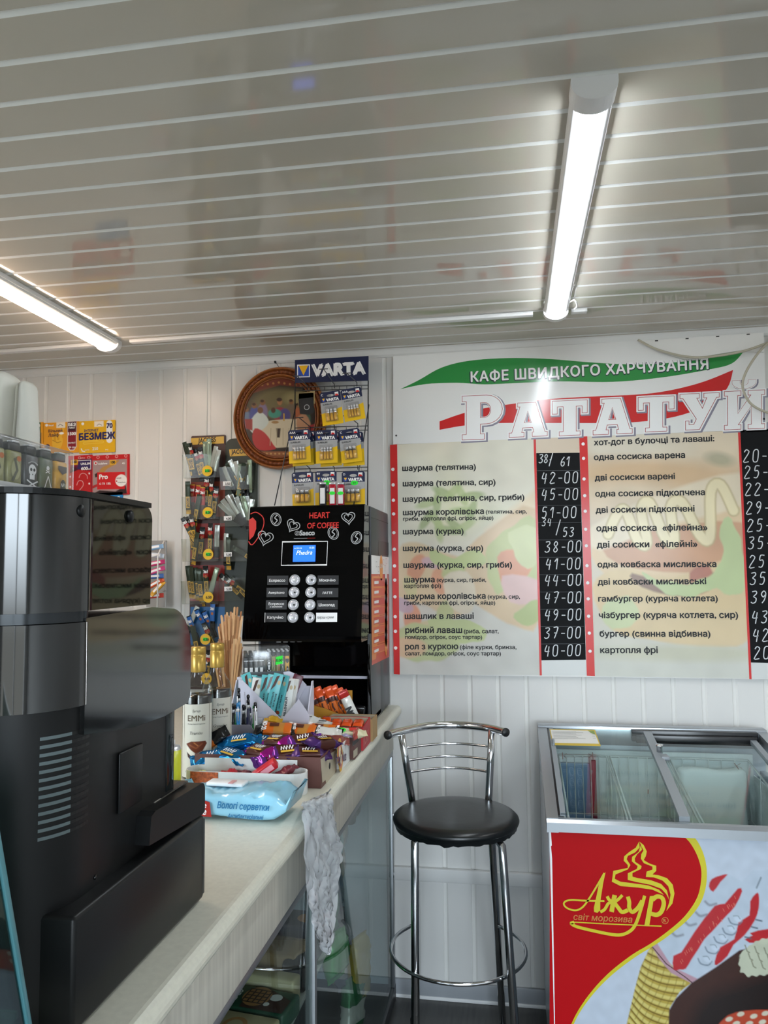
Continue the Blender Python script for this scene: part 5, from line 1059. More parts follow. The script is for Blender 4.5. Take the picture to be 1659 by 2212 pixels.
# ================================================================== goods on the counter
# syrup bottles
m_glass = see_through('bottle_glass', 'f4f6f4', 1, .02, 'ffffff', 1.25, 1.5); m_syr = mat('dark_syrup', '140c08', .12, coat=.6); m_cap = mat('gold_cap', 'c8a24e', .3, metal=.55); m_blab = mat('bottle_label', 'd2cfc2', .5)
def bottle(x, y, label, turn, tiramisu):
    t = thing('syrup_bottle', label, 'bottle', (x, y, CZ)); R_ = .0365; M = Matrix.Translation((x, y, CZ))
    pr = [(R_*.9, 0), (R_, .004), (R_, .186), (R_*.97, .198), (R_*.86, .212), (.022, .227), (.0165, .236), (.0150, .246), (.0150, .29)]
    mb = MB(); mb.lathe(pr, m_glass, 40, M); mb.build('glass', t)
    mb = MB(); mb.lathe([(r-.0025, z+.003) for r, z in pr[:3]]+[(R_-.004, .194), (.001, .1945)], m_syr, 40, M); mb.build('syrup', t)
    mb = MB(); mb.lathe([(.0172, .248), (.0178, .25), (.0178, .288), (.0172, .2885), (.0172, .291), (.0178, .2915), (.0178, .306), (.0165, .308), (.001, .3085)], m_cap, 32, M); mb.build('cap', t)
    # wrap-around paper label facing the camera
    mb = MB(); RL = R_+.0006; f = math.atan2(-x, y)*0-PI/2+turn; n = 22; a0, a1 = f-1.15, f+1.15; vs = []
    for k in range(n+1):
        a = a0+(a1-a0)*k/n; vs += [(x+RL*math.cos(a), y+RL*math.sin(a), CZ+.006), (x+RL*math.cos(a), y+RL*math.sin(a), CZ+.176)]
    mb.add(vs, [(2*i, 2*i+2, 2*i+3, 2*i+1) for i in range(n)], m_blab, True); lb_ = mb.build('label', t)
    def curl(mb):   # bend flat print onto the bottle
        for v in mb.v: a = f+v.x/RL; rr = RL+.0003+v.z; v.x, v.y, v.z = x+rr*math.cos(a), y+rr*math.sin(a), CZ+v.y
        return mb
    I_ = Matrix.Identity(4); P = MB(); P.text('Syrup', I_ @ Matrix.Translation((0, .158, 0)), None, m_lab, 'C', 0, 0, 1, .019, .3); P.text('EMMi', I_ @ Matrix.Translation((0, .137, 0)), None, mat('label_brown', '5a4a34', .5), 'C', 0, .01, 1.0, .042); P.text('The best friend of imagination', I_ @ Matrix.Translation((0, .129, 0)), None, m_lab, 'C', 0, 0, 1.2, .042, .3)
    P.text('Tiramisu' if tiramisu else 'Grenadine', I_ @ Matrix.Translation((0, .106, 0)), None, m_lab, 'C', 0, 0, 1.1, .03 if tiramisu else .034, .3); P.line([(-.033, .18), (.033, .18), (.033, .009), (-.033, .009)], .0006, mat('label_brown'), I_, 0, True); P.text('900g', I_ @ Matrix.Translation((-.024, .018, 0)), .006, m_lab, 'C', 0)
    curl(P).build('label_lettering', lb_)
    pc = Pic(-33, 9, 33, 96, .7, 'd2cfc2')
    if tiramisu: pc.poly([(-25, 84), (-12, 90), (22, 90), (26, 84), (14, 66), (4, 59), (-12, 70)], '6a3018', 1); pc.poly([(-24, 80), (-12, 69), (4, 58), (14, 65), (26, 80), (25, 66), (4, 40), (-23, 62)], 'e6e0d2', 1); pc.poly([(-23, 66), (4, 43), (25, 69), (24, 59), (4, 33), (-20, 54)], '3a1c10', 1); pc.stroke([(-16, 82), (0, 74), (14, 84)], 3, '8a4a28', 2); pc.stroke([(-5, 87), (4, 80)], 2.5, 'a8683c', 1)
    else:
        for a in (-1.0, -.45, .15, .8): pc.stroke([(4, 62), (4+24*math.sin(a), 62+26*math.cos(a))], 6, '41602f', 1.5)
        pc.poly([(14, 78), (30, 86), (32, 58), (22, 54)], 'a8242c', 1, smooth=3); pc.ell(24, 68, 4, 8, 'e8b0a8', 1.5); pc.ell(22, 42, 13, 13, '7a2230', 1); pc.ell(18, 46, 4, 4, 'd8b8b0', 2); pc.ell(26, 38, 3, 4, '2a0c12', 1)
    pc.build('label_picture', lambda u, w_: V((x+(RL+.0003)*math.cos(f+u*.001/RL), y+(RL+.0003)*math.sin(f+u*.001/RL), CZ+w_*.001)), print_mat('bottle_print', .5), lb_)
    if tiramisu:
        P = MB(); n = 8; P.add([(.002+.024*k/n, .012+.002*b_+.022*b_, .0012) for k in range(n+1) for b_ in (0, 1)], [(2*k, 2*k+2, 2*k+3, 2*k+1) for k in range(n)], m_green)
        P.text('75.', I_ @ Matrix.Translation((.014, .018, 0)), .013, mat('pen_green', '157a2a', .5), 'C', .0017); curl(P).build('price_sticker', t)
bottle(-.755, 1.78, 'nearer gold-capped syrup bottle with a cake on its label and a green sticker', .3, True)
bottle(-.742, 1.868, 'rear gold-capped syrup bottle with a red fruit label, behind the cake bottle', .62, False)
c = at(376, 1610, Y=1.62); mb = MB(); M = Matrix.Translation((c.x-.006, 1.62, CZ)); mb.lathe([(.021, 0), (.021, .1)], mat('spray_yellow', 'd9dc2e', .3), 24, M); mb.lathe([(.021, .1), (.018, .108), (.008, .11)], m_sil, 24, M, cap=False); mb.lathe([(.008, .108), (.008, .12)], m_inkw, 16, M); mb.text('GAS', frame((c.x-.006, 1.62-.0215, CZ+.02), (0, 0, 1), (-1, 0, 0)), .03, mat('spray_ink', '8a8f2a', .4), 'L', .0)
tag(mb.build('gas_canister'), 'small yellow gas canister half hidden between espresso machine and bottle', 'canister')
# wooden stirrers
m_stir = [mat('stirrer_wood_%d' % k, c_, .6, noise=.1, nscale=30) for k, c_ in enumerate(('c99a68', 'b98556', 'd6ab7c', 'a9744a'))]
cp = at(496, 1480, Y=2.16); sx, sy = cp.x, 2.16
mb = MB(); M = Matrix.Translation((sx, sy, CZ)); mb.lathe([(.04, 0), (.05, .15), (.047, .15), (.038, .004)], mat('stir_cup', '8a6a48', .6), 24, M, cap=True)
tag(mb.build('stirrer_cup'), 'brown cup holding the wooden stirrers behind the bottles', 'cup')
for k, m in enumerate(m_stir):
    mb = MB(); pts = [(-.003, 0), (.003, 0), (.003, .172)]+arcp(0, .172, .003, .003, 0, PI, 5)[1:]; mb.prism(pts, -.0007, .0007, m, Matrix(((1, 0, 0, 0), (0, 0, -1, 0), (0, 1, 0, 0), (0, 0, 0, 1)))); PROTO['stir%d' % k] = mb
def stirrer(px, py, Y_, tier, ln=1.0):
    top = at(px, py, Y=Y_); foot = V((sx+(top.x-sx)*.35, sy+(Y_-sy)*.35, 0)); d = V((top.x-foot.x, top.y-foot.y, .16)).normalized()
    base = top-d*.175; z = d; x = V((1, 0, 0)); x = (x-z*x.dot(z)).normalized(); a = rnd.uniform(-.5, .5); y = z.cross(x); x, y = x*math.cos(a)+y*math.sin(a), y*math.cos(a)-x*math.sin(a)
    M = Matrix(((x.x, y.x, z.x, base.x), (x.y, y.y, z.y, base.y), (x.z, y.z, z.z, base.z), (0, 0, 0, 1)))
    put('stir%d' % rnd.randrange(4), 'wooden_stirrer', M, 'flat wooden coffee stirrer in the %s of the bunch behind the bottles' % tier, 'stirrer', 'wooden stirrers, '+tier)
for k in range(26):
    px = 472+k*2.05; stirrer(px, 1306+max(0, 488-px)*2.2+rnd.uniform(0, 34)+max(0, px-520)*3, 2.19+rnd.uniform(-.02, .03), 'tall back row')
for k in range(30):
    px = 463+k*2.15; stirrer(px, 1372+max(0, 476-px)*1.5+rnd.uniform(0, 44), 2.12+rnd.uniform(-.02, .03), 'low front row')
# carton helper: open display box seen from above
CB = CZ+.0006
def carton(name, label, cat, x0, x1, y0, y1, h, m_out, m_in, back=None, th=.0025, cut=None, group=None):
    t = thing(name, label, cat, ((x0+x1)/2, (y0+y1)/2, CB), group); mb = MB(); hb = back or h
    mb.box(x0, x1, y0, y1, CB, CB+th, m_out)
    for a in ((x0, x1, y0, y0+th, h), (x0, x1, y1-th, y1, hb)): mb.box(a[0], a[1], a[2], a[3], CB+th, CB+a[4], m_out)
    for xa, xb in ((x0, x0+th), (x1-th, x1)): mb.prism([(y0+th, CB+th), (y1-th, CB+th), (y1-th, CB+hb), (y0+th, CB+h)], xa, xb, m_out, YZ)
    mb.build('box', t); mb = MB(); e = th+.0004
    mb.box(x0+e, x1-e, y1-e-.0005, y1-e, CB+e, CB+hb-.001, m_in); mb.box(x0+e, x1-e, y0+e, y0+e+.0005, CB+e, CB+h-.001, m_in); mb.box(x0+e, x0+e+.0005, y0+e, y1-e, CB+e, CB+min(h, hb)-.001, m_in); mb.box(x1-e-.0005, x1-e, y0+e, y1-e, CB+e, CB+min(h, hb)-.001, m_in); mb.build('lining', t)
    return t
m_choc = mat('carton_brown', '5e3831', .5); m_kraft = mat('carton_inside', 'b4aa94', .6); m_lil = mat('carton_lilac', 'c9c8d6', .5); m_cwh = mat('carton_white', 'd9dad8', .5)
# big brown box of shiny sweets
bx = carton('sweet_box', 'large dark brown carton of shiny purple, pink and blue sweets at the counter edge', 'carton', -.735, -.434, 1.716, 1.868, .068, m_choc, m_kraft)
mb = MB(); pl = PX(-.4338)
mb.pflat(((692, 1640), (728, 1619), (724, 1669), (704, 1694), (703, 1685), (696, 1691)), pl, m_kraft, .0004); mb.pdisc((711.5, 1654), 1.6, pl, m_ink, .001); mb.build('torn_patch', bx)
f_pu = foil('foil_purple', '7a3fa8', .16, .75); f_pk = foil('foil_pink', 'b8249a', .15, .75); f_cy = foil('foil_cyan', '1a7ec0', .15, .75); f_dp = foil('foil_violet', '4a2a6a', .25, .4); f_ow = foil('foil_orange', 'e0701e', .3, .2); f_br = foil('foil_cocoa', '4a241c', .3, .2)
def sweet(c, mid, seed, words):
    mb = wrapper(.106, .042, .025, [(0, .3, c), (.3, .72, mid), (.72, 1, c)], seed, .0022, .012, 10); T_ = TOP(.0265)
    mb.line([(-.016, -.003), (-.013, .008), (-.01, -.002), (-.006, .009), (-.004, -.003), (.001, .009), (.003, -.002), (.008, .01), (.009, -.003), (.015, .009)], .0026, m_inkw, T_); mb.flat([(-.018, -.012), (.018, -.012), (.018, -.006), (-.018, -.006)], lab_go, T_, .0002); return mb
for k, (c, m, w) in enumerate(((f_pu, f_br, 'КІТ'), (f_pk, f_br, 'КІТ'), (f_cy, f_cy, ''), (f_dp, f_br, 'КІТ'))): PROTO['sweet%d' % k] = sweet(c, m, 11+k, w)
sn = ('purple', 'magenta', 'blue', 'dark violet')
spots = [(2, -.70, 1.745, .072, 25, 'lying lowest at the left front'), (2, -.655, 1.735, .08, -20, 'at the front left corner heap'), (2, -.655, 1.80, .098, 15, 'on top at the back left'), (2, -.60, 1.765, .082, -35, 'in the middle of the blue heap'), (2, -.62, 1.835, .09, 10, 'against the rear wall'), (1, -.585, 1.745, .088, -30, 'hanging its end over the front'), (1, -.56, 1.80, .1, -28, 'lying on top in the middle'), (0, -.525, 1.752, .088, 30, 'at the front edge'), (0, -.50, 1.80, .103, 35, 'with a gold band on top'), (3, -.475, 1.755, .084, 25, 'in the right front corner'), (3, -.455, 1.80, .1, 58, 'sticking out over the right end'), (0, -.55, 1.725, .072, 40, 'tucked under the front ones'), (3, -.53, 1.84, .085, 12, 'at the back')]
for k, x, y, z, an, where in spots:
    a = math.radians(an); M = orient((x, y, CZ+z-.03), (math.cos(a), math.sin(a), rnd.uniform(-.15, .15)), (rnd.uniform(-.3, .3), -.45, 1)); put('sweet%d' % k, 'wrapped_sweet', M, 'shiny %s sweet %s of the large brown carton' % (sn[k], where), 'sweet')
mb = wrapper(.07, .03, .016, [(0, .4, f_ow), (.4, 1, f_bk)], 31, .0015, .01); o = mb.build('wrapped_sweet', None, (0, 0, 0)); o.matrix_world = orient((-.715, 1.80, CZ+.085), (.7, .2, .5), (.4, -.6, .6)); tag(o, 'black and orange sweet at the left end of the large brown carton', 'sweet')
# small white open carton in front of it
sb = thing('candy_tray', 'small white round-cornered open carton of fruit candies in front of the brown carton', 'carton', (-.6, 1.735, CZ))
mb = MB(); x0, x1, y0, y1 = -.735, -.456, 1.646, 1.706
def rrect(x0, x1, y0, y1, r, n=6): return arcp(x1-r, y0+r, r, r, -PI/2, 0, n)+arcp(x1-r, y1-r, r, r, 0, PI/2, n)+arcp(x0+r, y1-r, r, r, PI/2, PI, n)+arcp(x0+r, y0+r, r, r, PI, 1.5*PI, n)
o_, i_ = rrect(x0, x1, y0, y1, .028), rrect(x0+.002, x1-.002, y0+.002, y1-.002, .026)
mb.prism(o_, CB, CZ+.048, m_cwh, XYm, [i_]); mb.prism(i_, CB, CZ+.002, m_cwh, XYm); mb.box(x0+.03, x1-.03, y1-.003, y1-.001, CZ+.048, CZ+.064, m_cwh); mb.build('box', sb)
mb = MB(); p_ = PY(y0); mb.flat([(x0+.02, CZ+.022), (x0+.085, CZ+.022), (x0+.085, CZ+.047), (x0+.02, CZ+.047)], mat('seed_print', 'b4572a', .5, noise=.5, nscale=160), XZ, -y0+.0006); mb.build('orange_print', sb)
fc = [foil('candy_lime', 'b6cc2a', .3, .1), foil('candy_red', 'c41f2c', .3, .1), foil('candy_wine', '6a2430', .3, .1), foil('candy_pale', 'd8e0a0', .3, .1)]
for k in range(4): PROTO['candy%d' % k] = wrapper(.05, .02, .015, [(0, .25, fc[k]), (.25, .75, (fc[0], fc[1], fc[2], fc[0])[k] if k else fc[3]), (.75, 1, fc[k])], 41+k, .0016, .012, 8)
cn = ('lime green', 'red', 'wine red', 'pale green')
for k, x, y, z, an, w in ((0, -.70, 1.675, .034, 30, 'at the left end'), (3, -.665, 1.67, .03, -10, 'left of the middle'), (1, -.635, 1.69, .036, 10, 'near the back edge'), (2, -.60, 1.685, .036, -15, 'in the middle at the back'), (0, -.605, 1.668, .03, 5, 'in the middle in front'), (0, -.56, 1.67, .032, -5, 'right of the middle'), (2, -.50, 1.68, .05, 50, 'standing at the right end'), (2, -.525, 1.675, .036, 40, 'leaning on the red box'), (1, -.66, 1.69, .028, 0, 'lowest of all')):
    a = math.radians(an); put('candy%d' % k, 'fruit_candy', orient((x, y, CZ+z-.008), (math.cos(a), math.sin(a), .2 if an > 35 else 0), (0, -.3, 1)), '%s fruit candy %s of the small white carton' % (cn[k], w), 'candy')
mb = MB(); mb.box(-.03, .03, -.011, .011, 0, .02, fc[1], .002); mb.box(-.008, .022, -.0112, -.011, .004, .016, mat('candy_pinkprint', 'e8a0ac', .4)); o = mb.build('candy_packet', None, (0, 0, 0)); o.matrix_world = orient((-.545, 1.672, CZ+.042), (.8, .1, .55), (-.3, -.3, 1)); tag(o, 'small red oblong candy packet leaning in the white carton', 'candy')
# wet wipes
wp = thing('wet_wipes', 'pale blue pack of wet wipes with a white lid lying on the counter', 'wet wipes', (-.56, 1.58, CZ))
m_wipe = mat('wipe_blue', '8fc6dc', .2, coat=.3, spec=.6); m_wtx = mat('wipe_ink', '1f6f9e', .4)
A_, B_ = at(440, 1772, Z=CZ), at(588, 1781, Z=CZ); ux = (B_-A_); ux.z = 0; Lw = .262; ux.normalize(); uy = V((-ux.y, ux.x, 0)); Ow = B_+uy*.056-ux*(Lw/2-.04)
Mw = Matrix(((ux.x, uy.x, 0, Ow.x), (ux.y, uy.y, 0, Ow.y), (0, 0, 1, CZ), (0, 0, 0, 1)))
vs = []; fs = []; NX, NY = 34, 28; hh = .056; rr = random.Random(5)
for i in range(NX+1):
    t = i/NX; x = -Lw/2+Lw*t; d = min(t, 1-t)*Lw
    for k in range(NY):
        a = 2*PI*k/NY; c_, s_ = math.cos(a), math.sin(a); e = .35
        s1 = min(1, max(0, (d-.008)/.042)); s1 = math.sin(s1*PI/2)
        y = .055*math.copysign(abs(c_)**e, c_)*(.9+.1*s1); z = hh/2+(.0012+(hh/2-.0012)*s1)*math.copysign(abs(s_)**e, s_)*(.86+.1*math.cos(t*9)); z = z+(0 if d > .01 else .022*(1-d/.01)+.012)*(1 if t > .5 else .6)
        j = .0016 if s_ > .2 else .0005; vs.append((x+rr.uniform(-j, j), y+rr.uniform(-j, j), max(.0004, z+rr.uniform(-j, j)+(.004*math.sin(x*50+y*70) if s_ > .3 and d < .08 else 0))))
for i in range(NX):
    for k in range(NY): fs.append((i*NY+k, (i+1)*NY+k, (i+1)*NY+(k+1) % NY, i*NY+(k+1) % NY))
fs += [tuple(range(NY)), tuple(NX*NY+k for k in range(NY))[::-1]]
mb = MB(); mb.add(vs, fs, m_wipe, True, Mw); mb.build('pack', wp)
mb = MB(); mb.box(-.07, .01, -.008, .026, hh-.004, hh+.004, m_white, .003, Mw); mb.box(-.02, -.01, -.012, .012, hh+.004, hh+.0055, mat('lid_tab', 'd8a0a0', .4), .0005, Mw); mb.build('lid', wp)
mb = MB(); FW = Mw @ Matrix(((1, 0, 0, 0), (0, 0, -1, -.0585), (0, 1, 0, 0), (0, 0, 0, 1)))
mb.text('Вологі серветки', FW @ Matrix.Translation((-.022, .026, 0)), None, m_wtx, 'L', 0, .03, 1.25, .108, .25); mb.text('Антибактеріальні', FW @ Matrix.Translation((-.0, .009, 0)), None, m_wtx, 'L', 0, .03, 1.2, .074, .25)
mb.flat([(-.087, .008), (-.034, .008), (-.038, .036), (-.062, .042), (-.087, .036)], f_rd, FW, -.0002); mb.text('Fine', FW @ Matrix.Translation((-.058, .025, 0)), None, m_inkw, 'C', .0004, .03, 1, .026, .2); mb.text('life', FW @ Matrix.Translation((-.056, .012, 0)), None, m_inkw, 'C', .0004, .03, 1, .022, .2); mb.build('lettering', wp)
# ---- more cartons along the counter edge
nb = carton('nut_bar_box', 'white carton printed with yellow fruit rings next to the large brown carton', 'carton', -.62, -.424, 1.884, 1.975, .06, m_cwh, m_kraft)
pl = PX(-.4238); mb = MB()
for cx, cy, r in ((733, 1624, 5), (736, 1640, 4.5)): mb.pdisc((cx, cy), r, pl, mat('fruit_yellow', 'd9a52c', .4), .0004, r*1.25); mb.pdisc((cx, cy), r*.72, pl, mat('fruit_pink', 'c8705a', .4), .0008, r*.9); mb.pdisc((cx, cy), r*.4, pl, mat('fruit_cream', 'e6d8b0', .4), .0012, r*.5)
mb.ptext('FruityNuts', (724, 1651), (747, 1642), pl, mat('print_violet', '6a4a6a', .4), .02, 1.2, .001); mb.build('side_print', nb)
wb = carton('wafer_box', 'dark brown wafer carton with red and black side lettering near the counter edge', 'carton', -.540, -.413, 1.985, 2.072, .055, m_choc, m_kraft)
pl = PX(-.4128); mb = MB(); mb.pflat(((761, 1588), (775, 1577), (775, 1600), (761, 1613)), pl, m_ink, .0004); mb.ptext('РОШЕН', (762, 1600), (774.5, 1591), pl, m_kred, .08, 1.6, .0008); mb.pflat(((763, 1622), (772, 1614), (772, 1630), (763, 1638)), pl, m_kraft, .0004); mb.build('side_print', wb)
m_rbx = mat('carton_red', 'b3202a', .45)
rb = carton('red_bar_box', 'bright red open carton holding four orange bars near the counter edge', 'carton', -.545, -.409, 2.082, 2.19, .062, m_rbx, m_kraft, .07)
pl = PX(-.4088); mb = MB(); mb.ptext('ROXY', (785, 1612), (796, 1597), pl, mat('print_palered', 'd8706a', .4), .03, 1.5, .0006); mb.build('side_print', rb)
carton('kraft_box', 'plain tan carton behind the red carton at the counter edge', 'carton', -.54, -.404, 2.196, 2.275, .062, mat('carton_tan', 'a8885a', .6), m_kraft)
# bars lying in and on them
f_or2 = foil('foil_brightorange', 'e0541c', .25, .15); f_wht = foil('foil_white', 'dcdcd6', .25, .1); f_lila = foil('foil_lilac', 'a89cc0', .25, .15); f_crm = foil('foil_cream', 'd9d3b0', .3, .1)
PROTO['roxy'] = wrapper(.09, .029, .026, [(0, .12, f_bn), (.12, .86, f_or2), (.86, 1, f_bn)], 61, .0012, .006, 9)
for i, x in enumerate((-.528, -.497, -.466, -.434)): put('roxy', 'orange_bar', orient((x, 2.135, CZ+.044), (-.12, 1, .02 if i else .22), (.1, -.1, 1)), ('tilted red-orange bar at the left of', 'second orange bar from the left in', 'third orange bar from the left in', 'rightmost orange bar in')[i]+' the red carton', 'chocolate bar')
def goon(L_):
    mb = wrapper(L_, .046, .03, [(0, .22, f_bk), (.22, .42, f_ow), (.42, .72, foil('foil_ochre', 'c98a3a', .3, .15)), (.72, .84, f_ow), (.84, 1, f_bk)], 71, .0012, .007, 10); T_ = TOP(.0315)
    mb.text('GO ON', T_ @ Matrix.Translation((-L_/2+.026, 0, 0)) @ Matrix.Rotation(PI/2, 4, 'Z') @ Matrix.Translation((0, -.006, 0)), None, m_inkw, 'C', 0, .07, 1.5, .036); mb.flat([(-.018, -.002), (.006, -.002), (.006, .012), (-.018, .012)], f_bn, T_)
    mb.text('GO ON', T_ @ Matrix.Translation((L_/2-.013, 0, .0002)) @ Matrix.Rotation(PI/2, 4, 'Z') @ Matrix.Translation((0, -.005, 0)), None, m_inkw, 'C', 0, .07, 1.2, .026); return mb
PROTO['goon'] = goon(.115)
for i, (px, py, Y_, an) in enumerate(((598, 1577, 1.935, 4), (652, 1580, 1.955, -6), (694, 1580, 1.99, -8))):
    p = at(px, py, Y=Y_); a = math.radians(an); put('goon', 'black_orange_bar', orient((p.x, Y_, p.z-.015), (math.cos(a), math.sin(a)+.1, -.04), (0, -.45, 1)), ('left one, lying in front, of the black and orange bars on the cartons', 'middle one, showing its black end, of the black and orange bars', 'right one, mostly covered, of the black and orange bars')[i], 'chocolate bar')
for i, (px, py, Y_, an, c, L_, W_, lab) in enumerate(((700, 1583, 1.96, 15, f_wht, .09, .04, 'white wrapped bar lying behind the purple sweets'), (722, 1584, 2.02, 12, f_lila, .11, .04, 'lilac and white bar with a green sticker on the wafer carton'), (752, 1583, 2.03, 28, f_crm, .1, .03, 'cream coloured bar at the right end of the wafer carton'), (676, 1596, 1.915, 8, foil('foil_palepink', 'c9a8a8', .25, .2), .08, .034, 'pale pink nut bar on the white carton'), (712, 1600, 1.925, 18, foil('foil_wine', '8a4a44', .25, .2), .1, .034, 'reddish brown nut bar on the white carton'), (640, 1553, 2.06, -14, f_wht, .13, .045, 'long white bar with black lettering lying behind the orange ones'), (672, 1562, 2.09, -16, f_wht, .12, .04, 'second long white bar lying next to the red carton'), (590, 1556, 1.99, 10, foil('foil_yellow', 'd8a82a', .22, .4), .05, .024, 'little golden sweet on top of the black and orange bar'))):
    p = at(px, py, Y=Y_); a = math.radians(an); mb = wrapper(L_, W_, .02, [(0, 1, c)], 80+i, .002, .009, 9)
    if i == 1: mb.disc((.015, 0), .016, .01, m_green, TOP(.0235)); mb.line([(-.04, .004), (-.02, -.004), (-.005, .006)], .005, f_dp, TOP(.0232))
    if i in (5, 6): mb.line([(-.05, 0), (-.02, .002), (.02, -.002), (.05, .002)], .004, m_ink, TOP(.0235))
    if i == 2: mb.flat([(.0, -.008), (.02, -.008), (.02, .006), (0, .006)], m_kred, TOP(.0232))
    o = mb.build('wrapped_bar', None, (0, 0, 0)); o.matrix_world = orient((p.x, Y_, p.z-.01), (math.cos(a), math.sin(a)*.8, -.05), (0, -.4, 1)); tag(o, lab, 'chocolate bar')
# ochre tray of orange bars leaning
ot = thing('ochre_tray', 'ochre cardboard tray holding leaning orange bars in front of the coffee machine', 'carton', (-.54, 2.3, CZ))
m_och = mat('carton_ochre', 'c08a26', .55, noise=.08, nscale=14)
q = [at(*p, Y=2.285) for p in ((657, 1519), (700, 1530), (752, 1550), (752, 1592), (657, 1592))]
mb = MB(); mb.prism([(a.x, max(a.z, CZ)) for a in q][::-1], -2.288, -2.285, m_och, XZ); x0, x1 = q[0].x, q[2].x
mb.box(x0, x1, 2.285, 2.35, CZ, CZ+.003, m_och); mb.box(x0, x0+.003, 2.288, 2.35, CZ, CZ+.1, m_och); mb.box(x1-.003, x1, 2.288, 2.35, CZ, CZ+.07, m_och); mb.box(x0, x1, 2.347, 2.35, CZ, CZ+.12, m_och); mb.build('tray', ot)
pb = wrapper(.12, .026, .02, [(0, .62, f_ow), (.62, .7, f_br), (.7, 1, f_or2)], 91, .002, .012, 8); pb.line([(-.03, -.004), (.0, .004), (.03, -.003)], .005, f_br, TOP(.0212)); PROTO['picnic'] = pb
for i, (px, py, an) in enumerate(((664, 1493, -12), (673, 1488, -18), (684, 1483, -20), (696, 1488, -20), (707, 1482, -18), (719, 1480, -20), (731, 1486, -22))):
    Y_ = 2.312+.007*(i % 2); p = at(px, py, Y=Y_); a = math.radians(an); xd = V((math.sin(a), -.12, math.cos(a))).normalized()
    put('picnic', 'orange_sweet_bar', orient(p-xd*.06, xd, V((.25, -1, 0))), '%s orange bar from the left leaning in the ochre tray' % ('first', 'second', 'third', 'fourth', 'fifth', 'sixth', 'seventh')[i], 'chocolate bar')
p = at(741, 1496, Y=2.3); xd = V((math.sin(-.42), -.1, math.cos(-.42))).normalized(); mb = wrapper(.115, .03, .018, [(0, .82, f_wht), (.82, 1, f_rd)], 95, .0012, .009, 8); mb.text('LION', TOP(.0195) @ Matrix.Translation((-.02, -.004, 0)), None, m_ink, 'C', 0, .08, 1.3, .05)
o = mb.build('white_red_bar', None, (0, 0, 0)); o.matrix_world = orient(p-xd*.05, xd, V((.3, -1, 0))); tag(o, 'white bar with a red end at the right of the leaning orange bars', 'chocolate bar')
mb = soft_box(-.535, -.465, 2.40, 2.44, CZ+.026, CZ+.06, mat('black_film', '101012', .15), .004, 9, .008); tag(mb.build('black_wrapper'), 'crumpled black plastic wrapper at the foot of the coffee machine', 'wrapper')
# ---- lilac chocolate display
cb = thing('chocolate_display', 'lilac cardboard display of upright turquoise chocolate bars', 'carton', (-.66, 2.06, CZ))
lx0, lx1 = at(500, 1500, Y=2.05).x, at(668, 1500, Y=2.05).x
mb = MB(); mb.box(lx0, lx1, 2.01, 2.10, CZ, CZ+.055, m_lil); mb.box(lx0, lx1, 2.097, 2.10, CZ+.055, CZ+.17, m_lil)
for x in (lx0, lx1-.003): mb.prism([(2.01, CZ+.055), (2.097, CZ+.055), (2.097, CZ+.185), (2.085, CZ+.185)], x, x+.003, m_lil, YZ)
q = [at(*p, Y=2.005) for p in ((515, 1468), (524, 1470), (606, 1552), (606, 1600), (515, 1600))]; mb.prism([(a.x, max(CZ, a.z)) for a in q][::-1], -2.0075, -2.005, m_lil, XZ)
q = [at(*p, Y=2.0) for p in ((604, 1560), (645, 1510), (668, 1545), (668, 1600), (604, 1600))]; mb.prism([(a.x, max(CZ, a.z)) for a in q][::-1], -2.0025, -2.0, m_lil, XZ); mb.build('box', cb)
mb = MB(); p1_ = PY(2.0045); mb.ptext('MILLENNIUM', (528, 1495), (530, 1525), p1_, m_ink, .02, .25, .0004); mb.ptext('DARK', (562, 1552), (563, 1570), p1_, m_ink, .03, .4, .0004); mb.build('lettering', cb)
q = [at(*p, Y=2.09) for p in ((612, 1452), (624, 1450), (640, 1456), (662, 1480), (645, 1512), (625, 1500))]; mb = MB(); mb.prism([(a.x, a.z) for a in q][::-1], -2.092, -2.09, m_lil, XZ); mb.build('back_flap', cb)
m_tea = mat('choc_teal', '5fb6bc', .3); m_tea2 = mat('choc_tealdark', '2f7f8a', .3); m_cbw = mat('choc_white', 'dddcd8', .35); m_mar = mat('choc_maroon', '5a1f30', .3); m_cbr2 = mat('choc_piece', '4a281c', .35)
def choc(base, txt, art):
    mb = MB(); mb.box(-.0135, .0135, -.0045, .0045, 0, .108, base, .0015); F_ = Matrix(((1, 0, 0, 0), (0, 0, -1, -.0046), (0, 1, 0, 0), (0, 0, 0, 1)))
    if art: mb.flat([(-.012, .06), (-.004, .1), (.004, .104), (-.002, .075)], m_cbr2, F_, .0004); mb.disc((.006, .085), .004, .006, mat('nut_print', 'c9b28a', .4), F_, .0004); mb.disc((.004, .007), .006, .005, mat('nut_brown', '8a3a1c', .4), F_, .0004)
    R_ = F_ @ Matrix.Translation((.001, .033, .0004)) @ Matrix.Rotation(PI/2, 4, 'Z'); mb.text(txt, R_ @ Matrix.Translation((0, .001, 0)), None, m_ink, 'C', 0, .04, 1, .05)
    if txt.startswith('MILK'): mb.text('NUT PRALINE', R_ @ Matrix.Translation((.004, -.007, 0)), None, m_ink, 'C', 0, .03, 1, .036)
    return mb
PROTO['cteal'] = choc(m_tea, 'MILK CHOCOLATE', 1); PROTO['cdark'] = choc(m_tea2, 'MILK CHOCOLATE', 0); PROTO['cwhite'] = choc(m_cbw, 'MILLENNIUM', 1); PROTO['cmar'] = choc(m_mar, 'MILLENNIUM', 0)
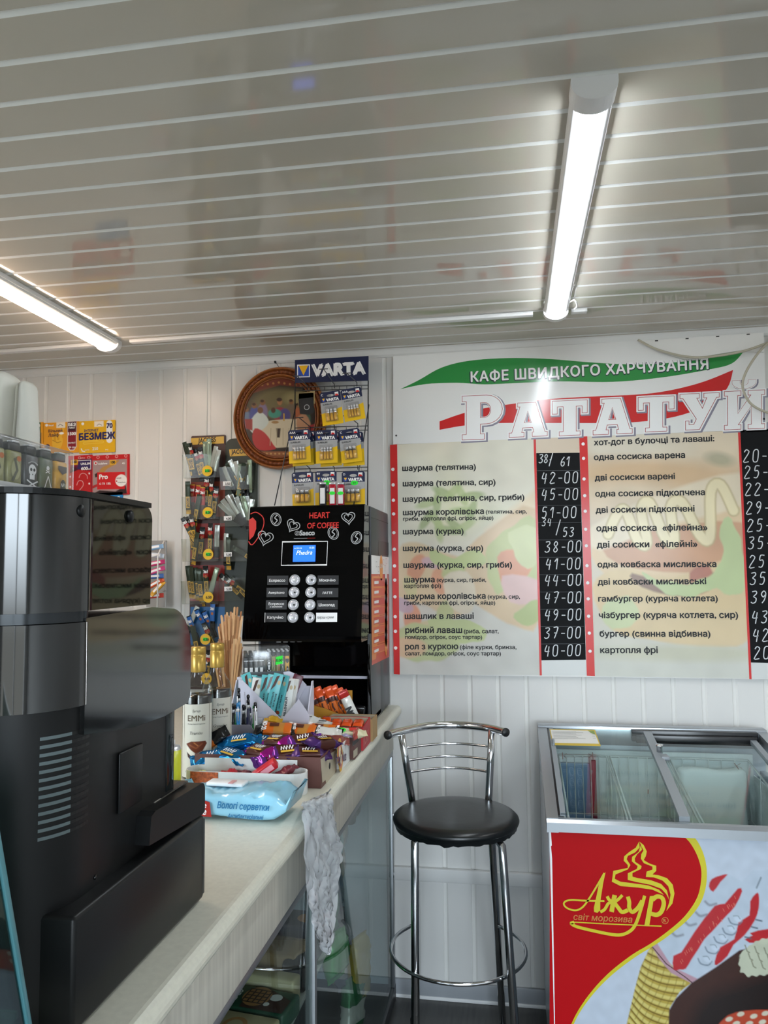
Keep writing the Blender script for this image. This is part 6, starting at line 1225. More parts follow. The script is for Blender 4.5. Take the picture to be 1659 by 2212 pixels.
for i, (kd, px, py, an, Y_, lab) in enumerate((('cteal', 530, 1455, -24, 2.075, 'first turquoise chocolate bar, leaning at the left end of the lilac display'), ('cteal', 546, 1458, 2, 2.08, 'second turquoise chocolate bar from the left'), ('cwhite', 557, 1464, 6, 2.06, 'white-edged chocolate bar between turquoise ones at the left'), ('cdark', 565, 1462, 6, 2.07, 'dark teal chocolate bar in the middle of the lilac display'), ('cteal', 577, 1458, 5, 2.055, 'turquoise chocolate bar next to the dark teal one'), ('cteal', 590, 1457, 8, 2.04, 'turquoise chocolate bar right under the lighter tray'), ('cteal', 603, 1455, 13, 2.03, 'front turquoise chocolate bar leaning right with large lettering'), ('cteal', 616, 1458, 11, 2.05, 'rightmost turquoise chocolate bar in the lilac display'), ('cwhite', 627, 1466, 6, 2.07, 'left white chocolate bar at the right of the turquoise ones'), ('cwhite', 637, 1466, 9, 2.08, 'right white chocolate bar beside the maroon one'), ('cmar', 646, 1458, 20, 2.085, 'maroon chocolate bar leaning at the right end of the lilac display'))):
    p = at(px, py, Y=Y_); a = math.radians(an); z = V((math.sin(a), .1, math.cos(a))).normalized(); x = V((1, -.25 if i % 2 else .2, 0)); x = (x-z*x.dot(z)).normalized(); y = z.cross(x); b = p-z*.108
    put(kd, 'chocolate_bar', Matrix(((x.x, y.x, z.x, b.x), (x.y, y.y, z.y, b.y), (x.z, y.z, z.z, b.z), (0, 0, 0, 1))), lab, 'chocolate bar')
q0, q1 = at(526, 1470, Y=2.16), at(640, 1470, Y=2.16)
mb = MB(); rz = at(566, 1462, Y=2.12).z; mb.box(q0.x, q1.x-.01, 2.105, 2.20, CZ, rz, m_lil, .001); tag(mb.build('riser_carton'), 'closed lilac carton standing behind the chocolate bars and carrying the lighter tray', 'carton')
# second lighter tray on the riser, corner towards the camera
t2 = thing('lighter_tray', 'shrink-wrapped lighter tray with a green price sticker in front of the coffee machine', 'lighter tray', (at(566, 1460, Y=2.12).x, 2.14, rz))
cA = at(567, 1462, Y=2.1); RT = Matrix.Translation((cA.x, 2.108, rz)) @ Matrix.Rotation(math.radians(22), 4, 'Z')   # local: +x along right face, -x.. left face
mb = MB(); mb.box(-.0575, .073, 0, .09, 0, .0015, m_dark, 0, RT); mb.box(-.0575, .073, 0, .0015, .0015, .016, mat('tray_grey', '55565a', .4), 0, RT); mb.build('tray', t2)
mb = MB(); mb.box(-.0595, .075, -.002, .092, .0016, .086, see_through('shrink_wrap'), .004, 2 and RT); mb.build('shrink_wrap', t2)
mb = MB(); F_ = RT @ Matrix(((1, 0, 0, 0), (0, 0, -1, -.0025), (0, 1, 0, 0), (0, 0, 0, 1))); mb.flat([(.034, .034), (.054, .037), (.054, .06), (.035, .056)], m_green, F_, .0004); mb.text('8,00', F_ @ Matrix.Translation((.044, .043, .0008)), .011, m_ink, 'C', 0, .02); mb.build('price_sticker', t2)
PROTO['blacklighter'] = MB()
b_ = PROTO['blacklighter']; b_.box(-.0062, .0062, -.012, .012, 0, .055, m_batk, .002); b_.box(-.005, .005, -.011, .011, .055, .067, m_dark, .002); b_.box(-.004, .004, -.0124, -.012, .012, .026, m_inkw); b_.box(-.006, .006, -.0123, -.012, .044, .0455, m_sil)
for r in range(3):
    for c in range(9):
        M = RT @ Matrix.Translation((-.048+c*.0143, .014+r*.0265, .002))
        if c < 4: put('blacklighter', 'slim_lighter', M, 'black slim lighter in the left half of the tray by the coffee machine', 'lighter', 'black lighters in the tray by the coffee machine')
        else:
            M = RT @ Matrix.Translation((.0165+(c-4)*.0128, .0145+r*.0265, .002)) @ Matrix.Scale(.5, 4, V((1, 0, 0)))
            lab = ('skull printed', 'leaf printed', 'bone printed', 'dark green', 'yellow printed')[c-4]+' lighter in the front of the tray by the coffee machine' if r == 0 else 'printed lighter behind the front ones in the tray by the coffee machine'
            put_lighter((2, 1, 5, 3, 4)[c-4] if r == 0 else (c+r) % 6, M, lab, 'printed lighters behind, tray by the coffee machine' if r else None)
# pens in a grey stand
ph = thing('pen_stand', 'small grey cardboard stand full of pens behind the syrup bottles', 'pen stand', (-.69, 1.95, CZ))
q = [at(*p, Y=1.93) for p in ((499, 1566), (540, 1566), (552, 1585), (552, 1612), (499, 1612))]; m_pst = mat('stand_grey', '8f8d98', .5)
mb = MB(); mb.prism([(a.x, max(a.z, CZ)) for a in q][::-1], -1.933, -1.93, m_pst, XZ); mb.box(q[0].x, q[2].x, 1.93, 1.99, CZ, CZ+.004, m_pst); mb.box(q[0].x, q[2].x, 1.985, 1.99, CZ, CZ+.1, m_lil); mb.build('stand', ph)
def pen(col, dark, tall):
    mb = MB(); c = mat('pen_'+col, col, .25); mb.lathe([(.0012, 0), (.0042, .012), (.0047, .03), (.0047, .108)], c, 12, cap=True); mb.lathe([(.005, .108), (.005, .116)], m_sil, 12); mb.lathe([(.0045, .116), (.0042, .128), (.003, .131)], m_batk if dark else c, 12)
    mb.box(-.0012, .0012, -.0072, -.0055, .085, .122, m_sil, .0005)
    if tall: mb.lathe([(.0022, .131), (.004, .133), (.0045, .138), (.003, .142), (.0005, .143)], m_batk, 12)
    return mb
for i, (px, py, c, dk, tl, lab) in enumerate(((503, 1520, '16181c', 1, 0, 'black pen at the left end'), (509, 1522, '2a8a3e', 1, 0, 'black and green pen second from the left'), (516, 1486, '2a7aa8', 1, 1, 'tall blue stylus pen with a black knob'), (517, 1518, '3a8ac8', 0, 0, 'light blue pen under the stylus pen'), (524, 1522, '17181e', 1, 0, 'black pen left of the silver striped one'), (530, 1524, '2a2a30', 0, 0, 'black pen with silver stripes'), (536, 1500, '1c2244', 1, 1, 'tall navy stylus pen with a black knob'), (539, 1528, '1a2040', 0, 0, 'navy pen beside the tall navy one'), (548, 1524, '2a9a48', 0, 0, 'bright green pen'), (554, 1517, 'd6d8dc', 1, 0, 'white pen with a black tip at the right end'))):
    Y_ = 1.945+.012*(i % 3); p = at(px, py, Y=Y_); o = pen(c, dk, tl).build('pen', None, (0, 0, 0)); h = .143 if tl else .131
    o.matrix_world = Matrix.Translation((p.x, Y_, p.z-h)) @ Matrix.Rotation(rnd.uniform(-.03, .03), 4, 'Y') @ Matrix.Rotation(.35 if i % 2 else -.3, 4, 'Z'); tag(o, lab+' in the grey pen stand', 'pen')
# thin clear bag hanging over the counter edge
m_bagp = see_through('thin_bag', 'f6f8fa', .5, .13, 'eef3f8', 1.6, 1.4)
lft = [(690, 1727), (652, 1737), (650, 1752), (652, 1810), (655, 1900), (662, 1960), (674, 2010), (688, 2045), (698, 2060)]; rgt = [(722, 1706), (716, 1722), (716, 1745), (724, 1800), (733, 1835), (724, 1880), (720, 1940), (714, 2005), (703, 2062)]
def bag(lift, seed, name_parent):
    r = random.Random(seed); A_ = smooth_path(lft, 5); B_ = smooth_path(rgt, 5); n = 16; vs = []
    for j, (a, b) in enumerate(zip(A_, B_)):
        t = j/(len(A_)-1)
        for i in range(n+1):
            s = i/n; px, py = a[0]+(b[0]-a[0])*s, a[1]+(b[1]-a[1])*s
            if t < .11: p = at(px, py, Z=CZ+.003); p.x = min(p.x, CX-.002)
            else: p = at(px, py, X=CX+.008+lift)
            k = min(1, max(0, (t-.1)*5)); w = .008*math.sin(s*9+seed+3.4*math.sin(t*7+seed)+1.3*math.sin(t*19))+.0035*math.sin(s*23+t*31+seed*2)+.002*math.sin(s*41-t*53)+r.uniform(-.0008, .0008); p += V((abs(w)*k+.001, r.uniform(-.001, .001), (abs(w)*.5 if k < .5 else 0))); vs.append(p)
    mb = MB(); W1 = n+1; mb.add(vs, [(j*W1+i, j*W1+i+1, (j+1)*W1+i+1, (j+1)*W1+i) for j in range(len(A_)-1) for i in range(n)], m_bagp, True); return mb
bg_ = thing('plastic_bag', 'thin clear plastic bag hanging crumpled over the counter edge', 'plastic bag', (CX, 1.56, .72)); bag(.002, 1, None).build('front_layer', bg_); bag(-.0, 4.4, None).build('back_layer', bg_)
# ---- snacks behind the glass
m_ck1 = mat('biscuit_green', '1d4a36', .4); m_ck2 = mat('biscuit_brown', '4a2a20', .4); m_ck3 = mat('biscuit_cream', 'c2b48e', .45); m_waf = mat('waffle', 'c08a54', .5)
def pack_box(cx, cy, cz, L_, W_, H_, yaw, m, label, art=None, cat='biscuit pack'):
    """pack lying flat on the showcase shelf, long side towards the glass; cz = its underside"""
    a = math.radians(yaw); F_ = frame((cx, cy, cz+H_), (math.cos(a), math.sin(a), 0), (-math.sin(a), math.cos(a), 0)); mb = MB(); mb.box(-L_/2, L_/2, -W_/2, W_/2, -H_, 0, m, .006, F_)
    t = thing('biscuit_pack' if cat == 'biscuit pack' else 'snack_bag', label, cat, (cx, cy, cz), None); mb.build('wrapper', t)
    if art: k = MB(); art(k, F_, L_, W_); k.build('front_print', t)
    return t
def art_duo(k, F_, L_, H_):
    k.flat([(-L_*.1, -H_*.46), (L_*.46, -H_*.46), (L_*.46, H_*.1), (L_*.1, H_*.46), (-L_*.1, H_*.46)], m_ck2, F_, .0006); k.disc((L_*.02, H_*.05), H_*.36, H_*.42, m_waf, F_, .0012)
    for i in range(-2, 3): k.line([(L_*.02+i*H_*.14, -H_*.25), (L_*.02+i*H_*.14, H_*.35)], H_*.035, m_ck2, F_, .0018); k.line([(L_*.02-H_*.3, H_*.05+i*H_*.14), (L_*.02+H_*.3, H_*.05+i*H_*.14)], H_*.035, m_ck2, F_, .0018)
    k.disc((L_*.26, H_*.12), H_*.16, H_*.15, m_inkw, F_, .0012); k.disc((L_*.2, -H_*.2), H_*.08, H_*.08, m_inkw, F_, .0012)
    k.text('Lacasa', F_ @ Matrix.Translation((-L_*.36, 0, 0)) @ Matrix.Rotation(PI/2, 4, 'Z') @ Matrix.Translation((0, -H_*.1, 0)), None, m_inkw, 'C', .001, .05, 1.2, H_*.9, .3); k.text('Duo', F_ @ Matrix.Translation((-L_*.2, 0, 0)) @ Matrix.Rotation(PI/2, 4, 'Z'), None, m_inkw, 'C', .001, .02, 1.2, H_*.45, .3)
def art_tru(k, F_, L_, H_):
    k.flat([(-L_*.5, -H_*.46), (-L_*.25, -H_*.46), (-L_*.25, H_*.46), (-L_*.5, H_*.46)], f_rd, F_, .0006); k.disc((L_*.05, -H_*.1), H_*.3, H_*.36, m_waf, F_, .001); k.disc((L_*.05, -H_*.1), H_*.2, H_*.24, m_ck3, F_, .0014)
    k.text('Lacasa', F_ @ Matrix.Translation((-L_*.38, 0, 0)) @ Matrix.Rotation(PI/2, 4, 'Z') @ Matrix.Translation((0, -H_*.1, 0)), None, m_inkw, 'C', .0014, .05, 1.2, H_*.85, .3)
pack_box(-.55, 1.605, .5725, .17, .085, .04, -8, m_ck1, 'dark green and brown waffle biscuit pack behind the glass', art_duo)
pack_box(-.565, 1.512, .5725, .17, .085, .04, -8, m_ck3, 'cream biscuit pack with a red end next to the dark green one behind the glass', art_tru)
pack_box(-.57, 1.68, .5725, .19, .04, .055, -8, m_ck3, 'long cream biscuit pack behind the dark green one in the showcase')
pack_box(-.57, 1.765, .5725, .17, .09, .075, -8, see_through('clear_tray', 'e8e4d8', .5, .1, 'c0a078', 1.2), 'clear plastic tray of pastries at the back of the biscuit row')
pack_box(-.55, 1.88, .5725, .15, .09, .085, -4, mat('biscuit_violet', '3a3644', .4), 'dark violet pack behind the pastry tray', lambda k, F_, L_, H_: (k.text('Milli', F_ @ Matrix.Translation((-L_*.1, -.02, 0)) @ Matrix.Rotation(PI/2, 4, 'Z'), None, m_inkw, 'C', .001, .05, 1.1, .06, .3), k.disc((L_*.3, 0), .03, .025, m_waf, F_, .001)))
mb = soft_box(-.52, -.468, 1.70, 1.78, .5725, .64, f_bk, .005, 33, .012); mb.build('black_snack_bag'); tag(bpy.data.objects['black_snack_bag'], 'crumpled black foil snack bag beside the glass post', 'snack bag')
m_cro = see_through('croissant_film', 'e6dcd2', .35, .08, 'a07a62', 1.3); f_pb = foil('foil_paleblue', 'a4bcc4', .3, .15)
def art_cro(k, F_, L_, H_): k.text('YOYO', F_ @ Matrix.Translation((-L_*.32, 0, 0)) @ Matrix.Rotation(1.2, 4, 'Z'), None, m_ink, 'C', .001, .03, 1.3, H_*.5, .2)
for i, (px, py, m, m2) in enumerate(((735, 1812, f_pb, m_cro), (730, 1882, f_pb, m_cro), (726, 1945, mat('pack_green', '3a6a52', .4), foil('foil_slate', '4a5a70', .25, .2)), (728, 2010, mat('pack_green'), foil('foil_dusk', '5a4a58', .25, .2)))):
    c = at(px, py, X=-.515-.022*(i % 2)); F_ = frame(c, (0, 1, .15), (0, -.15, 1)); mb = wrapper(.20, .085, .05, [(0, .45, m), (.45, 1, m2)], 120+i, .003, .012, 10); mb2 = MB(); K_ = len(mb.v)
    t = thing('croissant_bag', ('topmost, pale blue ended, of the hanging croissant bags behind the glass', 'second from top of the hanging croissant bags behind the glass', 'third from top, slate coloured, of the hanging croissant bags', 'lowest of the hanging croissant bags behind the glass')[i], 'snack bag', c); mb.v = [F_ @ (v+V((0, 0, -.04))) for v in mb.v]; mb.build('bag', t)
    if i < 2: k = MB(); k.text('YOYO', F_ @ Matrix.Translation((-.05, 0, .012)) @ Matrix.Rotation(1.25, 4, 'Z'), None, m_lab, 'C', 0, .03, 1.3, .05); k.build('lettering', t)
for i, (px, py, c, H_, an, lab) in enumerate(((712, 2060, '3a9a4a', .13, 6, 'bright green snack bag next to the glass post'), (735, 2080, '8a8a9c', .15, 8, 'silvery lilac snack bag in the lower showcase'), (762, 2090, 'b0982a', .2, 4, 'tall yellow snack bag in the lower showcase'), (748, 2170, '2a7a48', .17, 8, 'large green snack bag at the bottom of the showcase'), (722, 2165, '6a6a3a', .16, 0, 'olive snack bag at the bottom of the showcase'), (788, 2120, 'a08a3a', .16, 10, 'mustard yellow snack bag near the far showcase corner'))):
    c_ = at(px, py, X=(-.54, -.60, -.52, -.53, -.66, -.60)[i]); c_.z = max(c_.z if i < 5 else 0, .05+H_*.5); a = math.radians(an); mb = wrapper(H_, .1, .045, [(0, .3, foil('bag_'+c, c, .22, .25)), (.3, .6, foil('bagb_'+c, ('d8d8d0' if i % 2 else c), .22, .25)), (.6, 1, foil('bag_'+c, c))], 140+i, .004, .012, 9); o = mb.build('snack_bag', None, (0, 0, 0)); o.matrix_world = orient(c_, (0, math.sin(a), math.cos(a)), (1, -.3, 0)); tag(o, lab, 'snack bag')
mb = soft_box(-.58, -.48, 2.3, 2.4, .74, .82, m_dark, .006, 12, .02); tag(mb.build('black_bag'), 'crumpled black bag just under the worktop behind the glass', 'bag')
# ---- glass case at the lower left corner
gc = thing('glass_case', 'glass display case with a slanted front at the lower left corner', 'glass case', (-.7, .4, CZ)); GX = -.43
m_gedge = mat('glass_edge', '4d8088', .15, spec=.6); m_gcase = see_through('case_glass', 'd8e8e6', .8, .02, '2c3638', 1.2, 1.5)
e0, e1 = at(-8, 1810, X=GX), at(60, 2214, X=GX); dd = (e1-e0).normalized(); e2 = e0+dd*((CZ+.004-e0.z)/dd.z); e3 = e0-dd*.03
mb = MB(); mb.prism([(e2.y-.004, e2.z), (e3.y-.004, e3.z), (.15, e3.z), (.15, CZ+.004)], GX-.004, GX, m_gcase, YZ); mb.build('side_pane', gc)
mb = MB(); nrm = V((0, dd.z, -dd.y)); nrm = nrm if nrm.y > 0 else -nrm; F_ = frame(e2, V((-1, 0, 0)), -dd)
mb.box(0, .75, 0, (e3-e2).length, -.004, .0, m_gcase, 0, F_); mb.build('front_pane', gc)
mb = MB(); F_ = frame(e2, -dd, V((1, 0, 0))); Ln = (e3-e2).length; mb.box(0, Ln, -.002, .0025, -.003, .003, m_gedge, .0008, F_); mb.box(0, Ln, -.0005, .001, .003, .0034, m_dark, 0, F_); mb.build('glass_edge', gc)
sh = at(36, 2182, X=GX-.01); mb = MB(); mb.box(-1.1, GX-.008, .2, sh.y, sh.z-.006, sh.z, see_through('shelf_glass', 'c6dcd4', .7, .03, '6fa090', 1.1)); mb.box(-1.1, GX-.008, sh.y-.004, sh.y, sh.z-.006, sh.z, mat('shelf_edge', '5f9a84', .2)); mb.build('glass_shelf', gc)
mb = MB(); mb.box(-1.1, GX, .16, e2.y-.01, CZ, CZ+.004, m_dark); mb.build('base', gc)
mb = soft_box(GX-.10, GX-.02, sh.y-.12, sh.y-.03, sh.z, sh.z+.03, mat('bun', 'b9ac8e', .5, noise=.2, nscale=20), .003, 15, .012); tag(mb.build('pastry'), 'pale wrapped pastry on the glass shelf at the lower left corner', 'pastry')
# ================================================================== bar stool
st = thing('bar_stool', 'chrome bar stool with a round black padded seat standing between counter and freezer', 'bar stool', (-.18, 2.33, 0))
m_vin = mat('black_vinyl', '101416', .3, spec=.5, bump=.15, nscale=40)
M = Matrix.Translation((-.181, 2.33, .009)); mb = MB(); pr = [(.01, .742), (.165, .742), (.176, .745), (.184, .752), (.186, .758), (.184, .765), (.176, .772), (.155, .7765), (.1, .778), (.001, .7785)]
mb.lathe(pr, m_vin, 64, M); r9 = random.Random(3); vs = []; fs = []; n = 90
for k in range(n): a = 2*PI*k/n; vs += [(.182*math.cos(a), .182*math.sin(a), .750), (.178*math.cos(a), .178*math.sin(a), .739-.004*r9.random()**2-(.003 if k % 11 == 0 else 0))]
mb.add(vs, [(2*k, 2*((k+1) % n), 2*((k+1) % n)+1, 2*k+1) for k in range(n)], m_vin, True, M); mb.build('seat', st)
legs = {'fl': ((-.291, 2.235, .745), (-.283, 2.12, 0)), 'fr': ((-.046, 2.235, .745), (-.004, 2.12, 0)), 'rl': ((-.312, 2.425, .745), (-.352, 2.63, 0)), 'rr': ((-.082, 2.425, .745), (-.062, 2.63, 0))}
for k, (a, b) in legs.items():
    a, b = V(a), V(b); mb = MB(); c = V((-.181, 2.33, .737)); i_ = a+(c-a)*.25; i_.z = .737
    mb.tube([i_, a+(i_-a)*.35+V((0, 0, -.001)), a+(b-a)*.025, a+(b-a)*.08, b+V((0, 0, .012))], .0115, m_chrome, 14); lg = mb.build('leg', st)
    mb = MB(); mb.tube([b+(a-b)*.035, b], .0135, m_dark, 12); mb.build('foot_cap', lg)
mb = MB(); zr = .395; cx_, cy_, R_ = -.181, 2.335, .196; a0, a1 = math.radians(140), math.radians(414)
mb.tube([(cx_+R_*math.cos(a0+(a1-a0)*k/48), cy_+R_*math.sin(a0+(a1-a0)*k/48), zr) for k in range(49)], .0055, m_chrome, 10); mb.build('foot_ring', st)
PA, PB = (V((-.322, 2.455, .74)), V((-.353, 2.41, 1.0))), (V((-.091, 2.465, .74)), V((-.074, 2.475, 1.0)))
for a, b in (PA, PB): mb = MB(); mb.tube([a, a+(b-a)*.25+V((0, .008, 0)), a+(b-a)*.6+V((0, .004, 0)), b], .0115, m_chrome, 14); mb.build('back_post', st)
mb = MB(); tp_ = smooth_path([at(838, 1588, Z=1.0), at(865, 1580, Z=1.0), at(920, 1569, Z=1.0), at(985, 1566, Z=1.0), at(1035, 1570, Z=1.0), at(1066, 1575, Z=1.0), at(1092, 1582, Z=1.0)], 6)
mb.tube(tp_, .0125, m_chrome, 16); tr_ = mb.build('top_rail', st)
for e, f in ((tp_[0], tp_[1]), (tp_[-1], tp_[-2])): d = (V(e)-V(f)).normalized(); mb = MB(); mb.tube([V(e)-d*.002, V(e)+d*.004], .0132, m_dark, 16); mb.build('end_plug', tr_)
for z in (.944, .904, .867):
    t = (z-.74)/.26; a = PA[0]+(PA[1]-PA[0])*t; b = PB[0]+(PB[1]-PB[0])*t; m_ = (a+b)/2+V((0, .05, 0)); mb = MB()
    mb.tube([a+(b-a)*k/16+V((0, .055*math.sin(PI*k/16)+.006, 0)) for k in range(17)], .0042, m_chrome, 8); mb.build('back_bar', st)
# ================================================================== ice cream freezer
Fz = thing('ice_cream_freezer', 'chest freezer for ice cream with a sloping glass lid and red printed front', 'freezer', (.4, 2.3, 0))
m_al = mat('freezer_rim', 'a9aeb3', .3, metal=.75); m_fg = mat('freezer_grey', '8b9298', .35); m_liner = mat('freezer_liner', 'e0e6e7', .4); m_fwh = mat('freezer_white', 'b9c3cf', .25)
FO = at(1184, 1772, Z=.853); fu = V((1, 0, 0)); fv = V((0, 1, 0))
FM = Matrix(((fu.x, fv.x, 0, FO.x), (fu.y, fv.y, 0, FO.y), (0, 0, 1, 0), (0, 0, 0, 1))); FW_, FD = .72, .655
hz = lambda b: .853+.112*((b/FD)*1.28-.28*(b/FD)**2)
mb = MB(); mb.box(0, FW_, .004, .02, .06, .828, m_fwh, .002, FM); mb.box(0, .018, .02, FD, .06, .84, m_fwh, .002, FM); mb.box(FW_-.018, FW_, .02, FD, .06, .84, m_fwh, .002, FM); mb.box(0, FW_, FD-.02, FD, .06, .93, m_fwh, .002, FM); mb.box(.01, FW_-.01, .02, FD-.01, .03, .08, m_dark, 0, FM); mb.build('body', Fz)
mb = MB(); e = .05; mb.box(e, FW_-e, .07, FD-.06, .40, .405, m_liner, 0, FM)
for a in ((e-.004, e, .07, FD-.06), (FW_-e, FW_-e+.004, .07, FD-.06), (e, FW_-e, .066, .07), (e, FW_-e, FD-.06, FD-.056)): mb.box(a[0], a[1], a[2], a[3], .40, .835 if a[3] < .1 or a[1]-a[0] < .1 else .9, m_liner, 0, FM)
mb.build('liner', Fz)
mb = MB()
for x, y in ((.04, .05), (FW_-.04, .05), (.04, FD-.05), (FW_-.04, FD-.05)): mb = MB(); mb.lathe([(.02, 0), (.02, .03)], m_dark, 14, FM @ Matrix.Translation((x, y, 0))); mb.build('foot', Fz)
mb = MB(); mb.prism([(-.008, .827), (.045, .827), (.045, .848), (.02, .856), (0, .857), (-.008, .85)], 0-.004, FW_+.004, m_al, FM @ Matrix(((0, 0, 1, 0), (1, 0, 0, 0), (0, 1, 0, 0), (0, 0, 0, 1)))); mb.build('front_rim', Fz)
def sweep(a0, a1, b0, b1, dz0, dz1, m, name, parent=Fz, n=14, da=0.):
    """strip that follows the slope of the lid, from front to back"""
    mb = MB(); vs = []; fs = []
    for k in range(n+1):
        b = b0+(b1-b0)*k/n; z = hz(b); sh_ = da*k/n
        vs += [(a0+sh_, b, z+dz0), (a1+sh_, b, z+dz0), (a1+sh_, b, z+dz1), (a0+sh_, b, z+dz1)]
    for k in range(n):
        for i in range(4): j = (i+1) % 4; fs.append((4*k+i, 4*k+j, 4*k+4+j, 4*k+4+i))
    fs += [(3, 2, 1, 0), tuple(4*n+i for i in range(4))]; mb.add(vs, fs, m, False, FM); return mb.build(name, parent)
sweep(-.004, .026, 0, FD, -.03, .006, m_al, 'side_rim'); sweep(FW_-.026, FW_+.004, 0, FD, -.03, .006, m_al, 'side_rim')
mb = MB(); zb = hz(FD-.03); mb.box(-.004, FW_+.004, FD-.035, FD+.005, zb-.05, zb+.012, m_al, .003, FM); mb.build('rear_rim', Fz)
sweep(.026, .032, .02, FD-.03, -.02, .004, m_batk, 'gasket'); mb = MB(); mb.box(.3, FW_-.03, FD-.06, FD-.036, zb-.03, zb+.006, m_batk, .001, FM); mb.box(.31, FW_-.04, FD-.085, FD-.066, zb-.03, zb-.004, m_batk, .001, FM); mb.build('slide_track', Fz)
m_lidg = see_through('lid_glass', 'f0f6f5', 1, .01, 'ffffff', .8, 1.5)
am = at(1476, 1770, Z=.857).x-FO.x; dm = at(1394, 1580, Y=FO.y+FD-.03).x-FO.x-am
def lid(a0, a1, dz, name_label):
    g = sweep(a0, a1, .03, FD-.04, dz, dz+.004, m_lidg, 'glass_lid'); return g
g1 = lid(.034, am, 0, ''); sweep(.032, .046, .03, FD-.04, -.004, .006, m_fg, 'lid_sash', g1); sweep(am-.012, am+.014, .03, FD-.04, -.006, .008, m_fg, 'lid_sash', g1, da=dm)
g2 = lid(am+.005, FW_-.05, -.014, ''); sweep(FW_-.062, FW_-.044, .03, FD-.04, -.018, -.004, m_fg, 'lid_sash', g2)
mb = MB(); lk = FM @ V((am+.014, .42, hz(.42)+.004)); mb.lathe([(.009, 0), (.009, .018), (.011, .019), (.011, .026), (.008, .027)], m_chrome, 18, Matrix.Translation(lk)); mb.box(lk.x-.004, lk.x+.02, lk.y-.05, lk.y-.01, lk.z-.012, lk.z+.001, m_fg, .003); mb.build('lock', Fz)
mb = MB(); hp_ = [FM @ V((.04, .45+.05*k/6, hz(.45+.05*k/6)+.006+.008*math.sin(PI*k/6))) for k in range(7)]; mb.tube(hp_, .004, m_fg, 8); mb.build('lid_handle', g1)
# notice card under the lid edge, arrows on the glass
def lidpl(b): z = hz(b); n_ = V((0, 0, 1)); s_ = (hz(b+.02)-hz(b-.02))/.04; n_ = (V((0, 0, 1))-fv*s_).normalized(); return (FM @ V((.1, b, z+.0065)), n_)
pln = lidpl(.57); crd = thing('notice_card', 'small white notice card with yellow border lying on the freezer glass', 'card', FM @ V((.1, .57, hz(.57)+.008)))
mb = MB(); mb.pflat(((1187, 1575), (1285, 1577), (1298, 1612), (1194, 1610)), pln, mat('card_yellow', 'd6b83a', .5), .0005); mb.pflat(((1189, 1577), (1283, 1579), (1294, 1607), (1195, 1605.5)), pln, m_paper, .0009); mb.build('card', crd)
mb = MB(); r9 = random.Random(8)
for k in range(7): y = 1580+k*2.6; mb.pline([(1193+k*.6, y+.4), (1240+r9.random()*20+k*.8, y+.9)], pln, .0016, m_lab, .0013)
for k in range(4): y = 1582+k*4.5; mb.pline([(1277+k*1.2, y), (1283+k*1.4, y)], pln, .0014, m_lab, .0013)
mb.build('small_print', crd); mb = MB(); mb.pflat(((1270, 1579), (1283, 1579), (1286, 1588), (1276, 1584)), pln, mat('leaf_print2', '8aa04a', .5), .0014); mb.build('leaf_picture', crd)
pa = lidpl(.43); m_ar = mat('arrow_brown', '5a4038', .5); mb = MB()
for x in (1215, 1280): mb.pline([(x, 1626), (x+1, 1641)], pa, .0022, m_ar, .001)
for y in (1631, 1636): mb.pline([(1222, y), (1273, y)], pa, .0014, m_ar, .001)
for s_, x in ((1, 1217), (-1, 1278)): mb.pline([(x+7*s_, 1628), (x, 1633.5), (x+7*s_, 1639)], pa, .0016, m_ar, .001)
mb.pline([(1400, 1706), (1400, 1716)], lidpl(.17), .0022, m_ar, .001); mb.build('arrow_mark', g1)
mb = MB(); pa2 = lidpl(.38); pa2 = (pa2[0]-V((0, 0, .0135)), pa2[1]); mb.pline([(1586, 1649), (1596, 1663)], pa2, .0022, m_ar, .001); mb.pline([(1600, 1650), (1590, 1655), (1603, 1660)], pa2, .0016, m_ar, .001); mb.build('arrow_mark', g2)
# wire baskets and what is left in them
m_bw = mat('basket_white', 'c9cfd0', .35)
def basket(a0, a1, label):
    t = thing('freezer_basket', label, 'basket', FM @ V(((a0+a1)/2, .3, .45))); mb = MB(); b0, b1 = .09, FD-.08; z0, z1 = .5, .815; P = lambda a, b, z: FM @ V((a, b, z))
    tz = lambda b: z1+(.07*(b-b0)/(b1-b0))
    mb.tube([P(a0, b0, z1), P(a1, b0, z1), P(a1, b1, z1+.07), P(a0, b1, z1+.07)], .0032, m_bw, 6, True); mb.build('top_wire', t); mb = MB()
    for k in range(7):
        a = a0+(a1-a0)*k/6; mb.tube([P(a, b0, z1), P(a, b0+.01, z0), P(a, b1-.01, z0), P(a, b1, z1+.07)], .0018, m_bw, 5)
    for k in range(5):
        b = b0+(b1-b0)*k/4; mb.tube([P(a0, b, tz(b)), P(a0+.008, b, z0), P(a1-.008, b, z0), P(a1, b, tz(b))], .0018, m_bw, 5)
    for z in (.6, .7): mb.tube([P(a0, b0, z), P(a1, b0, z), P(a1, b1, z), P(a0, b1, z)], .0016, m_bw, 5, True)
    mb.build('wire_mesh', t); return t
basket(.06, .215, 'left wire basket inside the freezer'); basket(.225, .40, 'middle wire basket inside the freezer'); basket(.41, .65, 'right wire basket inside the freezer under the lock')
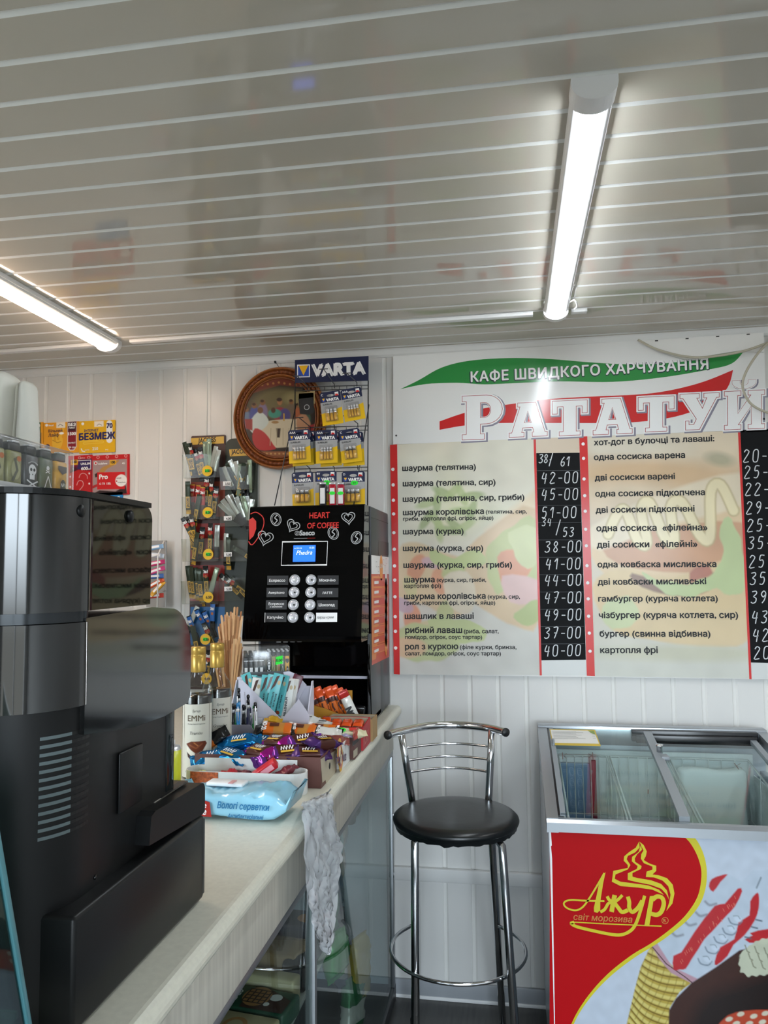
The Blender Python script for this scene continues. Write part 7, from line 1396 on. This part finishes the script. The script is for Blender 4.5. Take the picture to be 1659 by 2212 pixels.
for nm, col, a, b, sz, lab in (('ice_cream_pack', '1c2a58', .16, .2, (.12, .06, .03), 'dark blue ice cream pack at the front of the freezer'), ('ice_cream_pack', '2a1a18', .52, .18, (.12, .07, .03), 'dark brown ice cream pack in the right basket'), ('ice_cream_cone', 'c83a22', .455, .2, 0, 'left red cone wrapper sticking up in the right basket'), ('ice_cream_cone', 'c83a22', .585, .2, 0, 'right red cone wrapper sticking up in the right basket')):
    if sz: mb = wrapper(sz[0], sz[1], sz[2], [(0, 1, foil('ice_'+col, col, .3, .1))], 171, .002); o = mb.build(nm, None, (0, 0, 0)); o.matrix_world = FM @ Matrix.Translation((a, b, .72 if col[0] == '1' else .74))
    else: mb = MB(); mb.lathe([(.018, 0), (.02, .02), (.002, .10)], foil('ice_red', col, .35, .1), 10, FM @ Matrix.Translation((a, b, .70))); o = mb.build(nm)
    tag(o, lab, 'ice cream')
mb = MB(); mb.box(.063, .16, FD-.079, FD-.066, .6, .86, mat('cardboard_blue', '6f8db0', .5), .002, FM); tag(mb.build('blue_carton'), 'pale blue carton standing at the left inside the freezer', 'carton')
mb = MB(); mb.box(.163, .18, FD-.079, FD-.066, .6, .87, mat('strip_maroon', '7c1f3a', .45), .001, FM); tag(mb.build('maroon_strip'), 'maroon cardboard strip beside the blue carton in the freezer', 'cardboard')
mb = soft_box(.43, .63, FD-.13, FD-.095, .60, .865, m_liner, .004, 23, .012); mb.v = [FM @ v for v in mb.v]; tag(mb.build('white_liner_bag'), 'white plastic sheet hanging at the back of the right basket', 'plastic sheet')
# ---- printed front
FP = (FM @ V((0, .0032, 0)), -fv)
R6 = lambda *pts: [(1140+x/3.1965, 1760+y/3.1965) for x, y in pts]; C7 = lambda *pts: [(1400+x/6.405, 1880+y/6.405) for x, y in pts]
p = Pic(1196, 1790, 1816, 2240, 1.6, 'bcc6d4')
p.poly(R6((850, 900), (960, 1000), (1130, 1160), (1050, 1220), (980, 1330), (975, 1500), (670, 1500), (740, 1200), (780, 1050)), 'b09a44', 2)
cone = R6((850, 900), (960, 1000), (1130, 1160), (1050, 1220), (980, 1330), (975, 1500), (670, 1500), (740, 1200), (780, 1050)); p.mask(cone)
for k in range(-2, 13):
    y = 900+k*56; p.stroke(R6((700, y-40), (800, y+70), (930, y+130), (1080, y+150)), 7, 'cdbf70', 3, smooth=4); p.stroke(R6((700, y-18), (800, y+92), (930, y+152), (1080, y+172)), 2.6, '6f5a1c', 2, smooth=4)
for k in range(9): p.stroke(R6((820+k*46, 880+k*30), (780+k*44, 1080+k*30), (660+k*40, 1350+k*30)), 2.4, '7c6826', 2, .55, smooth=4)
p.mask()
p.poly(C7((800, 250), (820, 130), (1100, 50), (1300, 150), (1450, 0), (2700, 0), (2700, 760), (1400, 1000), (1250, 1110), (800, 1400), (600, 1560), (50, 1050), (320, 860), (500, 700), (640, 550), (780, 300)), 'b6c2d0', 4)
p.poly(C7((50, 1050), (120, 1000), (330, 1330), (690, 1500), (600, 1560), (320, 1420), (150, 1220)), 'b48f9c', 3); p.stroke(C7((60, 1060), (250, 1290), (520, 1480), (610, 1555)), 2, '3c2018', 1.5)
for pts in (((840, 220), (880, 120), (1000, 70), (1100, 55), (1000, 160), (900, 295)), ((350, 1180), (460, 1130), (640, 850), (920, 490), (1060, 460), (1240, 250), (1300, 290), (1200, 500), (1090, 620), (980, 740), (880, 850), (780, 950), (700, 1080), (600, 1230), (520, 1360), (440, 1370), (350, 1370)), ((920, 1260), (1000, 1060), (1190, 950), (1250, 720), (1400, 620), (1410, 430), (1490, 320), (1530, 330), (1530, 520), (1470, 700), (1330, 900), (1180, 1030), (1100, 1180), (950, 1310)), ((1400, 1000), (1440, 900), (1520, 830), (2700, 700), (2700, 1000))): p.poly(C7(*pts), 'b3262c', 2.5, smooth=2)
for k, (x, y) in enumerate(((1180, 640), (1100, 780), (980, 900), (860, 1040), (760, 1200))):
    p.stroke(C7((x-70, y+20), (x-30, y+90), (x+70, y+110), (x+120, y+60)), 2.6, '5f6c7c', 3, .9, smooth=4); p.ell(*C7((x+60, y+30))[0], 9, 6, 'c6d2e0', 4, .5, .8); p.stroke(C7((x, y-10), (x+60, y-10), (x+90, y+30)), 2, '76838f', 2, .8, smooth=4)
for x, y in ((850, 470), (720, 620), (570, 750), (390, 900)): p.stroke(C7((x-60, y-40), (x, y+10), (x+90, y-10)), 4, '6c6a72', 5, .8, smooth=4)
p.stroke(C7((1500, 240), (1560, 100)), 3, '56646e', 3, .8)
for x, y in ((1530, 700), (1470, 800), (1380, 940)): p.stroke(C7((x-40, y-20), (x+40, y)), 3, '4c5866', 3)
r9 = random.Random(4)
for k in range(26): t = r9.random(); x, y = 420+t*800+r9.uniform(-40, 40), 1290-t*930+r9.uniform(-40, 40); p.stroke(C7((x, y), (x+16, y+36)), 1, 'd8806a', 1.2, .8)
p.poly(R6((1460, 935), (1300, 1050), (1130, 1160), (1020, 1270), (975, 1350), (972, 1500), (2200, 1500), (2200, 760)), '3a1f18', 3); p.poly(R6((1250, 1240), (2200, 900), (2200, 1500), (1100, 1500), (1160, 1340)), '1d1210', 40)
p.poly(R6((1470, 960), (1560, 880), (1660, 850), (1800, 870), (1800, 1060), (1520, 1115), (1460, 1040)), 'b9bda8', 2, smooth=2, wob=1.5, ws=3)
for k in range(9): x, y = 1500+k*22, 900+(k*53) % 150; p.stroke(R6((x, y), (x+14, y+40), (x+30, y+50)), 2.4, '7f7f6c', 2)
p.poly(R6((1300, 1470), (1380, 1385), (1500, 1352), (1660, 1345), (1800, 1370), (1860, 1500), (1300, 1500)), 'b0442c', 3, smooth=2)
for x, y in ((1390, 1410), (1470, 1375), (1560, 1390), (1640, 1370), (1440, 1440), (1530, 1440), (1620, 1430)): p.ell(*R6((x, y))[0], 8, 5, 'c9c2ae', 2, -.3)
p.mottle(.03, 9, 2)
pic = p.build('ice_cream_print', lambda x, y: at(x, y, pl=FP)+fv*-.0008, print_mat('freezer_print', .2), Fz)
m_fr = mat('freezer_red', 'b60f16', .45, spec=.12); m_fy = mat('freezer_yellow', 'cfc21a', .25)
inner = [(1045, 122), (1110, 180), (1160, 260), (1192, 350), (1198, 430), (1180, 540), (1135, 630), (1060, 722), (940, 822), (840, 892), (720, 964), (570, 1080), (450, 1205), (350, 1345), (290, 1470), (240, 1620), (210, 1900)]
outer_ = [(1130, 126), (1185, 205), (1222, 300), (1236, 400), (1226, 510), (1185, 620), (1095, 732), (960, 842), (860, 908), (740, 982), (590, 1096), (465, 1220), (362, 1358), (302, 1480), (250, 1630), (220, 1900)]
inn = smooth_path(inner, 4); out_ = smooth_path(outer_, 4)
mb = MB(); mb.pflat(R6(*inn)+R6((205, 2300), (150, 2300), (152, 88)), FP, m_fr, .0014); mb.build('red_field', Fz)
mb = MB(); k = min(len(inn), len(out_)); mb.pflat(R6(*out_)+R6(*inn[::-1]), FP, m_fy, .0016); mb.build('yellow_band', Fz)
mb = MB(); mb.pflat(R6((148, 95), (158, 95), (166, 210), (160, 215), (168, 300), (188, 1450), (182, 1450)), FP, m_inkw, .0018); mb.build('torn_edge', Fz)
mb = MB(); H_ = .0022
for pts in (((768, 183), (745, 225), (700, 255), (665, 285), (662, 315), (690, 345), (690, 365), (590, 385), (580, 460), (640, 490), (760, 500), (860, 515), (938, 550), (905, 515), (830, 485), (720, 470), (640, 460), (600, 440), (605, 410), (690, 375), (708, 345), (682, 305), (690, 282), (740, 258), (772, 225)),
            ((780, 205), (788, 240), (755, 270), (738, 300), (740, 322), (785, 352), (780, 372), (722, 400), (722, 425), (760, 435), (850, 450), (920, 475), (960, 520), (975, 585), (955, 545), (920, 508), (850, 482), (750, 462), (690, 447), (690, 402), (752, 372), (758, 352), (718, 320), (720, 288), (765, 255)),
            ((770, 183), (800, 208), (821, 250), (815, 282), (800, 310), (840, 335), (886, 350), (886, 385), (860, 410), (905, 416), (960, 435), (1000, 480), (1012, 540), (998, 610), (955, 662), (975, 605), (985, 550), (970, 492), (930, 452), (870, 430), (815, 427), (820, 390), (860, 376), (860, 355), (800, 332), (780, 300), (783, 270), (798, 245))): mb.pflat(R6(*pts), FP, m_fy, H_)
mb.build('swirl_emblem', Fz)
mb = MB()
mb.pflat(R6((537, 392), (520, 470), (500, 600), (500, 655), (480, 675), (458, 668), (456, 640), (474, 560), (492, 470)), FP, m_fy, H_)
def scr_(pts, w, sub=5): mb.pline(R6(*smooth_path(pts, sub)), FP, w, m_fy, H_+.0001+.00007*(len(mb.f) % 11))
K6 = .001
scr_([(528, 400), (470, 500), (400, 610), (355, 650), (310, 655), (262, 635), (250, 605), (290, 586), (400, 590), (528, 592)], 9*K6*.5)
scr_([(500, 668), (530, 650), (555, 610), (580, 600)], 9*K6*.8); scr_([(548, 560), (562, 585), (590, 600)], 10*K6*.8); scr_([(600, 552), (590, 600), (578, 668)], 14*K6*.8); scr_([(652, 552), (625, 580), (595, 602)], 10*K6*.7); scr_([(596, 602), (625, 640), (650, 668), (690, 655)], 12*K6*.8)
scr_([(690, 562), (700, 600), (700, 640), (722, 668), (760, 640), (790, 590)], 12*K6*.8); scr_([(806, 556), (780, 650), (745, 750), (705, 800), (640, 826), (560, 820), (440, 795), (340, 770), (300, 748), (320, 738)], 11*K6*.7); scr_([(320, 738), (500, 748), (700, 757), (922, 766)], 4*K6*.7)
mb.pflat(R6((842, 558), (872, 556), (838, 760), (804, 760)), FP, m_fy, H_+.00095); scr_([(860, 585), (890, 562), (925, 570), (938, 610), (922, 665), (890, 688), (850, 680)], 13*K6*.8)
mb.build('logo_lettering', Fz)
mb = MB(); m_fo = mat('freezer_orange', 'c8823a', .3); mb.ptext('світ морозива', R6((316, 722))[0], R6((722, 742))[0], FP, m_fo, .01, 1, .0022, .2)
q = [R6((947+22*math.cos(2*PI*k/24), 728+22*math.sin(2*PI*k/24)))[0] for k in range(24)]; mb.pline(q, FP, .0014, m_fo, .0022, True); mb.ptext('R', R6((938, 740))[0], R6((956, 739))[0], FP, m_fo, .03, 1, .0022); mb.build('slogan_lettering', Fz)
# ================================================================== light and camera
w = bpy.data.worlds.new('sky'); SC.world = w; w.use_nodes = True
bg = w.node_tree.nodes['Background']; nt = w.node_tree     # overcast sky above, dim ground below
tc = nt.nodes.new('ShaderNodeTexCoord'); sp = nt.nodes.new('ShaderNodeSeparateXYZ'); rp = nt.nodes.new('ShaderNodeValToRGB')
nt.links.new(tc.outputs['Generated'], sp.inputs[0]); mr = nt.nodes.new('ShaderNodeMapRange'); mr.inputs['From Min'].default_value = -1; nt.links.new(sp.outputs['Z'], mr.inputs['Value']); nt.links.new(mr.outputs['Result'], rp.inputs[0])
rp.color_ramp.elements[0].position = .47; rp.color_ramp.elements[0].color = (.10, .105, .10, 1); rp.color_ramp.elements[1].position = .53; rp.color_ramp.elements[1].color = (.78, .9, 1, 1)
nt.links.new(rp.outputs[0], bg.inputs[0]); bg.inputs[1].default_value = 6.5
def portal(loc, rot, sx, sy):
    l = bpy.data.lights.new('window_light', 'AREA'); l.shape = 'RECTANGLE'; l.size = sx; l.size_y = sy; l.cycles.is_portal = True
    o = bpy.data.objects.new('window_light', l); COL.objects.link(o); o.location = loc; o.rotation_euler = rot
portal((.65, FY-.02, 1.175), (PI/2, 0, 0), 1.9, 1.85)
portal((LX-.02, .35, 1.55), (PI/2, 0, -PI/2), 1.3, 1.1)
cd = bpy.data.cameras.new('camera'); cam = bpy.data.objects.new('camera', cd); COL.objects.link(cam)
R3 = Matrix((( _r.x, _u.x, -_f.x), (_r.y, _u.y, -_f.y), (_r.z, _u.z, -_f.z)))
cam.matrix_world = Matrix.Translation(CAM) @ R3.to_4x4()
cd.sensor_fit = 'VERTICAL'; cd.sensor_height = 24; cd.lens = 24*FPX/2212; cd.clip_start = .02
SC.camera = cam
vs = SC.view_settings; vs.view_transform = 'Standard'; vs.look = 'None'; vs.gamma = 1; vs.use_curve_mapping = False; vs.exposure = 1.3
SC.cycles.max_bounces = 10; SC.cycles.transparent_max_bounces = 24; SC.cycles.use_denoising = True
SC.cycles.sample_clamp_indirect = 8; SC.cycles.caustics_reflective = False; SC.cycles.caustics_refractive = False
